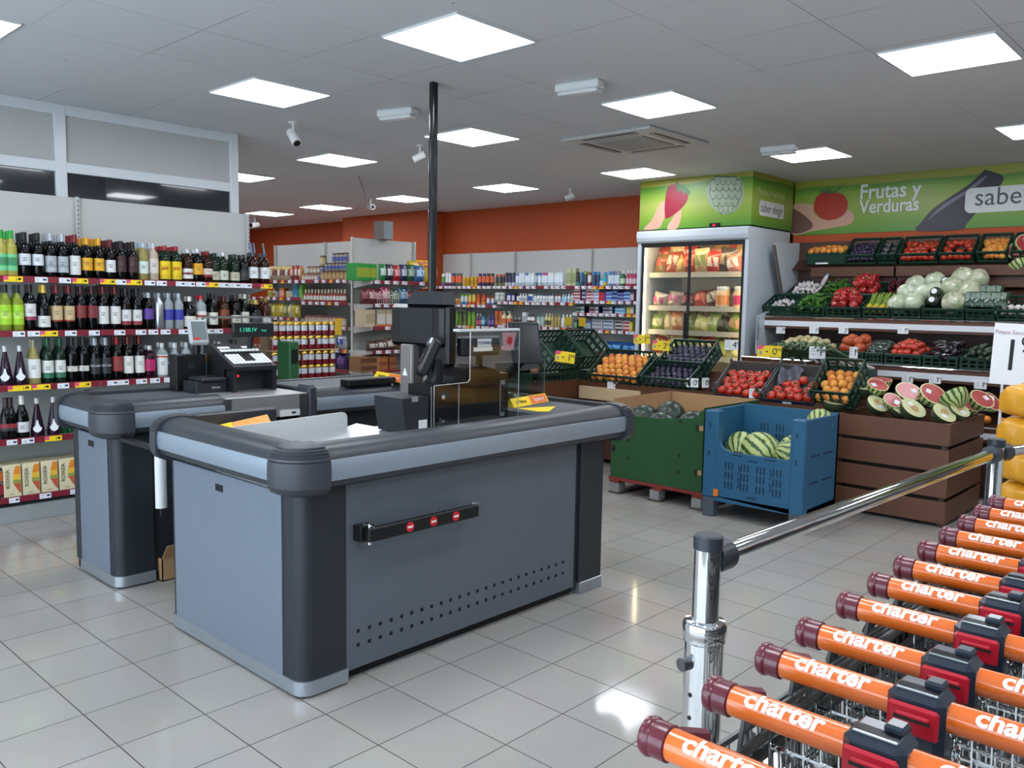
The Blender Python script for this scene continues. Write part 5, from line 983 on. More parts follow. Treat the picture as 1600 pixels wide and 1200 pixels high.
# ---- jar aisle
LZJ = {'l': [1.885, 1.66, 1.395, 1.0, .6, .2], 'r': [1.885, 1.61, 1.31, 1.03, .78, .5, .2]}
for k, (ya_, yb_, nm) in {'l': (6.35, 5.13, 'left bay of white grocery shelving behind the whisky end of the bottle shelves'), 'r': (5.13, 4.1, 'right bay of white grocery shelving holding jars and red sauce bottles')}.items():
    wall_unit(nm, (5.0, ya_, 0), (0, -1, 0), ya_-yb_, .4, 2.385, .12, [(z, .4) for z in LZJ[k]], {z: alt(ya_-yb_, 7, 80+i) for i, z in enumerate(LZJ[k][:4])}, uprights=(0, 1) if k == 'l' else ())
SJ = 190/1600
cof = lambda a, b: ('pouch', .07, .2, a, b, '#c4a83c', .04)
j1 = [(440 + 34*i, cof(('#b8a078', '#a8987c', '#b0a490')[i % 3], ('#5c3c34', '#d8d4cc', '#8a3a34')[i % 3]), 'beige coffee pouch') for i in range(9)] + [(745, ('pouch', .08, .2, '#8c2a34', '#d8b09c', '#a8323c', .04), 'red coffee pouch'), (800, ('pouch', .08, .2, '#8c2a34', '#d8c8b8', '#a8323c', .04), 'red coffee pouch'), (848, ('pouch', .08, .19, '#b8743c', '#d8c8b8', None, .04), 'orange coffee pouch')]
wall_row([(q[0]*SJ+370,) + tuple(q[1:]) for q in j1], 1.885, 'top coffee shelf', 1, 0, val=5.06)
jar = ('jar', .06, .092, '#a88a68', '#6c4f40', '#c9c4b8'); jarb = ('jar', .06, .092, '#9a9088', '#4c3c38', '#5060a8'); jart = ('jar', .068, .125, '#a07c4c', '#5c4a34', '#b89c70')
j2 = [(890 + 42*i, jar if i < 5 else jarb, 'beige jar' if i < 5 else 'blue banded jar') for i in range(6)]
wall_row([(q[0]*SJ+370,) + tuple(q[1:]) for q in j2], 1.885, 'lowest jar tier', 1, 0, val=5.05)
wall_row([((1140 + 52*i)*SJ+370, jart, 'tall ochre jar') for i in range(7)], 1.885, 'tall jar tier', 1, 0, val=5.06)
wall_row([((950 + 46*i)*SJ+370, jar if i < 4 else jarb, 'beige jar' if i < 4 else 'blue banded jar') for i in range(5)], 1.977, 'second jar tier', 1, 0, val=5.07)
wall_row([((1190 + 48*i)*SJ+370, jarb, 'blue banded jar') for i in range(6)], 2.011, 'raised jar tier', 1, 0, val=5.07)
wall_row([((1290 + 50*i)*SJ+370, ('jar', .068, .12, '#9c9490', '#5c4438', '#5460a0'), 'topmost blue jar') for i in range(4)], 2.104, 'topmost jar tier', 1, 0, val=5.08)
put(('jar', .09, .13, '#b09a64', '#6c5c40', '#c8bca0'), (5.08, at(1135*SJ+370, 400, 0, 5.08).y, 2.07 - .0115), -PI/2, 'large ochre jar standing alone on the jar stack', 'single jars')
sau = ('sauce', .052, .165, '#8c2a22', '#d8c8a8', '#d6d4d0')
wall_row([((908 + 43*i)*SJ+370, sau, 'red sauce bottle') for i in range(13)], 1.61, 'sauce shelf', 1, 0, val=5.05)
wall_row([((925 + 45*i)*SJ+370, ('jar', .06, .13, '#b59c8c', '#7c4c48', '#c4b4ac'), 'pink brown jar') for i in range(12)], 1.31, 'pink jar shelf', 1, 0, val=5.05)
wall_row([(430*SJ+370, ('box', .09, .1, '#c4a83c', '#8a9c50', None, .08), 'mustard soup box'), (490*SJ+370, ('box', .08, .09, '#c8c4c0', '#8c5c40', None, .08), 'grey soup box'), (590*SJ+370, ('box', .11, .13, '#cf7a2c', '#d89c9c', None, .08), 'orange soup box'), (670*SJ+370, ('box', .08, .09, '#a8b4bc', '#c0ac78', None, .08), 'pale blue soup box'), (715*SJ+370, ('box', .07, .09, '#88a4b4', '#c4a86c', None, .08), 'blue grey soup box'), (770*SJ+370, ('box', .09, .2, '#5c9cc0', '#2f78a8', None, .08), 'tall blue milk carton'), (838*SJ+370, ('box', .08, .18, '#78a84c', '#5c9c2c', None, .08), 'tall green carton')], 1.66, 'soup shelf', 1, 0, val=5.05)
wall_row([((450 + 52*i)*SJ+370, ('pouch', .085, .19, ('#8c9c34', '#c8b82c', '#d0bc2c', '#c4b038', '#7c8c50', '#c8c4b0', '#d4c02c', '#a89c30')[i], ('#c0b890', '#d8cc80', '#b8a040', '#d8d0a0')[i % 4], None, .04), 'yellow green soup pouch') for i in range(8)], 1.395, 'pouch shelf', 1, 0, val=5.06)
wall_row([(520, ('pouch', .2, .2, '#4a2c6c', '#6c4c8c', None, .06), 'violet coffee pack'), (536, ('pouch', .2, .2, '#44286a', '#6c4c8c', None, .06), 'violet coffee pack')], .78, 'violet pack shelf', 1, 0, val=5.06)
wall_row([(518, ('pouch', .2, .17, '#b0b8c4', '#2c4c9c', None, .06), 'white and blue pack'), (535, ('pouch', .2, .18, '#b8bcc4', '#2c4c9c', None, .06), 'white and blue pack')], 1.03, 'blue pack shelf', 1, 0, val=5.06)
# ---- beer display at the end of the bottle shelves
t = thing('display_plinth', 'cardboard display base under the stacked red and white cans', 'display stand', (3.24, 2.47, 0)); MB().box((-.37, -.13, 0), (.37, .13, .885), c=.004).obj('box', CARD, t)
GOLD = mat('gold_can_end', '#c9a94e', .25, .85)
def tin():
    t = thing('drink_can', 'x', 'drink can', (0, 0, -60)); r = .0365; h = .126
    MB().lathe([(0, .003), (r*.75, 0), (r, .008), (r, h*.5)], 14).obj('red_lower_half', mat('can_red', '#7c1f28', .25, .3), t)
    MB().lathe([(r, h*.5), (r, h*.8)], 14, cap=False).obj('white_upper_half', mat('can_maroon_dark', '#6a4630', .25, .4), t)
    MB().lathe([(r+.0006, h*.36), (r+.0006, h*.76)], 8, a0=-PI*.82, a1=-PI*.12, cap=False).obj('white_label', mat('can_label', '#c9cfd6', .35, .2), t)
    MB().lathe([(r, h*.8), (r, h*.9), (r*.82, h*.98), (r*.82, h), (r*.7, h*.985), (0, h*.985)], 14).obj('gold_top', GOLD, t)
    return t
tn = tin(); first = True; tz = [.9, 1.028, 1.172, 1.3]
for k, z in enumerate(tz):
    for i in range(9):
        for row in (0, 1):
            if row and k < 3: continue
            lab = 'red and white can, %s from left, %s tier%s of the display' % (ORD[i], ['lowest', 'second', 'third', 'top'][k], ' back row' if row else '')
            o = tn if first else dup(tn, lab); first = False
            o.location = (2.925 + .0775*i, 2.385 + .0775*row, z); o.rotation_euler = (0, 0, random.uniform(-.7, .5)); o['label'] = lab; o['group'] = 'cans of the display'
for i, z in enumerate((.885, 1.157)): tag(MB().box((2.88, 2.345, z), (3.6, 2.5, z+.014), c=.003).obj('cardboard_tray', CARD), ('lower', 'upper')[i] + ' thin cardboard tray between the stacked red and white cans', 'tray')
tag(MB().box((2.9, 2.47, .9), (3.58, 2.58, 1.29), c=.004).obj('inner_carton', CARD), 'plain carton filling the core of the can display', 'carton')
p = at(527, 513, 1, 2.33)
tag(MB().box((p.x-.03, 2.325, 1.3), (p.x+.05, 2.329, 1.46)).obj('offer_card', mat('translucent_yellow', '#c49c2c', .4)), 'yellow offer card at the right end of the can display', 'card')
t = thing('green_crate', 'small green plastic crate standing behind the far register', 'crate', (2.74, 2.05, 0)); MB().box((.07, -.1, 0), (.17, .1, 1.27), c=.01).obj('body', mat('leaf_green_plastic', '#24562e', .45), t); MB().box((.09, -.103, 1.08), (.15, -.1, 1.2)).obj('opening', BLACK, t)
# ---------------------------------------------------------------- produce corner: signs, fridge, wall rack, island, floor bins
def ramp_mat(name, z0, z1, stops, rough=.35, axis=2):
    """printed colour blend running up a sign board"""
    m = bpy.data.materials.new(name); m.use_nodes = True; nt = m.node_tree; b = nt.nodes['Principled BSDF']; L = nt.links.new
    tc = nt.nodes.new('ShaderNodeTexCoord'); sx = nt.nodes.new('ShaderNodeSeparateXYZ'); L(tc.outputs['Object'], sx.inputs[0])
    mr = nt.nodes.new('ShaderNodeMapRange'); mr.inputs[1].default_value = z0; mr.inputs[2].default_value = z1
    nz = nt.nodes.new('ShaderNodeTexNoise'); nz.inputs['Scale'].default_value = 1.1; L(tc.outputs['Object'], nz.inputs['Vector'])
    ad = nt.nodes.new('ShaderNodeMath'); ad.operation = 'MULTIPLY_ADD'; ad.inputs[1].default_value = .12; L(nz.outputs['Fac'], ad.inputs[0]); L(sx.outputs[axis], ad.inputs[2]); L(ad.outputs[0], mr.inputs[0])
    cr = nt.nodes.new('ShaderNodeValToRGB'); L(mr.outputs[0], cr.inputs[0]); e = cr.color_ramp.elements
    e[0].position = stops[0][0]; e[0].color = lin(stops[0][1]); e[1].position = stops[-1][0]; e[1].color = lin(stops[-1][1])
    for p, c in stops[1:-1]: q = e.new(p); q.color = lin(c)
    L(cr.outputs[0], b.inputs['Base Color']); b.inputs['Roughness'].default_value = rough
    return m
SIGNG = ramp_mat('green_print', 2.56, 3.14, [(0, '#4a8628'), (.25, '#7c9f34'), (.5, '#9dab50'), (.72, '#7c9e36'), (.88, '#437e28'), (.9, '#929234'), (1, '#929234')])
SKIN = mat('print_skin', '#c79c86', .4, var=.12, scale=6); STRAW = mat('print_strawberry', '#8f1a32', .4, var=.2, scale=40); LEAFP = mat('print_leaf', '#4a6a3c', .4, var=.25, scale=20); ARTI = mat('print_artichoke', '#97a88e', .4, var=.25, scale=14); ARTD = mat('print_artichoke_dark', '#4a5a4e', .4, var=.2, scale=14)
TOMP = mat('print_tomato', '#a8301c', .35, var=.2, scale=5); AUBP = mat('print_aubergine', '#24222e', .35, var=.2, scale=4); AUBH = mat('print_aubergine_sheen', '#6a6a7c', .35, var=.2, scale=4)
def polar(c, r, n=24, sx=1, sy=1, a=0, fn=None):
    out = []
    for i in range(n):
        t = 2*PI*i/n; q = r*(fn(t) if fn else 1); x, y = q*sx*math.cos(t), q*sy*math.sin(t); out.append((c[0] + x*math.cos(a) - y*math.sin(a), c[1] + x*math.sin(a) + y*math.cos(a)))
    return out
def rrect(x0, y0, x1, y1, r, n=5):
    o = []
    for cx, cy, a0 in ((x1-r, y0+r, -PI/2), (x1-r, y1-r, 0), (x0+r, y1-r, PI/2), (x0+r, y0+r, PI)):
        for k in range(n+1): t = a0 + PI/2*k/n; o.append((cx + r*math.cos(t), cy + r*math.sin(t)))
    return o
sg = thing('fridge_sign', 'green sign box with strawberry and artichoke above the glass door fridge', 'sign', (7.25, 0, 2.512)); sb = Sub(sg)
MB().box((0, -.005, .004), (1.0, 1.43, H-2.512)).obj('box', SIGNG, sg)
sg.children[0].data.materials[0] = ramp_mat('green_print_box', .05, .63, [(0, '#4a8628'), (.25, '#7c9f34'), (.5, '#9dab50'), (.72, '#7c9e36'), (.9, '#437e28'), (.91, '#929234'), (1, '#929234')])
F = fr((7.25, 0, 0), (0, -1, 0), (0, 0, 1))
def fp(px, py, X=7.249): p = at(px, py, 0, X); return (-p.y, p.z)
def curve(P, n=4):
    out = []; k = len(P)
    for i in range(k):
        a, b, c, d = (Vector(P[(i+q) % k]) for q in (-1, 0, 1, 2))
        for j in range(n): t = j/n; v = .5*(2*b + (c-a)*t + (2*a-5*b+4*c-d)*t*t + (3*b-a-3*c+d)*t**3); out.append((v.x, v.y))
    return out
def poly(pts, mt, name, lvl, sub=sb, X=7.249, M=F, label=None):
    pts = curve(pts); mb = MB(); mb.prism([fp(*q, X) for q in pts], M, .0008*lvl); return sub.obj(mb, name, mt, label)
zs = lambda pts, x0, y0, s: [(x0 + x*s, y0 + y*s) for x, y in pts]
ZF = 270/1045
poly(zs([(100, 420), (150, 360), (190, 275), (215, 250), (235, 262), (236, 310), (215, 370), (190, 412)], 980, 250, ZF), SKIN, 'printed_finger', 1)
poly(zs([(240, 415), (275, 350), (300, 315), (325, 305), (325, 350), (300, 415)], 980, 250, ZF), SKIN, 'printed_thumb', 1)
poly(zs([(245, 170), (280, 148), (330, 160), (365, 205), (360, 250), (320, 300), (275, 335), (240, 355), (228, 340), (228, 260)], 980, 250, ZF), STRAW, 'printed_strawberry', 2)
poly(zs([(290, 150), (300, 132), (320, 150), (345, 155), (380, 190), (372, 212), (350, 195), (345, 215), (325, 185), (310, 195)], 980, 250, ZF), LEAFP, 'printed_strawberry_leaf', 3)
ac_ = [(478, 185), (500, 130), (540, 100), (600, 96), (660, 96), (695, 130), (706, 200), (690, 265), (650, 310), (600, 328), (550, 315), (500, 265)]
poly(zs(ac_, 980, 250, ZF), ARTI, 'printed_artichoke', 1)
kk = 0
for row, (cy, hw, n_) in enumerate(((300, 42, 3), (258, 76, 4), (212, 94, 5), (165, 92, 5), (126, 66, 4))):
    for i in range(n_):
        cx = 596 + hw*(2*(i + .5)/n_ - 1); w2 = hw/n_*1.25; tl = (cx - 596)*.28
        for sc, mt_, lv in ((1.0, ARTD, 2 + .3*row), (.84, ARTI, 2.15 + .3*row)):
            poly(zs([(cx - w2*sc, cy - 14*sc), (cx - w2*.8*sc, cy - 40*sc + (12 if row == 4 else 0)), (cx + tl*.4, cy - 52*sc + (22 if row == 4 else 0)), (cx + w2*.8*sc, cy - 40*sc + (12 if row == 4 else 0)), (cx + w2*sc, cy - 14*sc), (cx + w2*.55*sc, cy + 18*sc), (cx + tl*.2, cy + 26*sc), (cx - w2*.55*sc, cy + 18*sc)], 980, 250, ZF), mt_, 'printed_bract', lv)
FS = fr((0, -.0055, 0), (1, 0, 0), (0, 0, 1))
def sp(px, py): p = at(px, py, 1, -.0055); return (p.x, p.z)
c0 = sp(1187, 312); c1 = sp(1224, 343); LBL = mat('white_sign_label', '#d9dcdc', .4); TXG = mat('grey_sign_text', '#55585a', .5)
mb = MB(); mb.prism(rrect(c0[0], c1[1], c1[0], c0[1], .03), FS, .0015); sb.obj(mb, 'white_label', LBL)
text('saber elegir', FS @ Matrix.Translation(((c0[0]+c1[0])/2 - 0, (c0[1]+c1[1])/2, .002)), TXG, None, size=.135, sx=.85).matrix_basis = sb.inv @ FS @ Matrix.Translation(((c0[0]+c1[0])/2, (c0[1]+c1[1])/2, .002))
lt = [o for o in COL.objects if o.name.startswith('lettering')][-1]; lt.parent = sg
q = sp(1206, 303); o = text('Frutas y Verduras', FS, mat('pale_green_text', '#c4cf9a', .5), sg, size=.105, sx=.85); o.matrix_basis = sb.inv @ FS @ Matrix.Translation((q[0], q[1], .001))
# wall sign
ws_ = thing('wall_sign', 'long green wall sign with tomato, aubergine and white lettering over the produce', 'sign', (8.298, 0, 2.465)); s4 = Sub(ws_)
mb = MB().box((8.286, -6.1, 2.468), (8.299, -.006, H-.002)); s4.obj(mb, 'board', mat('x', '#000000'))
ws_.children[0].data.materials[0] = ramp_mat('green_print_wall', .05, .66, [(0, '#4a8628'), (.25, '#749832'), (.55, '#94a448'), (.75, '#7c9e36'), (.87, '#4a8028'), (.9, '#929234'), (1, '#929234')])
XW = 8.2855; FW = fr((XW, 0, 0), (0, -1, 0), (0, 0, 1)); ZW = 420/1575
def wp(pts, mt, name, lvl): return poly(zs(pts, 1180, 240, ZW), mt, name, lvl, s4, XW, FW)
wp([(212, 470), (208, 310), (330, 300), (345, 350), (400, 385), (480, 372), (540, 330), (580, 365), (560, 410), (480, 430), (330, 455)], SKIN, 'printed_hand', 1)
wp([(212, 340), (240, 330), (330, 400), (320, 445), (215, 465)], mat('print_skin_dark', '#6b4a42', .4, var=.2, scale=5), 'printed_cuff', 2)
wp([(345, 300), (360, 255), (400, 225), (460, 222), (515, 240), (542, 285), (535, 335), (500, 372), (440, 390), (385, 378), (350, 340)], TOMP, 'printed_tomato', 3)
wp([(380, 215), (420, 212), (436, 200), (445, 215), (470, 218), (498, 190), (526, 172), (508, 196), (480, 225), (500, 232), (450, 230), (430, 240), (420, 228), (385, 232)], LEAFP, 'printed_calyx', 4)
wp([(950, 452), (975, 400), (1040, 325), (1140, 255), (1240, 190), (1330, 110), (1350, 96), (1450, 130), (1440, 180), (1380, 250), (1300, 340), (1240, 410), (1200, 445)], AUBP, 'printed_aubergine', 1)
wp([(1010, 390), (1100, 300), (1220, 225), (1320, 150), (1360, 130), (1300, 190), (1200, 260), (1090, 330)], AUBH, 'printed_sheen', 2)
y0, zt = fp(1180+1235*ZW, 240+205*ZW, XW); _, zb_ = fp(1180+1240*ZW, 240+350*ZW, XW)
mb = MB(); mb.prism(rrect(y0, zb_, y0+1.5, zt, .06), FW, .004); s4.obj(mb, 'white_label', LBL)
def wtext(s_, px, py, size, mt, lv=.006, **kw):
    q = fp(1180+px*ZW, 240+py*ZW, XW); o = text(s_, FW, mt, ws_, size=size, **kw); o.matrix_basis = s4.inv @ FW @ Matrix.Translation((q[0], q[1], lv)); return o
wtext('Frutas y', 612, 232, .225, WHITE, align='LEFT', sx=.88, off=.003); wtext('Verduras', 612, 318, .205, WHITE, align='LEFT', sx=.82, off=.003); wtext('saber elegir', 1285, 262, .25, TXG, align='LEFT', sx=.95)
# fridge
fg = thing('display_fridge', 'white glass door display fridge full of bagged salads under the green sign', 'fridge', (7.24, .715, 0)); s5 = Sub(fg)
FRW = mat('fridge_white', '#c9d2da', .3, .1, .02); CREAM = mat('fridge_cream', '#d6cbb8', .5, var=.03); FB = mat('fridge_black_frame', '#1b1d20', .3)
for q in (((7.26, 0, 0), (8.22, .05, 2.5)), ((7.26, 1.38, 0), (8.22, 1.43, 2.5))): s5.obj(MB().box(*q), 'side_wall', FRW)
mb = MB().box((8.16, .05, 0), (8.22, 1.38, 2.5)); s5.obj(mb, 'rear_wall', CREAM)
mb = MB().box((7.26, .05, 2.4), (8.16, 1.38, 2.5)); s5.obj(mb, 'ceiling_panel', FRW)
mb = MB().box((7.26, .05, 0), (8.16, 1.38, .3)); s5.obj(mb, 'floor_panel', FRW)
mb = MB(); mb.prism([(0, 2.36), (.03, 2.36), (.05, 2.38), (.06, 2.42), (.06, 2.48), (.04, 2.5), (0, 2.5)], fr((7.26, 0, 0), (-1, 0, 0), (0, 0, 1)) , 1.43); s5.obj(mb, 'canopy', FRW)
for y in (0.0, 1.385): s5.obj(MB().box((7.235, y, .2), (7.265, y+.045, 2.36)), 'post', FRW)
for q in (((7.238, .045, 2.335), (7.262, 1.385, 2.36)), ((7.238, .045, .22), (7.262, 1.385, .26))): s5.obj(MB().box(*q), 'door_track', FB)
for k, (ya_, yb_, hy) in enumerate(((.05, .74, .0), (.72, 1.38, .765))):
    x = 7.242 + .008*k
    d = MB().box((x, ya_, .26), (x+.014, ya_+.028, 2.335)).box((x, yb_-.028, .26), (x+.014, yb_, 2.335)).box((x, ya_+.028, .26), (x+.014, yb_-.028, .285)).box((x, ya_+.028, 2.31), (x+.014, yb_-.028, 2.335))
    d = s5.obj(d, 'door', FB); g_ = MB().box((x+.005, ya_+.028, .285), (x+.008, yb_-.028, 2.31)); o = s5.obj(g_, 'glass', CLEAR); o.parent = d; o.matrix_parent_inverse = Matrix()
    hb = MB().box((x-.028, (.74 if k else .7)-.0, 1.22), (x, (.775 if k else .735), 1.56), c=.012); o = s5.obj(hb, 'handle', FB); o.parent = d; o.matrix_parent_inverse = Matrix()
FSH = [2.0, 1.61, 1.325, 1.04, .7]
for z in FSH:
    mb = MB().box((7.42, .055, z-.02), (8.16, 1.375, z)); o = s5.obj(mb, 'shelf', mat('fridge_shelf', '#a59d8d', .4, .2)); mb = MB().box((7.412, .055, z-.035), (7.42, 1.375, z+.025)); r_ = s5.obj(mb, 'price_rail', mat('fridge_rail', '#b0a796', .5)); r_.parent = o; r_.matrix_parent_inverse = Matrix()
mb = MB().box((7.29, .08, 2.375), (7.33, 1.35, 2.395)); s5.obj(mb, 'light_tube', mat('warm_tube', '#ffffff', .5, emit='#ffe3b4', es=FRIDGE_LIGHT*14))
for y in (.07, 1.36): mb = MB().box((7.29, y-.008, .4), (7.31, y+.008, 2.3)); s5.obj(mb, 'light_tube', mat('warm_tube', '#ffffff', .5))
t = thing('thermostat_display', 'small black thermostat with red digits on top of the fridge', 'thermostat', (7.235, .42, 2.502)); MB().box((-.02, -.06, 0), (.01, .06, .05), c=.004).obj('case', BLACK, t)
text('3.5', fr((-.021, 0, .025), (0, -1, 0), (0, 0, 1)), mat('red_led', '#ff2030', .4), t, size=.03)
# salad bags
def bag(spec, lab, y, z, x=7.5, rot=0, lean=.0):
    o = put(('pouch',) + spec, (x, y, z), -PI/2, lab, 'bagged salads in the fridge'); o.rotation_euler = (lean, rot, -PI/2); return o
rb = random.Random(3)
pal = {2.0: [('#8a6a3c', '#b04a2c'), ('#a8442c', '#c8b8a0'), ('#b88a4c', '#d0a860'), ('#a03a28', '#c86a4c'), ('#c8a878', '#7a8c44'), ('#b8342a', '#d8c4b0'), ('#4a4038', '#a08868'), ('#c87a6c', '#e0d0c0')],
 1.61: [('#b8a890', '#b04a74'), ('#c0a894', '#c05078'), ('#5a2a2c', '#8a3c3c'), ('#c8503c', '#d8704c'), ('#6a4c38', '#b8a888'), ('#8a7058', '#5c4c3c')],
 1.325: [('#8a9c4c', '#c8b888'), ('#c0a870', '#d8c490'), ('#c87a4c', '#d0b080'), ('#9ca850', '#c8c890'), ('#c8c06c', '#d8d09c'), ('#a8b860', '#d0d0a0'), ('#3c382c', '#5c5840'), ('#7c8a44', '#c08860')],
 1.04: [('#a8442c', '#c8b080'), ('#c8c070', '#a8b850'), ('#d0c888', '#9cb04c'), ('#b8b060', '#d0c890'), ('#8a4a3c', '#c8b8a0')]}
for z, cs in pal.items():
    n_ = 9 if z != 1.61 else 7
    nm = {2.0: 'top', 1.61: 'second', 1.325: 'third', 1.04: 'fourth'}[z]
    for row in ((0, 1) if z != 1.61 else (0,)):
        for i in range(n_):
            a, b = cs[(i + row*3) % len(cs)]; y = 1.27 - 1.14*i/(n_-1) + (.03 if row else 0)
            if z == 1.61 and i in (0, 1): a, b = cs[i]
            h = {2.0: .27, 1.61: .21, 1.325: .23, 1.04: .23}[z]*rb.choice((.86, .95, 1.04, 1.1))
            bag((.2, round(h, 2), a, b, None, .075), '%s salad bag, %s from left, fridge %s shelf%s' % (['mixed', 'green', 'carrot', 'pale leaf'][i % 4], ORD[i], nm, ' back row' if row else ''), y, z + .001 + .07*row, 7.5 + .14*row, rb.uniform(-.3, .3), rb.uniform(-.35, .1))
for i, (y, c) in enumerate(((.42, '#d0803c'), (.2, '#c0305c'))):
    put(('jar', .17, .25, '#d8b48c', '#cfd0cc', c), (7.49, y, 1.611), -PI/2, ('orange labelled fruit tub on the second fridge shelf', 'crimson labelled fruit tub on the second fridge shelf')[i], 'fruit tubs')
# ---------------------------------------------------------------- produce rack, with solid crates in place of its mirror
rk = thing('produce_rack', 'long tiered produce rack with chrome front edges and white price strips', 'produce rack', (7.2, -3, 0)); s6 = Sub(rk)
yA, yB = -.1, -5.9; BRD = mat('dark_brown_board', '#4a2f24', .5, var=.1, scale=8); PSTR = mat('white_price_strip', '#d9dee4', .45, var=.02)
def deck(x0, z0, x1, z1, name):
    mb = MB(); mb.prism([(x0, z0-.03), (x1, z1-.03), (x1, z1), (x0, z0)], fr((0, yA, 0), (1, 0, 0), (0, 0, 1)), yA-yB); s6.obj(mb, name, BRD)
deck(7.46, 1.535, 8.3, 1.9, 'upper_deck'); deck(7.0, 1.1, 7.75, 1.19, 'lower_deck'); deck(6.85, .62, 7.6, .7, 'bottom_deck')
for x, z, nm in ((7.45, 1.525, 'upper'), (6.99, 1.095, 'lower'), (6.84, .62, 'bottom')):
    mb = MB().cyl((x, yA, z+.012), (x, yB, z+.012), .012, 10); s6.obj(mb, nm + '_chrome_edge', CHROME)
    mb = MB().box((x-.004, yB, z-.03), (x+.012, yA, z+.002)).box((x-.002, yB, z-.11), (x+.012, yA, z-.085)); s6.obj(mb, nm + '_brown_trim', BROWN)
    mb = MB().box((x-.008, yB, z-.085), (x+.006, yA, z-.03)); s6.obj(mb, nm + '_price_strip', PSTR)
mb = MB().box((7.95, yB, 0), (8.0, yA, 1.6)).box((7.0, yB, 0), (7.1, yA, .55)); s6.obj(mb, 'rear_board', BRD)
mb = MB(); mb.prism([(7.28, 1.29), (7.28, 1.53), (7.9, 1.7), (7.61, 2.34), (8.3, 2.38), (8.3, 1.0), (7.3, 1.0)], fr((0, -.1, 0), (1, 0, 0), (0, 0, 1)), .015); s6.obj(mb, 'side_cheek', FRW)
mb = MB().box((-.02, -.117, 0), (.02, -.095, .7), M=Matrix.Translation((7.9, 0, 1.68)) @ Matrix.Rotation(-.437, 4, 'Y')); s6.obj(mb, 'cheek_trim', mat('taupe_trim', '#6a5f58', .5))
mb = MB().box((7.275, -.125, 1.29), (7.3, -.1, 1.53)); s6.obj(mb, 'cheek_end', ALU)
mb = MB().box((8.24, yB, 1.86), (8.27, -.115, 2.38)); s6.obj(mb, 'mirror_image_back', BRD)  # added back panel filling the mirror's place
mb = MB().prism([(8.06, 2.06), (8.27, 2.2), (8.27, 2.06)], fr((0, -.115, 0), (1, 0, 0), (0, 0, 1)), -.115-yB); s6.obj(mb, 'mirror_image_shelf', BRD)  # added ledge for the crates that mimic the reflection
for y0_, y1_ in ((-.34, -1.235), (-1.26, -2.6), (-2.62, -4.2)):
    for z in (1.985, 1.87): mb = MB().box((8.055 + .06*(z < 1.9), y1_, z), (8.075 + .06*(z < 1.9), y0_, z+.1)); s6.obj(mb, 'mirror_image_board', BROWN)  # solid boards modelled after the island's brown board as mirrored
for y in (-2.9, -4.4): mb = MB().box((7.3, y-.02, 0), (7.9, y+.02, 1.5)); s6.obj(mb, 'divider', BRD)
def tagp(parent, p, wd, h, val, cents, yellow=False, right=(0, -1, 0), up=(0, 0, 1)):
    M = fr(p, right, up); mb = MB()
    mb.box((-wd/2, -h/2, 0), (wd/2, h/2, .003), 0, M=M)
    if yellow: mb.prism([(-wd/2, h*.5), (-wd/2, h*.12), (-wd*.3, h*.18), (-wd*.2, h*.5)], M @ Matrix.Translation((0, 0, .003)), .0006, 1); mb.box((-wd*.4, -h*.3, .003), (-wd*.3, h*.02, .0036), 2, M=M); mb.box((-wd*.15, -h*.08, .003), (-wd*.05, h*.02, .0036), 3, M=M)
    else:
        for k in range(3): mb.box((-wd*.4, h*(.3-.22*k), .003), (-wd*.12, h*(.34-.22*k), .0036), 2, M=M)
    o = mb.obj('card', [YEL if yellow else PAPER, PINK, mat('faint_print', '#a88c2c' if yellow else '#8c949c', .6), INK], parent)
    text(val, M @ Matrix.Translation((wd*.22, -h*.02, .0035)), INK, parent, size=h*.85); text(cents, M @ Matrix.Translation((wd*.39, h*.14, .0035)), INK, parent, size=h*.42)
for i, (px_, v, c) in enumerate(((1220, '1', '99'), (1272, '1', '75'), (1318, '2', '29'), (1411, '1', '49'))):
    p = at(px_, 516, 0, 7.438); t = thing('price_card', 'white price card on the upper produce strip, %s from left' % ORD[i], 'price card', p); t.rotation_euler = (0, 0, 0); tagp(t, (0, 0, 0), .1, .07, v, c)
for i, (px_, py_, v, c) in enumerate(((1418, 592, '1', '79'), (1461, 593, '1', '59'), (1532, 601, '1', '39'))):
    p = at(px_, py_, 0, 6.978); t = thing('price_card', 'white price card on the lower produce strip, %s from left' % ORD[i], 'price card', p); tagp(t, (0, 0, 0), .1, .075, v, c)
# crates
BASIS = Matrix(((0, 1, 0, 0), (-1, 0, 0, 0), (0, 0, 1, 0), (0, 0, 0, 1)))
CRM = {}
def crate_mesh(w_, d, h, mt, solid=False):
    k = (w_, d, h, mt.name)
    if k in CRM: return CRM[k]
    mb = MB(); t = .012; mb.box((-w_/2, 0, 0), (w_/2, d, .012))
    for y in (0, d-t):
        mb.box((-w_/2, y, h-.03), (w_/2, y+t, h), c=.003).box((-w_/2, y, 0), (w_/2, y+t, .03), c=.003)
        if solid: mb.box((-w_/2, y+.003, .03), (w_/2, y+t-.003, h-.03))
        else:
            n_ = max(4, int(w_/.07))
            for i in range(n_+1): x = -w_/2 + .012 + (w_-.024)*i/n_; mb.box((x-.009, y+.001, .03), (x+.009, y+t-.001, h-.03))
            mb.box((-w_/2, y+.002, h*.45), (w_/2, y+t-.002, h*.55))
    for x in (-w_/2, w_/2-t):
        mb.box((x, t, h-.03), (x+t, d-t, h), c=.003).box((x, t, 0), (x+t, d-t, .03), c=.003)
        n_ = max(3, int(d/.07))
        for i in range(n_+1): y = .012 + (d-.024)*i/n_; mb.box((x+.001, y-.009, .03), (x+t-.001, y+.009, h-.03))
        mb.box((x+.002, t, h*.4), (x+t-.002, d-t, h*.6))
    CRM[k] = mb.mesh('crate', mt); return CRM[k]
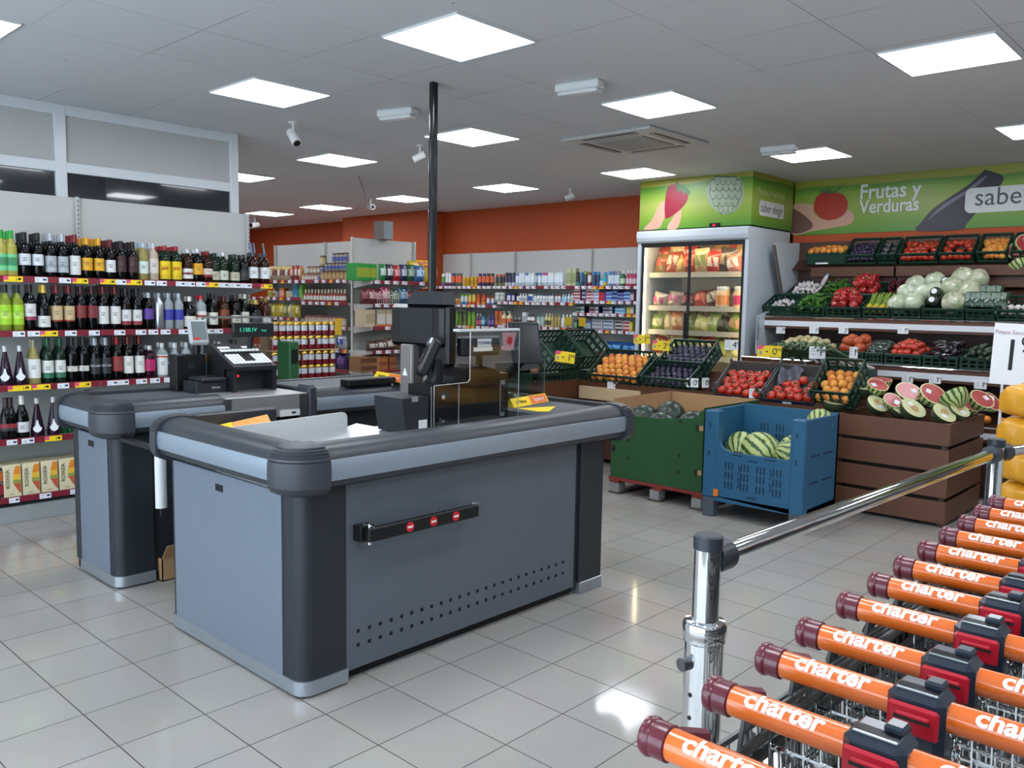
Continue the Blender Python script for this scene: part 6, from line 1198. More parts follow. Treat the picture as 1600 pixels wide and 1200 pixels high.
def crate(lab, p, w_, d, h, tilt, mt=GREENP, yaw=0, solid=False, group=None, name='produce_crate'):
    M = Matrix.Translation(p) @ Matrix.Rotation(yaw, 4, 'Z') @ BASIS @ Matrix.Rotation(tilt, 4, 'X')
    o = link(name, crate_mesh(w_, d, h, mt, solid), mw=M); tag(o, lab, 'crate', group); return M
ONE = {}
def single(key, build, name, mts, lab, cat, M, group):
    if key not in ONE: ONE[key] = build().mesh(name, mts)
    o = link(name, ONE[key], mw=M); tag(o, lab, cat, group); return o
def rnd_rot(r): return Matrix.Rotation(r.uniform(-.5, .5), 4, 'X') @ Matrix.Rotation(r.uniform(-.5, .5), 4, 'Y') @ Matrix.Rotation(r.uniform(0, 6.28), 4, 'Z')
def fruit_mat(name, c1, c2, rough=.45, sc=3, lo=.4, hi=.62, coat=0):
    m = bpy.data.materials.new(name); m.use_nodes = True; nt = m.node_tree; b = nt.nodes['Principled BSDF']; L = nt.links.new
    tc = nt.nodes.new('ShaderNodeTexCoord'); oi = nt.nodes.new('ShaderNodeObjectInfo'); nz = nt.nodes.new('ShaderNodeTexNoise'); nz.noise_dimensions = '4D'; nz.inputs['Scale'].default_value = sc/.07; nz.inputs['Detail'].default_value = 2
    mu = nt.nodes.new('ShaderNodeMath'); mu.operation = 'MULTIPLY'; mu.inputs[1].default_value = 40; L(oi.outputs['Random'], mu.inputs[0]); L(mu.outputs[0], nz.inputs['W']); L(tc.outputs['Object'], nz.inputs['Vector'])
    nz.inputs['Scale'].default_value = sc*4
    mr = nt.nodes.new('ShaderNodeMapRange'); mr.inputs[1].default_value = lo; mr.inputs[2].default_value = hi; L(nz.outputs['Fac'], mr.inputs[0])
    mx = nt.nodes.new('ShaderNodeMix'); mx.data_type = 'RGBA'; mx.inputs[6].default_value = lin(c1); mx.inputs[7].default_value = lin(c2); L(mr.outputs[0], mx.inputs[0]); L(mx.outputs[2], b.inputs['Base Color'])
    b.inputs['Roughness'].default_value = rough
    if coat: b.inputs['Coat Weight'].default_value = coat
    return m
PEACH = fruit_mat('peach_skin', '#df9a3e', '#c25a2a', .55, 3, .46, .68); PLUM = fruit_mat('plum_skin', '#22202f', '#3a3450', .4, 4); TOM = fruit_mat('tomato_skin', '#b8281a', '#c83c22', .18, 2, coat=.4); STEM = mat('green_stem', '#41512a', .6)
def round_fruit(r, dim=.12):
    def b():
        mb = MB(); pr = []
        for k in range(11):
            a = PI*k/10; z = -math.cos(a)*r*.94; q = math.sin(a)*r; 
            if k >= 9: z -= r*dim*(k-8)/2
            pr.append((max(q, 0), z))
        return mb.lathe(pr, 16)
    return b
def tomato_b(r):
    def b():
        mb = round_fruit(r, .1)()
        for i in range(5): a = 2*PI*i/5; mb.tube([(0, 0, r*.84), (r*.3*math.cos(a), r*.3*math.sin(a), r*.92), (r*.6*math.cos(a), r*.6*math.sin(a), r*.8)], r*.05, 4, 1)
        mb.tube([(0, 0, r*.84), (.1*r, 0, r*1.15)], r*.07, 5, 1); return mb
    return b
def fill(M, w_, d, z0, r, rows, cols, kind, where, seed, drop=0, stag=True, jit=.12, mound=0.0, squash=1, skip=()):
    """fruit laid out in rows over a crate floor, one object each"""
    rr = random.Random(seed)
    nm, mesh_b, mts, cat, adj = kind
    for j in range(rows):
        n_ = cols - (1 if stag and j % 2 else 0)
        for i in range(n_):
            if rr.random() < drop or (j, i) in skip: continue
            u = (i + .5 + (.5 if stag and j % 2 else 0))/cols; x = -w_/2 + w_*u; y = d*(j+.5)/rows
            z = z0 + mound*math.sin(PI*u)*math.sin(PI*(j+.5)/rows) + rr.uniform(0, jit)*r
            P = M @ Matrix.Translation((x + rr.uniform(-1, 1)*jit*r, y + rr.uniform(-1, 1)*jit*r, z)) @ rnd_rot(rr)
            single((nm, r), mesh_b(r) if nm == 'tomato' else round_fruit(r), nm, mts, '%s, %s row from front, %s from left, %s' % (adj, ORD[j], ORD[i], where), cat, P, cat + ' in the ' + where)
K_PEACH = ('peach', None, [PEACH], 'peach', 'orange peach'); K_PLUM = ('plum', None, [PLUM], 'plum', 'dark plum'); K_TOM = ('tomato', tomato_b, [TOM, STEM], 'tomato', 'red tomato')
# ---- fruit island
isl = thing('fruit_island', 'brown board fruit island carrying tilted crates of peaches, plums and tomatoes', 'display stand', (6.0, -.3, 0)); s7 = Sub(isl)
mb = MB().box((5.75, -1.62, .05), (6.55, 1.08, .72)); s7.obj(mb, 'body', BRD)
mb = MB().box((5.735, -1.64, .69), (5.755, 1.085, .845)).box((5.755, -1.62, .72), (6.55, 1.08, .735)); s7.obj(mb, 'front_board', BROWN)
mb = MB().box((4.95, 1.07, .68), (5.735, 1.085, .85)).box((4.95, 1.085, .05), (6.55, 1.9, .72)); s7.obj(mb, 'left_wing', BROWN)
mb = MB().box((6.56, -1.64, .05), (6.58, 1.9, .87)); s7.obj(mb, 'rear_board', BROWN)
mb = MB(); mb.prism([(5.95, .735), (6.5, .735), (6.2, 1.0), (6.15, 1.0)], fr((0, 1.05, 0), (1, 0, 0), (0, 0, 1)), 2.65); s7.obj(mb, 'sloped_support', BRD)
TL = .66
M1 = crate('green crate tilted forward and filled with orange peaches, next to the checkout', (5.76, .63, .8), .62, .41, .16, TL)
fill(M1, .575, .37, .1, .0385, 6, 7, K_PEACH, 'crate by the checkout', 11, mound=.03)
M2 = crate('front green crate of dark plums beside the peaches', (5.76, .02, .8), .55, .36, .17, TL - .12)
fill(M2, .5, .32, .09, .029, 6, 8, K_PLUM, 'front plum crate', 12, mound=.02)
M3 = crate('rear green crate of dark plums standing higher behind the first', (5.98, -.02, .96), .5, .36, .17, TL - .05)
fill(M3, .46, .32, .1, .029, 6, 7, K_PLUM, 'rear plum crate', 13, mound=.03)
TRAY = mat('navy_tray', '#1c2440', .45); TRAYG = mat('tray_card', '#5c5a58', .7)
def tray(lab, p, w_, d, h, tilt):
    M = Matrix.Translation(p) @ BASIS @ Matrix.Rotation(tilt, 4, 'X'); t = thing('tomato_tray', lab, 'tray'); t.matrix_basis = M
    MB().box((-w_/2, 0, 0), (w_/2, d, .01)).box((-w_/2, d-.008, 0), (w_/2, d, h)).box((-w_/2, 0, 0), (-w_/2+.008, d, h*.8)).box((w_/2-.008, 0, 0), (w_/2, d, h*.8)).obj('tray_body', TRAYG, t)
    MB().box((-w_/2, -.008, 0), (w_/2, 0, .045)).box((-w_/2-.004, 0, h*.55), (-w_/2, d, h*.8)).box((w_/2, 0, h*.55), (w_/2+.004, d, h*.8)).obj('navy_edge', TRAY, t)
    MB().box((-.05, -.0095, .01), (.03, -.008, .035)).obj('white_sticker', PAPER, t)
    for x in (-1, 1):
        for y in (.02, d-.02): MB().prism([(-.02, 0), (.02, 0), (.012, .06), (-.012, .06)], fr((x*(w_/2-.03), y, h*.8), (1, 0, 0), (0, 0, 1)), .006).obj('corner_lug', TRAYG, t)
    return M
M4 = tray('left cardboard tray of red vine tomatoes with navy edges', (5.75, -.73, .8), .47, .4, .13, .6)
fill(M4, .42, .33, .055, .042, 5, 5, K_TOM, 'left tomato tray', 14, mound=.02, jit=.25)
M5 = tray('right cardboard tray of red vine tomatoes with a grey liner', (5.75, -1.21, .8), .46, .4, .13, .6)
fill(M5, .42, .33, .055, .042, 4, 5, K_TOM, 'right tomato tray', 15, drop=.12, jit=.3, skip=((3, 0), (3, 1), (3, 3), (2, 3)))
mb = MB(); mb.grid(lambda u, v: (-.19 + .2*u, .2 + .17*v, .03 + .09*v + .03*math.sin(7*u + 3*v)), 8, 6); o = mb.obj('tray_liner', mat('grey_liner', '#4c4f5a', .35)); o.matrix_basis = M5; tag(o, 'crumpled grey liner at the back of the right tomato tray', 'liner')
M6 = crate('green crate tilted forward with orange peaches, next to the cut melons', (5.76, -1.6, .8), .34, .41, .2, TL + .06)
fill(M6, .3, .35, .085, .0385, 5, 4, K_PEACH, 'crate by the cut melons', 16, mound=.03, drop=.05)
# left wing: dark crates, nearly empty
crate('low dark green crate at the left end of the island', (5.03, 1.32, .735), .4, .9, .2, 0, yaw=0, solid=True)
for i, (x, y) in enumerate(((5.45, 1.12), (5.97, 1.12))):
    Mx = Matrix.Translation((x, y, .95 + .0*i)) @ Matrix.Rotation(.75, 4, 'X'); o = link('produce_crate', crate_mesh(.5, .4, .2, GREENP), mw=Mx); tag(o, ('left', 'right')[i] + ' one of two nearly empty tilted green crates behind the touch monitor', 'crate')
POT = mat('pale_potato', '#b98a6c', .6, var=.2, scale=30)
for i in range(6):
    q = Vector((5.1 + .07*i, 1.16 + .04*(i % 3), .955)) if i < 3 else Vector((5.85 + .09*(i-3), 1.42, 1.2))
    single(('potato',), lambda: MB().ball((0, 0, 0), .034, 12, 8, sq=(1.3, .9, .8)), 'potato', [POT], 'small pinkish potato, %s from left among the nearly empty crates' % ORD[i], 'potato', Matrix.Translation(q) @ rnd_rot(random.Random(i)), 'potatoes in the dark crates')
# price stands on the island
def stand(lab, px_, py_, X, v, c, yellow=True, wd=.17, h=.095, zfoot=.85, yaw=0, lean=0):
    p = at(px_, py_, 0, X); t = thing('price_stand', lab, 'price card', (p.x, p.y, zfoot)); t.rotation_euler = (0, 0, yaw); z = p.z - zfoot
    R = Vector((.45, -1, lean)); tagp(t, (0, 0, z), wd, h, v, c, yellow, right=R, up=(0, 0, 1))
    MB().cyl((.004, 0, 0), (.004, 0, z-h*.35), .006, 6).box((-.004, -.02, z-h*.62), (.012, .02, z-h*.36), c=.003).lathe([(.022, 0), (.022, .012), (.008, .018)], 12).obj('clear_foot', CLEAR, t)
stand('yellow price card over the dark crates at the left end of the island', 883, 558, 5.25, '1', '99', zfoot=.95, lean=-.12, wd=.2, h=.11)
stand('yellow price card behind the peaches, left of the fridge doors', 1003, 530, 6.06, '1', '99', zfoot=1.05, lean=.02)
stand('yellow price card behind the plums, in front of the fridge', 1033, 540, 5.95, '2', '29', zfoot=1.0, lean=-.06)
stand('yellow price card behind the tomato trays', 1202, 549, 6.1, '0', '99', zfoot=1.0, wd=.215, h=.105)
stand('white price card below the peach crate by the checkout', 957, 602, 5.725, '0', '99', False, .105, .075, .72)
stand('white price card below the front plum crate', 1082, 598, 5.725, '0', '99', False, .11, .085, .72)
stand('white price card turned sideways between plums and tomatoes', 1102, 598, 5.72, '0', '89', False, .075, .09, .72, yaw=.7)
stand('white price card above the blue watermelon bin', 1181, 615, 5.725, '0', '79', False, .115, .085, .72)
stand('white price card behind the rear plum crate, against the fridge', 1143, 539, 6.3, '4', '99', False, .13, .1, 1.05)
stand('white price card in front of the leeks', 1277, 551, 6.3, '1', '29', False, .14, .11, 1.05)
stand('white price card turned aside behind the melon side peach crate', 1334, 551, 6.25, '1', '49', False, .09, .1, 1.05, yaw=-.8)
# ---- green melon bin on its pallet
bn = thing('melon_bin', 'green cardboard melon bin with cut-down front standing on a red pallet', 'bin', (4.72, -.53, .148)); s8 = Sub(bn)
GB = mat('green_bin_print', '#214f29', .55, var=.06, scale=5); x0, x1, ya_, yb_ = 4.72, 5.66, -.09, -.985
mb = MB(); mb.prism([(-ya_, .15), (-yb_, .15), (-yb_, .815), (.95, .805), (.93, .75), (.86, .735), (.52, .7), (.1, .7), (-ya_, .72)], fr((x0, 0, 0), (0, -1, 0), (0, 0, 1)), .008); s8.obj(mb, 'front_wall', GB)
mb = MB().box((x0, yb_, .15), (x1, yb_+.008, .83)); s8.obj(mb, 'right_wall', GB)
mb = MB().box((x0, ya_-.008, .15), (x1, ya_, .83)).box((x1-.008, yb_, .15), (x1, ya_, .83)).box((x0+.01, yb_+.008, .15), (x1-.01, yb_+.014, .8)); s8.obj(mb, 'inner_wall', CARD)
mb = MB().box((x0, yb_, .15), (x1, ya_, .16)); s8.obj(mb, 'floor_sheet', CARD)
mb = MB()
for y, z in ((-.27, .48), (-.27, .33), (-.77, .7), (-.77, .42), (-.77, .28)): mb.cyl((x0-.0095, y, z), (x0-.007, y, z), .014, 10)
for z in (.66, .3): mb.box((x0-.009, -.915, z-.02), (x0-.007, -.95, z+.03))
mb.box((x0-.009, -.1, .37), (x0-.007, -.135, .42)); s8.obj(mb, 'punched_hole', INK)
mb = MB()
for z in (.66, .3): mb.box((x0-.0095, -.945, z-.015), (x0-.0085, -.982, z+.025))
s8.obj(mb, 'cardboard_tab', CARD)
pl = thing('pallet', 'red wooden pallet with grey blocks under the green melon bin', 'pallet', (4.7, -.53, 0)); s9 = Sub(pl); RW = mat('red_pallet_wood', '#7c2a26', .7, var=.15, scale=12); GW = mat('grey_pallet_block', '#8c8f90', .7, var=.12, scale=14)
for x in (4.71, 5.2, 5.6): mb = MB().box((x, -1.0, .118), (x+.1, -.07, .146), c=.003); s9.obj(mb, 'top_board', RW)
for y in (-1.0, -.62, -.18): mb = MB().box((4.71, y, .096), (5.7, y+.1, .118), c=.003); s9.obj(mb, 'stringer', RW)
for x in (4.715, 5.2, 5.58):
    for y in (-.985, -.585, -.175): mb = MB().box((x, y, .016), (x+.1, y+.09, .096), c=.003); s9.obj(mb, 'block', GW)
for y in (-1.0, -.6, -.19): mb = MB().box((4.71, y, 0), (5.7, y+.12, .016), c=.003); s9.obj(mb, 'bottom_board', mat('dark_pallet_wood', '#4a4440', .8, var=.15))
def melon_mat(name, c1, c2, stripes):
    m = bpy.data.materials.new(name); m.use_nodes = True; nt = m.node_tree; b = nt.nodes['Principled BSDF']; L = nt.links.new
    tc = nt.nodes.new('ShaderNodeTexCoord'); sx = nt.nodes.new('ShaderNodeSeparateXYZ'); L(tc.outputs['Object'], sx.inputs[0])
    an = nt.nodes.new('ShaderNodeMath'); an.operation = 'ARCTAN2'; L(sx.outputs[1], an.inputs[0]); L(sx.outputs[0], an.inputs[1])
    nz = nt.nodes.new('ShaderNodeTexNoise'); nz.inputs['Scale'].default_value = 24; nz.inputs['Detail'].default_value = 4; L(tc.outputs['Object'], nz.inputs['Vector'])
    ma = nt.nodes.new('ShaderNodeMath'); ma.operation = 'MULTIPLY_ADD'; ma.inputs[1].default_value = stripes; L(an.outputs[0], ma.inputs[0])
    ns = nt.nodes.new('ShaderNodeMath'); ns.operation = 'MULTIPLY'; ns.inputs[1].default_value = 4.5; L(nz.outputs['Fac'], ns.inputs[0]); L(ns.outputs[0], ma.inputs[2])
    sn = nt.nodes.new('ShaderNodeMath'); sn.operation = 'SINE'; L(ma.outputs[0], sn.inputs[0])
    mr = nt.nodes.new('ShaderNodeMapRange'); mr.inputs[1].default_value = .1; mr.inputs[2].default_value = .6; L(sn.outputs[0], mr.inputs[0])
    mx = nt.nodes.new('ShaderNodeMix'); mx.data_type = 'RGBA'; mx.inputs[6].default_value = lin(c1); mx.inputs[7].default_value = lin(c2); L(mr.outputs[0], mx.inputs[0]); L(mx.outputs[2], b.inputs['Base Color']); b.inputs['Roughness'].default_value = .35
    return m
WM = melon_mat('striped_watermelon', '#b4bf7a', '#2f5426', 14); WMD = melon_mat('dark_watermelon', '#2c3f33', '#1c2b24', 7); PIEL = mat('mottled_melon_rind', '#3c4630', .5, var=.5, scale=120)
def wmel(r): return lambda: MB().ball((0, 0, 0), r, 20, 14, sq=(1, 1, 1.12))
for i, (y, x, z, r) in enumerate(((-.25, 4.95, .64, .13), (-.42, 5.12, .67, .135), (-.5, 4.88, .61, .125), (-.76, 4.95, .64, .125), (-.72, 5.3, .6, .13))):
    single(('dark_melon', r), wmel(r), 'watermelon', [WMD], ('dark watermelon in the green bin, leftmost', 'large dark watermelon in the middle of the green bin', 'dark watermelon at the front of the green bin', 'dark watermelon at the right of the green bin', 'dark watermelon at the rear of the green bin')[i], 'watermelon', Matrix.Translation((x, y, z)) @ Matrix.Rotation(1.1 + i, 4, 'Z') @ Matrix.Rotation(1.2, 4, 'X'), 'dark watermelons')
tag(MB().box((5.3, -.92, .165), (5.5, -.2, .45)).obj('bin_filler', CARD), 'cardboard filler under the dark watermelons in the green bin', 'cardboard')
tag(MB().box((4.75, -.9, .162), (5.2, -.15, .48)).obj('bin_filler', CARD), 'flat cardboard layer the front dark watermelons rest on', 'cardboard')
p = at(932, 617, 0, 5.6); t = thing('wooden_plank', 'pale wooden plank leaning behind the far end of the near checkout', 'plank', (5.5, .5, 0))
mb = MB().box((5.7, .3, .66), (5.734, 1.06, .79), c=.003); mb.v = [tuple(Vector(v_) - t.location) for v_ in mb.v]; mb.obj('board', mat('pale_wood', '#c3ab88', .7, var=.08), t)
# ---- blue watermelon bin
bb = thing('blue_bin', 'blue plastic pallet bin with open front holding striped watermelons', 'bin', (4.62, -1.46, 0)); sA = Sub(bb)
BL = mat('blue_bin_plastic', '#285d7e', .45, var=.05, scale=6); BLD = mat('blue_bin_slot', '#0f2c48', .6); x0, x1, ya_, yb_ = 4.62, 5.22, -1.05, -1.86
mb = MB(); mb.prism([(-ya_, .17), (-yb_, .13), (-yb_, .83), (1.75, .83), (1.75, .545), (1.73, .525), (1.26, .525), (1.2, .555), (1.17, .6), (1.17, .83), (-ya_, .83)], fr((x0, 0, 0), (0, -1, 0), (0, 0, 1)), -.03); sA.obj(mb, 'front_wall', BL)
mb = MB().box((x1-.03, yb_, .13), (x1, ya_, .84)).box((x0, ya_-.03, .13), (x1, ya_, .83)).box((x0, yb_, .13), (x1, yb_+.03, .83)).box((x0, yb_, .13), (x1, ya_, .17)); sA.obj(mb, 'bin_shell', BL)
mb = MB().box((x0-.01, ya_-.115, .15), (x0+.09, ya_+.002, .835), c=.01).box((x0-.01, yb_-.002, .13), (x0+.09, yb_+.1, .835), c=.01); sA.obj(mb, 'corner_column', BL)
sl = MB(); fx = x0 - .002; bxk = x1 - .032
for gx in (1.27, 1.4, 1.53, 1.66):
    for i in range(3):
        for j in range(3): y = -(gx + .028*i - .03); z = .42 - .075*j; sl.box((fx-.001, y-.005, z-.028), (fx+.002, y+.005, z+.028)); sl.box((bxk-.001, y-.005, z+.22), (bxk+.002, y+.005, z+.28))
for gx in (1.345, 1.6):
    for z in (.4, .3): sl.tube([(fx, -gx-.012*math.sin(PI*k/6), z-.035+.07*k/6) for k in range(7)], .004, 4)
for y0_, y1_ in ((1.42, 1.5),): sl.box((fx-.001, -y1_, .475), (fx+.002, -y0_, .485)); sl.box((fx-.001, -y1_, .195), (fx+.002, -y0_, .205))
for y in (-1.33, -1.6): sl.box((x0-.003, y-.05, .53), (x0+.0, y+.03, .538)); sl.box((x0-.003, y-.04, .505), (x0+.0, y+.04, .513))
for y, z in ((-1.1, .72), (-1.8, .72), (-1.1, .5), (-1.8, .52)): sl.box((x0-.012, y-.006, z-.02), (x0-.008, y+.006, z+.02))
for z in (.35, .55): sl.box((4.72, yb_-.003, z), (4.88, yb_, z+.012)); sl.box((4.95, yb_-.003, z), (5.12, yb_, z+.012))
sA.obj(sl, 'vent_slots', BLD)
mb = MB()
for x in (x0-.005, x1-.1):
    for y in (ya_-.1, yb_): mb.box((x, y, 0), (x+.1, y+.1, .15), c=.006)
sA.obj(mb, 'foot', mat('grey_foot', '#4c5560', .6))
mb = MB().box((x0-.0125, ya_-.14, .17), (x0-.009, ya_-.1, .225)); sA.obj(mb, 'orange_sticker', mat('orange_sticker', '#e07a1c', .5))
tag(MB().box((4.7, -1.82, .172), (5.17, -1.09, .36)).obj('bin_filler', CARD), 'cardboard layer inside the blue watermelon bin', 'cardboard')
for i, (x, y, z, r, a) in enumerate(((4.86, -1.24, .53, .125, .3), (4.83, -1.42, .52, .155, 1.2), (4.84, -1.69, .51, .14, 2.0), (5.05, -1.28, .5, .13, .5), (5.05, -1.6, .52, .13, 1.0), (5.1, -1.76, .77, .1, .4))):
    
    single(('melon', r), wmel(r), 'watermelon', [WM], ('striped watermelon in the blue bin, front left', 'largest striped watermelon in the front of the blue bin', 'striped watermelon in the blue bin, front right', 'striped watermelon at the rear left of the blue bin', 'striped watermelon at the rear right of the blue bin', 'small striped watermelon topping the rear right corner of the blue bin')[i], 'watermelon', Matrix.Translation((x, y, z)) @ Matrix.Rotation(a, 4, 'Z') @ Matrix.Rotation(1.15, 4, 'Y'), 'striped watermelons')
# ---- slatted crate of cut melons
cr_ = thing('wooden_crate', 'tall brown slatted wooden crate of cut melons', 'crate', (5.58, -2.12, 0)); sB = Sub(cr_); PLK = mat('brown_plank', '#63402c', .5, var=.12, scale=7); x0, x1, ya_, yb_ = 5.58, 6.52, -1.685, -2.55
for k, z in enumerate((.03, .228, .426, .624)):
    for b_ in (((x0, yb_, z), (x0+.018, ya_, z+.168)), ((x0+.018, yb_, z), (x1, yb_+.018, z+.168)), ((x0+.018, ya_-.018, z), (x1, ya_, z+.168)), ((x1-.018, yb_+.018, z), (x1, ya_-.018, z+.168))):
        mb = MB().box(*b_, c=.002); sB.obj(mb, 'plank', PLK)
for y in (ya_-.06, yb_+.02):
    for x in (x0+.02, x1-.06): mb = MB().box((x, y, 0), (x+.04, y+.04, .79)); sB.obj(mb, 'corner_batten', BRD)
mb = MB().box((x0+.06, yb_+.06, .05), (x1-.06, ya_-.06, .6)); sB.obj(mb, 'inner_box', mat('dark_inside', '#2a1f1a', .8))
FLESH = fruit_mat('melon_flesh_red', '#a83c3c', '#b85450', .4, 2, coat=.15); RINDP = mat('pale_rind', '#c9cf9c', .4); FLG = mat('pale_melon_flesh', '#cfd0a0', .35, var=.1, scale=8); SEED = mat('melon_seed_hollow', '#b89a68', .5, var=.2, scale=60)
def half(r, kind):
    def b():
        mb = MB(); pr = [(r*math.sin(a), -r*math.cos(a)*1.1) for a in [PI/2*k/8 for k in range(9)]]; mb.lathe(pr, 20, 0, cap=False)
        ring = [(r*math.cos(2*PI*i/20), r*math.sin(2*PI*i/20), 0) for i in range(20)]
        q = .9; inn = [(x*q, y*q, .0006) for x, y, z in ring]; n_ = 20
        mb.add(ring + inn, [(i, (i+1) % n_, n_+(i+1) % n_, n_+i) for i in range(n_)], 1); mb.add(inn, [tuple(range(n_))], 2)
        if kind == 'g': mb.add([(x*.36, y*.5, .0012) for x, y, z in ring], [tuple(range(n_))], 3)
        mb.box((-.022, r*.2, .001), (.022, r*.2+.04, .002), 4)
        return mb
    return b
cuts = [('g', 1305, 622, .13, (-.25, .1, .97)), ('g', 1348, 600, .125, (-.15, .1, .98)), ('r', 1372, 596, .115, (-.6, -.3, .74)), ('r', 1377, 588, .12, (-.3, .2, .93)), ('g', 1372, 625, .12, (-.75, -.3, .6)), ('r', 1395, 620, .1, (-.8, -.4, .45)), ('r', 1420, 606, .14, (-.8, -.25, .55)), ('g', 1408, 630, .13, (-.4, -.5, .75)), ('g', 1428, 632, .135, (-.75, -.5, .45)), ('r', 1459, 610, .15, (-.7, -.5, .5)), ('rind', 1488, 612, .15, (.3, .6, .74)), ('g', 1476, 640, .125, (-.72, -.55, .42)), ('g', 1500, 634, .11, (-.1, .0, .99)), ('r', 1515, 612, .13, (-.5, -.45, .74)), ('r', 1535, 618, .13, (-.65, -.5, .56)), ('r', 1550, 622, .115, (-.55, -.75, .4)), ('r', 1440, 596, .12, (-.3, .3, .9))]
RM = {'r': WM, 'g': PIEL, 'rind': WM}
for i, (k, px_, py_, r, nrm) in enumerate(cuts):
    r = round(r*.8, 3); py_ += 5; dp = {0: 5.75, 1: 5.95, 2: 5.8, 3: 6.15, 4: 5.72, 5: 5.74, 6: 5.95, 7: 5.78, 8: 5.72, 9: 5.95, 10: 5.9, 11: 5.72, 12: 5.85, 13: 6.25, 14: 6.1, 15: 6.2, 16: 6.25}[i]
    p = at(px_, py_, 0, dp); p.z = max(p.z, .735) - (.07 if i in (13, 16) else 0); r = round(r*.92, 3); nrm = nrm if k == 'rind' else (-.3, -.58, .74) if k == 'g' and i not in (0, 1) else (nrm[0]*.6, nrm[1]*.7 - .25, nrm[2] + .25); M = Matrix.Translation(p) @ Vector(nrm).to_track_quat('Z', 'Y').to_matrix().to_4x4() @ Matrix.Rotation(i*.8, 4, 'Z')
    single(('half', k, r), half(r, k), 'melon_half', [RM[k], RINDP, FLESH if k != 'g' else FLG, SEED, PAPER], ('film wrapped cut watermelon with red flesh' if k == 'r' else 'cut watermelon showing striped rind' if k == 'rind' else 'film wrapped cut green melon with pale flesh') + ', %s from left in the crate' % ORD[i], 'cut melon', M, 'cut melons in the wooden crate')
# ---- produce on the rack
def deckM(y, row, deckn='u', w_=.36):
    if deckn == 'u':
        a = math.atan2(1.9-1.535, 8.3-7.46); x = 7.475 + (.355*row)*math.cos(a); z = 1.54 + (.355*row)*math.sin(a)
    else: a = math.atan2(.09, .75); x = 7.02; z = 1.105
    return Matrix.Translation((x, y, z)), a
def rack_crate(lab, pxa, pxb, row, deckn='u', mt=GREENP):
    X = 7.48 + .33*row if deckn == 'u' else 7.03; Yv = [at(q, 490 if deckn == 'u' else 570, 0, X).y for q in (pxa, pxb)]; w_ = round(abs(Yv[1]-Yv[0]) - .008, 3); y = sum(Yv)/2
    T_, a = deckM(y, row, deckn); M = T_ @ BASIS @ Matrix.Rotation(a, 4, 'X'); o = link('produce_crate', crate_mesh(w_, .35 if deckn == 'u' else .45, .12, mt), mw=M); tag(o, lab, 'crate', 'crates on the produce rack'); return M, w_
def heap(M, w_, d, z0, n_, build, key, name, mts, desc, cat, seed, where, layers=1, step=.04, spread=.85, orient=None, mound=.05):
    rr = random.Random(seed); cnt = 0; per = max(1, n_//layers)
    for L_ in range(layers):
        sc = spread*(1 - .25*L_); g = max(1, round(math.sqrt(per*w_/d)))
        for i in range(per):
            u = ((i % g) + .5)/g - .5; v = ((i//g) + .5)/max(1, math.ceil(per/g)) - .5
            x = u*w_*sc + rr.uniform(-.01, .01); y = d/2 + v*d*sc + rr.uniform(-.01, .01); z = z0 + step*L_ + mound*(1-(2*u)**2)*(1-(2*v)**2) + rr.uniform(0, .008)
            P = M @ Matrix.Translation((x, y, z)) @ (orient(rr) if orient else rnd_rot(rr))
            single(key, build, name, mts, '%s, piece %s of the heap, %s' % (desc, ORD[cnt], where) if False else '%s, %s of the heap counted from front left, %s' % (desc, ORD[cnt], where), cat, P, cat + ' in the ' + where); cnt += 1
WAX = fruit_mat('garlic_white', '#d6d3d0', '#c2b6b8', .5, 3); PEPG = mat('green_pepper', '#3c6a26', .25, coat=.5, var=.2, scale=20); PEPR = fruit_mat('red_pepper', '#9c1c20', '#b02a26', .2, 2, coat=.6); CAUL = fruit_mat('pale_cabbage', '#b3bf9f', '#c9d0b8', .3, 3, coat=.7); CAUW = fruit_mat('cauliflower_head', '#c6c4ae', '#9fae84', .3, 5, coat=.6); DKV = mat('dark_leaf', '#27352a', .3, var=.4, scale=40, coat=.5)
def garlic(): return MB().lathe([(0, -.02), (.018, -.018), (.026, -.004), (.022, .01), (.008, .02), (.005, .034), (0, .035)], 10)
def longpep(): return MB().tube([(0, -.07, 0), (.003, -.05, .003), (0, -.01, .006), (0, .03, .003), (.006, .06, -.003), (.012, .08, -.004)], .013, 8).tube([(.012, .08, -.004), (.016, .1, .0)], .004, 5)
def bellpep():
    def f(u, v):
        a = 2*PI*u; b = PI*v; r = .045*(1 + .13*math.cos(4*a))*math.sin(b)**.7; return (r*math.cos(a), r*math.sin(a), -.055*math.cos(b)*(1 - .15*(1-math.sin(b))))
    mb = MB().grid(f, 20, 10); return mb.tube([(0, 0, .045), (.004, 0, .075)], .006, 6, 1)
def cabbage(r=.1):
    def f(u, v):
        a = 2*PI*u; b = PI*v; q = r*(1 + .05*math.sin(5*a + 3*b) + .03*math.sin(9*a)); return (q*math.sin(b)*math.cos(a), q*math.sin(b)*math.sin(a), -q*.92*math.cos(b))
    return MB().grid(f, 22, 12)
def wrapped():  # a film-wrapped head: body, then the twisted film glints
    mb = cabbage(.1); return mb
M, w_ = rack_crate('green crate of loose garlic at the left end of the upper rack', 1192, 1240, 0); heap(M, w_, .33, .05, 12, garlic, 'garlic', 'garlic_bulb', [WAX], 'white garlic bulb', 'garlic', 1, 'front garlic crate', spread=.6)
M, w_ = rack_crate('rear green crate heaped with white garlic', 1228, 1278, 1); heap(M, w_, .33, .07, 40, garlic, 'garlic', 'garlic_bulb', [WAX], 'white garlic bulb', 'garlic', 2, 'rear garlic crate', layers=2)
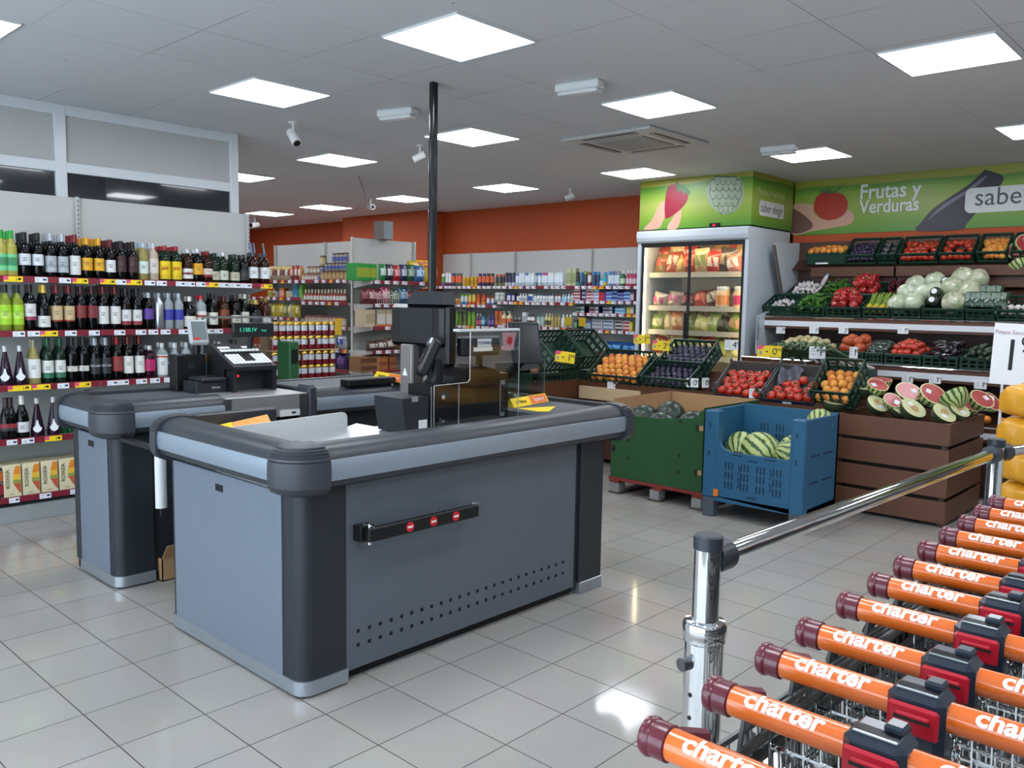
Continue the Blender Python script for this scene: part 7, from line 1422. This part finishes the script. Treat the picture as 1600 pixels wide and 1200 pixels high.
t = thing('garlic_net', 'narrow netted garlic pack with blue and white label on the rear garlic', 'pack', (M @ Vector((.12, .28, .1)))); MB().lathe([(0, 0), (.022, .01), (.026, .06), (.018, .12), (.004, .15)], 10, M=Matrix.Rotation(.5, 4, 'X')).obj('net', WAX, t); MB().lathe([(.02, .1), (.012, .15)], 10, M=Matrix.Rotation(.5, 4, 'X'), cap=False).obj('label', mat('blue_square', '#5aa7d6', .6), t)
lay = lambda rr: Matrix.Rotation(rr.uniform(-.9, .9), 4, 'Z') @ Matrix.Rotation(rr.uniform(-.2, .2), 4, 'X')
M, w_ = rack_crate('green crate of long green peppers on the upper rack', 1240, 1290, 0); heap(M, w_, .33, .07, 34, longpep, 'longpep', 'green_pepper', [PEPG], 'long green pepper', 'pepper', 3, 'front pepper crate', layers=2, orient=lay)
M, w_ = rack_crate('rear green crate of long green peppers', 1278, 1325, 1); heap(M, w_, .33, .08, 34, longpep, 'longpep', 'green_pepper', [PEPG], 'long green pepper', 'pepper', 4, 'rear pepper crate', layers=2, orient=lay)
M, w_ = rack_crate('green crate heaped with red bell peppers', 1291, 1346, 0); heap(M, w_, .33, .1, 20, bellpep, 'bellpep', 'red_pepper', [PEPR, PEPG], 'glossy red pepper', 'pepper', 5, 'front red pepper crate', layers=2, step=.06)
M, w_ = rack_crate('rear green crate heaped high with red bell peppers', 1322, 1372, 1); heap(M, w_, .33, .1, 22, bellpep, 'bellpep', 'red_pepper', [PEPR, PEPG], 'glossy red pepper', 'pepper', 6, 'rear red pepper crate', layers=2, step=.08)
M, w_ = rack_crate('low green crate holding sleeves of celery', 1348, 1392, 0)
CEL = mat('celery_green', '#7c9440', .4, var=.2, scale=20); SLV = mat('yellow_sleeve', '#c2b23c', .3, coat=.4)
def celery():
    mb = MB()
    for i in range(5): a = i*1.25; mb.tube([(.014*math.cos(a), 0, .014*math.sin(a)), (.014*math.cos(a), .16, .014*math.sin(a)), (.03*math.cos(a), .3, .03*math.sin(a)+.01)], .012, 6)
    return mb.lathe([(.029, .02), (.031, .1)], 10, 1, M=Matrix.Rotation(-PI/2, 4, 'X'), cap=False)
for i in range(4): single('celery', celery, 'celery', [CEL, SLV], 'celery bunch in yellow sleeve, %s from left on the upper rack' % ORD[i], 'celery', M @ Matrix.Translation((-w_/2 + w_*(i+.5)/4, .03, .07)) @ Matrix.Rotation(.12, 4, 'X'), 'celery on the upper rack')
RADI = mat('dark_red_radish', '#5c2230', .4, var=.3, scale=30); M, w_ = rack_crate('rear green crate of dark red bunches with stalks', 1374, 1412, 1); heap(M, w_, .33, .08, 16, longpep, 'redbunch', 'red_bunch', [RADI], 'dark red stalk bunch', 'vegetable', 7, 'rear stalk crate', layers=2, orient=lay)
M, w_ = rack_crate('dark green crate of film wrapped white cabbages, left of the cauliflowers', 1393, 1440, 0); M8, w8 = M, w_
M, w_ = rack_crate('dark green crate under the cauliflowers', 1441, 1508, 0); M9, w9 = M, w_
M, w_ = rack_crate('dark green crate of bagged salad on the upper rack', 1509, 1556, 0); M10, w10 = M, w_
M, w_ = rack_crate('dark green crate of white mushroom packs at the right of the upper rack', 1557, 1640, 0); M11, w11 = M, w_
for i, (px_, py_, X, k) in enumerate([(1403, 475, 7.55, 'c'), (1428, 473, 7.55, 'c'), (1418, 457, 7.68, 'c'), (1442, 457, 7.68, 'c'), (1432, 445, 7.8, 'c'), (1460, 455, 7.7, 'c'), (1462, 440, 7.84, 'c'), (1490, 473, 7.56, 'w'), (1488, 449, 7.72, 'w'), (1514, 455, 7.74, 'w'), (1506, 434, 7.86, 'w'), (1527, 437, 7.9, 'w')]):
    p = at(px_, py_, 0, X); single('cab' + k, (lambda: cabbage(.1)) if k == 'c' else (lambda: cabbage(.108)), 'cabbage' if k == 'c' else 'cauliflower', [CAUL if k == 'c' else CAUW], ('film wrapped pale green cabbage, %s from left in the heap' if k == 'c' else 'film wrapped white cauliflower, %s in the heap from left') % ORD[i if k == 'c' else i-7], 'cabbage' if k == 'c' else 'cauliflower', Matrix.Translation(p) @ rnd_rot(random.Random(i+40)), 'wrapped heads on the upper rack')
for i, (px_, py_, X) in enumerate(((1458, 470, 7.54), (1462, 457, 7.6), (1479, 440, 7.78))):
    p = at(px_, py_, 0, X); t = thing('vegetable_jar', 'dark film wrapped beet pack with pale lid, %s from left between the cabbages' % ORD[i], 'pack', p); MB().ball((0, 0, 0), .055, 14, 10).obj('pack', DKV, t); MB().cyl((-.04, 0, .01), (-.056, 0, .014), .026, 12).obj('label', PAPER, t)
for i in range(7):
    r0, c_ = divmod(i, 4); q = M10 @ Vector((-.12 + .085*c_, .1 + .17*r0, .1))
    put(('pouch', .13, .19, '#2f4434', '#7c8c80', None, .05), q, -PI/2, 'dark bagged leaves, %s of the bags at the right of the upper rack' % ORD[i], 'bagged leaves').rotation_euler = (-.7, 0, -PI/2)
MUSH = fruit_mat('mushroom_white', '#cfcbc6', '#b5aea8', .5, 3)
for i in range(14): single('mush', lambda: MB().lathe([(0, -.03), (.012, -.03), (.013, -.008), (.03, -.006), (.027, .012), (.012, .024), (0, .026)], 10), 'mushroom', [MUSH], 'white mushroom, %s of the pack at the right end of the upper rack' % ORD[i], 'mushroom', M11 @ Matrix.Translation((-.22 + .055*(i % 6), .06 + .07*(i//6), .07 + .02*(i//6))) @ rnd_rot(random.Random(i)), 'mushrooms on the upper rack')
# lower rack
ON = fruit_mat('white_onion', '#b9b48c', '#a89a6c', .35, 3); SQ = fruit_mat('orange_squash', '#a8401c', '#b8562c', .35, 3); AUB = mat('aubergine_skin', '#1a141c', .12, coat=.6); ZUC = mat('courgette_skin', '#22331f', .35, var=.4, scale=60, coat=.3); LEEK = mat('leek_leaf', '#5c7052', .5, var=.3, scale=20)
M, w_ = rack_crate('green crate of white onions on the lower rack', 1198, 1300, 0, 'l'); heap(M, w_, .42, .09, 30, lambda: round_fruit(.04, .0)(), 'onion', 'onion', [ON], 'white onion', 'onion', 20, 'lower onion crate', layers=2, step=.05)
M, w_ = rack_crate('green crate of orange squash and beets on the lower rack', 1301, 1350, 0, 'l'); heap(M, w_, .42, .1, 8, lambda: round_fruit(.062, .1)(), 'squash', 'squash', [SQ], 'orange red squash', 'squash', 21, 'lower squash crate', layers=2, step=.06)
M, w_ = rack_crate('dark green crate of leafy greens on the lower rack', 1351, 1380, 0, 'l'); heap(M, w_, .42, .1, 6, lambda: cabbage(.07), 'darkcab', 'dark_cabbage', [DKV], 'dark leafy head', 'cabbage', 22, 'lower greens crate')
M, w_ = rack_crate('green crate heaped with round red tomatoes on the lower rack', 1381, 1440, 0, 'l'); heap(M, w_, .42, .1, 32, tomato_b(.036), 'tomato_s', 'tomato', [TOM, STEM], 'round red tomato', 'tomato', 23, 'lower tomato crate', layers=2, step=.05)
def aubergine(): return MB().tube([(0, -.1, 0), (0, -.095, 0)], .01, 8).lathe([(0, -.11), (.03, -.1), (.042, -.06), (.04, -.01), (.028, .06), (.02, .09), (0, .1)], 14, M=Matrix.Rotation(-PI/2, 4, 'X'))
def courgette(): return MB().lathe([(0, -.1), (.02, -.095), (.024, -.05), (.022, .05), (.014, .1), (.01, .12), (0, .122)], 12, M=Matrix.Rotation(-PI/2, 4, 'X'))
M, w_ = rack_crate('green crate of dark aubergines on the lower rack', 1441, 1498, 0, 'l'); heap(M, w_, .42, .1, 16, aubergine, 'aub', 'aubergine', [AUB], 'glossy dark aubergine', 'aubergine', 24, 'lower aubergine crate', layers=2, step=.05, orient=lay)
M, w_ = rack_crate('green crate of dark courgettes on the lower rack', 1499, 1556, 0, 'l'); heap(M, w_, .42, .1, 22, courgette, 'zuc', 'courgette', [ZUC], 'dark green courgette', 'courgette', 25, 'lower courgette crate', layers=2, step=.04, orient=lambda rr: Matrix.Rotation(rr.uniform(-.3, .3), 4, 'Z'))
def leek():
    mb = MB()
    for i in range(5): a = -.4 + .2*i; mb.tube([(0, 0, 0), (.12*math.sin(a), .16, .03), (.3*math.sin(a), .36, .05 + .03*(i % 2)), (.42*math.sin(a), .46, .01)], .009, 5)
    return mb.tube([(0, 0, 0), (0, -.16, -.01)], .016, 7, 1)
for i in range(9):
    px_ = 1222 + 15*i; p = at(px_, 562, 0, 6.74); single('leek', leek, 'leek', [LEEK, WAX], 'leek with grey green leaves, %s from left behind the tomato trays' % ORD[i], 'leek', Matrix.Translation((p.x, p.y, 1.13 + .025*(i % 2))) @ Matrix.Rotation(PI/2 + .5 - .15*i, 4, 'Z') @ Matrix.Rotation(.25, 4, 'X'), 'leeks behind the tomato trays')
t = thing('leek_crate', 'dark green crate of leeks between the island and the wall rack', 'crate', (6.7, -1.0, 0)); MB().box((-.08, -.55, .93), (.16, .4, 1.08)).box((-.05, -.5, 0), (.12, .35, .93), 1).obj('crate', [GREENP, BRD], t)
ORA = fruit_mat('orange_peel', '#c8701c', '#d8862c', .4, 4)
for i in range(10): single('orange', lambda: round_fruit(.04, .03)(), 'orange', [ORA], 'orange in the dark lowest tier of the rack, %s from left' % ORD[i], 'orange', Matrix.Translation((6.95 + .05*(i % 2), -1.75 - .14*i, .69)), 'oranges on the lowest tier')
# ---- price board on a white post, yellow sacks
t = thing('price_board', 'large white price board reading 1,95 on a thin white post', 'price board', (5.2, -2.95, 0))
MB().cyl((0, 0, 0), (0, 0, 1.16), .009, 8).lathe([(.12, 0), (.12, .01), (.012, .02)], 16).obj('post', WHITE, t)
Mb = fr((-.012, -.09, 1.355), (-.1, -1, -.03), (0, 0, 1)); MB().box((-.165, -.21, 0), (.165, .2, .006), M=Mb).box((-.03, -.225, -.003), (.03, -.2, .01), M=Mb).obj('board', PAPER, t)
text('1', Mb @ Matrix.Translation((-.045, -.02, .0075)), INK, t, size=.3, sx=.8); text('95', Mb @ Matrix.Translation((.06, .06, .0075)), INK, t, size=.15, sx=.75)
text('Patata Saco', Mb @ Matrix.Translation((-.07, .14, .0075)), mat('faded_red_print', '#b08a8a', .6), t, size=.038)
YS = mat('yellow_sack', '#d99a1e', .45, var=.1, scale=6, coat=.2, bump=.3)
def sack():
    def f(u, v):
        a = 2*PI*u; b = PI*v; ca, sa = math.cos(a), math.sin(a); sq = lambda q, e: math.copysign(abs(q)**e, q); s_ = math.sin(b)**.32
        k = 1 + .025*math.sin(6*a + 2) + .02*math.sin(11*a + 4*b)
        return (.24*sq(ca, .4)*s_*k, .36*sq(sa, .4)*s_*k, -.098*sq(math.cos(b), .5)*(1 - .25*abs(ca)**6 - .2*abs(sa)**6) + .006*math.sin(9*a)*s_)
    return MB().grid(f, 44, 16)
for i in range(7):
    z = .098 + .177*i; t = thing('food_sack', ('lowest yellow sack of the stack', 'second lowest yellow sack', 'third yellow sack up', 'fourth yellow sack up', 'fifth yellow sack up', 'sixth yellow sack up', 'topmost yellow sack of the stack')[i] + ' at the right edge', 'sack', (4.12 + .015*(i % 2), -3.6 + .012*((i*3) % 4), z), (0, 0, .04*(i % 3)), group='yellow sacks')
    link('sack', ONE.setdefault('sack', sack().mesh('sack', YS)), t)
    MB().box((-.252, -.02, -.03), (-.232, .1, .03), c=.004).obj('white_label', mat('sack_label', '#c9cdd0', .4), t)

# ---- solid crates added in place of a mirror's reflection of the island
def tier(lab, pxa, pxb, kind=None, r=.04, rows=4, cols=5, where='', seed=1, h=.14, tilt=.72, z=2.105, drop=.08, solid=False, d=.3, skip=(), z0=.07):  # builds a solid crate where the mirror would show one
    ya_, yb_ = (at(q, 400, 0, 8.09).y for q in (pxa, pxb)); w_ = abs(ya_-yb_) - .012
    M = crate(lab, (8.09, (ya_+yb_)/2, z), round(w_, 3), d, h, tilt, solid=solid)
    if kind: fill(M, w_-.04, d-.04, z0, r, rows, cols, kind, where, seed, mound=.02, drop=drop, skip=skip)
    return M
tier('solid green crate of peaches at the left end of the mirror image', 1260, 1323, K_PEACH, .0385, 3, 6, 'left mirror image crate', 51, h=.13, tilt=.25, z=2.12, solid=True, drop=0, d=.2, z0=.14)
for k in range(2): p = at(1282 + 2*k, 402 + 9.5*k, 0, 8.083); tag(MB().box((-.004, -.07, -.009), (0, .07, .009), M=Matrix.Translation(p)).obj('crate_label', PAPER), ('upper', 'lower')[k] + ' white paper label on the mirror image peach crate', 'label')
tier('green crate of dark plums in the mirror image', 1323, 1371, K_PLUM, .031, 6, 6, 'mirror image plum crate', 52)
Mn = tier('dark crate of netted packs in the mirror image', 1372, 1403)
for i in range(6): put(('pouch', .1, .1, '#23262a', '#5c6064', None, .03), Mn @ Vector((-.05 + .1*(i % 2), .03 + .08*(i//2), .05)), -PI/2, 'dark netted pack with pale print, %s in the mirror image' % ORD[i], 'mirror image netted packs').rotation_euler = (-.6, 0, -PI/2)
tier('dark crate of red tomatoes in the mirror image, left of two', 1406, 1467, K_TOM, .04, 5, 6, 'left mirror image tomato crate', 53, drop=.25)
tier('dark crate of red tomatoes in the mirror image, right of two', 1468, 1524, K_TOM, .04, 5, 5, 'right mirror image tomato crate', 54, drop=.1, skip=((2, 2), (3, 2), (3, 1), (2, 3)))
tier('green crate of peaches in the mirror image, right of the tomatoes', 1527, 1577, K_PEACH, .0385, 5, 5, 'right mirror image peach crate', 55, drop=.1)
tier('dark green crate at the right end of the mirror image', 1580, 1640)
for i, (px_, py_, k, nrm) in enumerate(((1592, 392, 'r', (-.8, -.2, .3)), (1590, 410, 'rind', (.2, .5, .8)), (1604, 380, 'r', (-.7, -.5, .4)))):
    p = at(px_, py_, 0, 8.13); single(('half', k, .1), half(.1, k), 'melon_half', [WM, RINDP, FLESH, SEED, PAPER], ('cut watermelon with red flesh at the right end of the mirror image', 'cut watermelon lying rind up at the right end of the mirror image', 'cut watermelon at the far right corner of the mirror image')[i], 'cut melon', Matrix.Translation(p) @ Vector(nrm).to_track_quat('Z', 'Y').to_matrix().to_4x4(), 'cut melons of the mirror image')
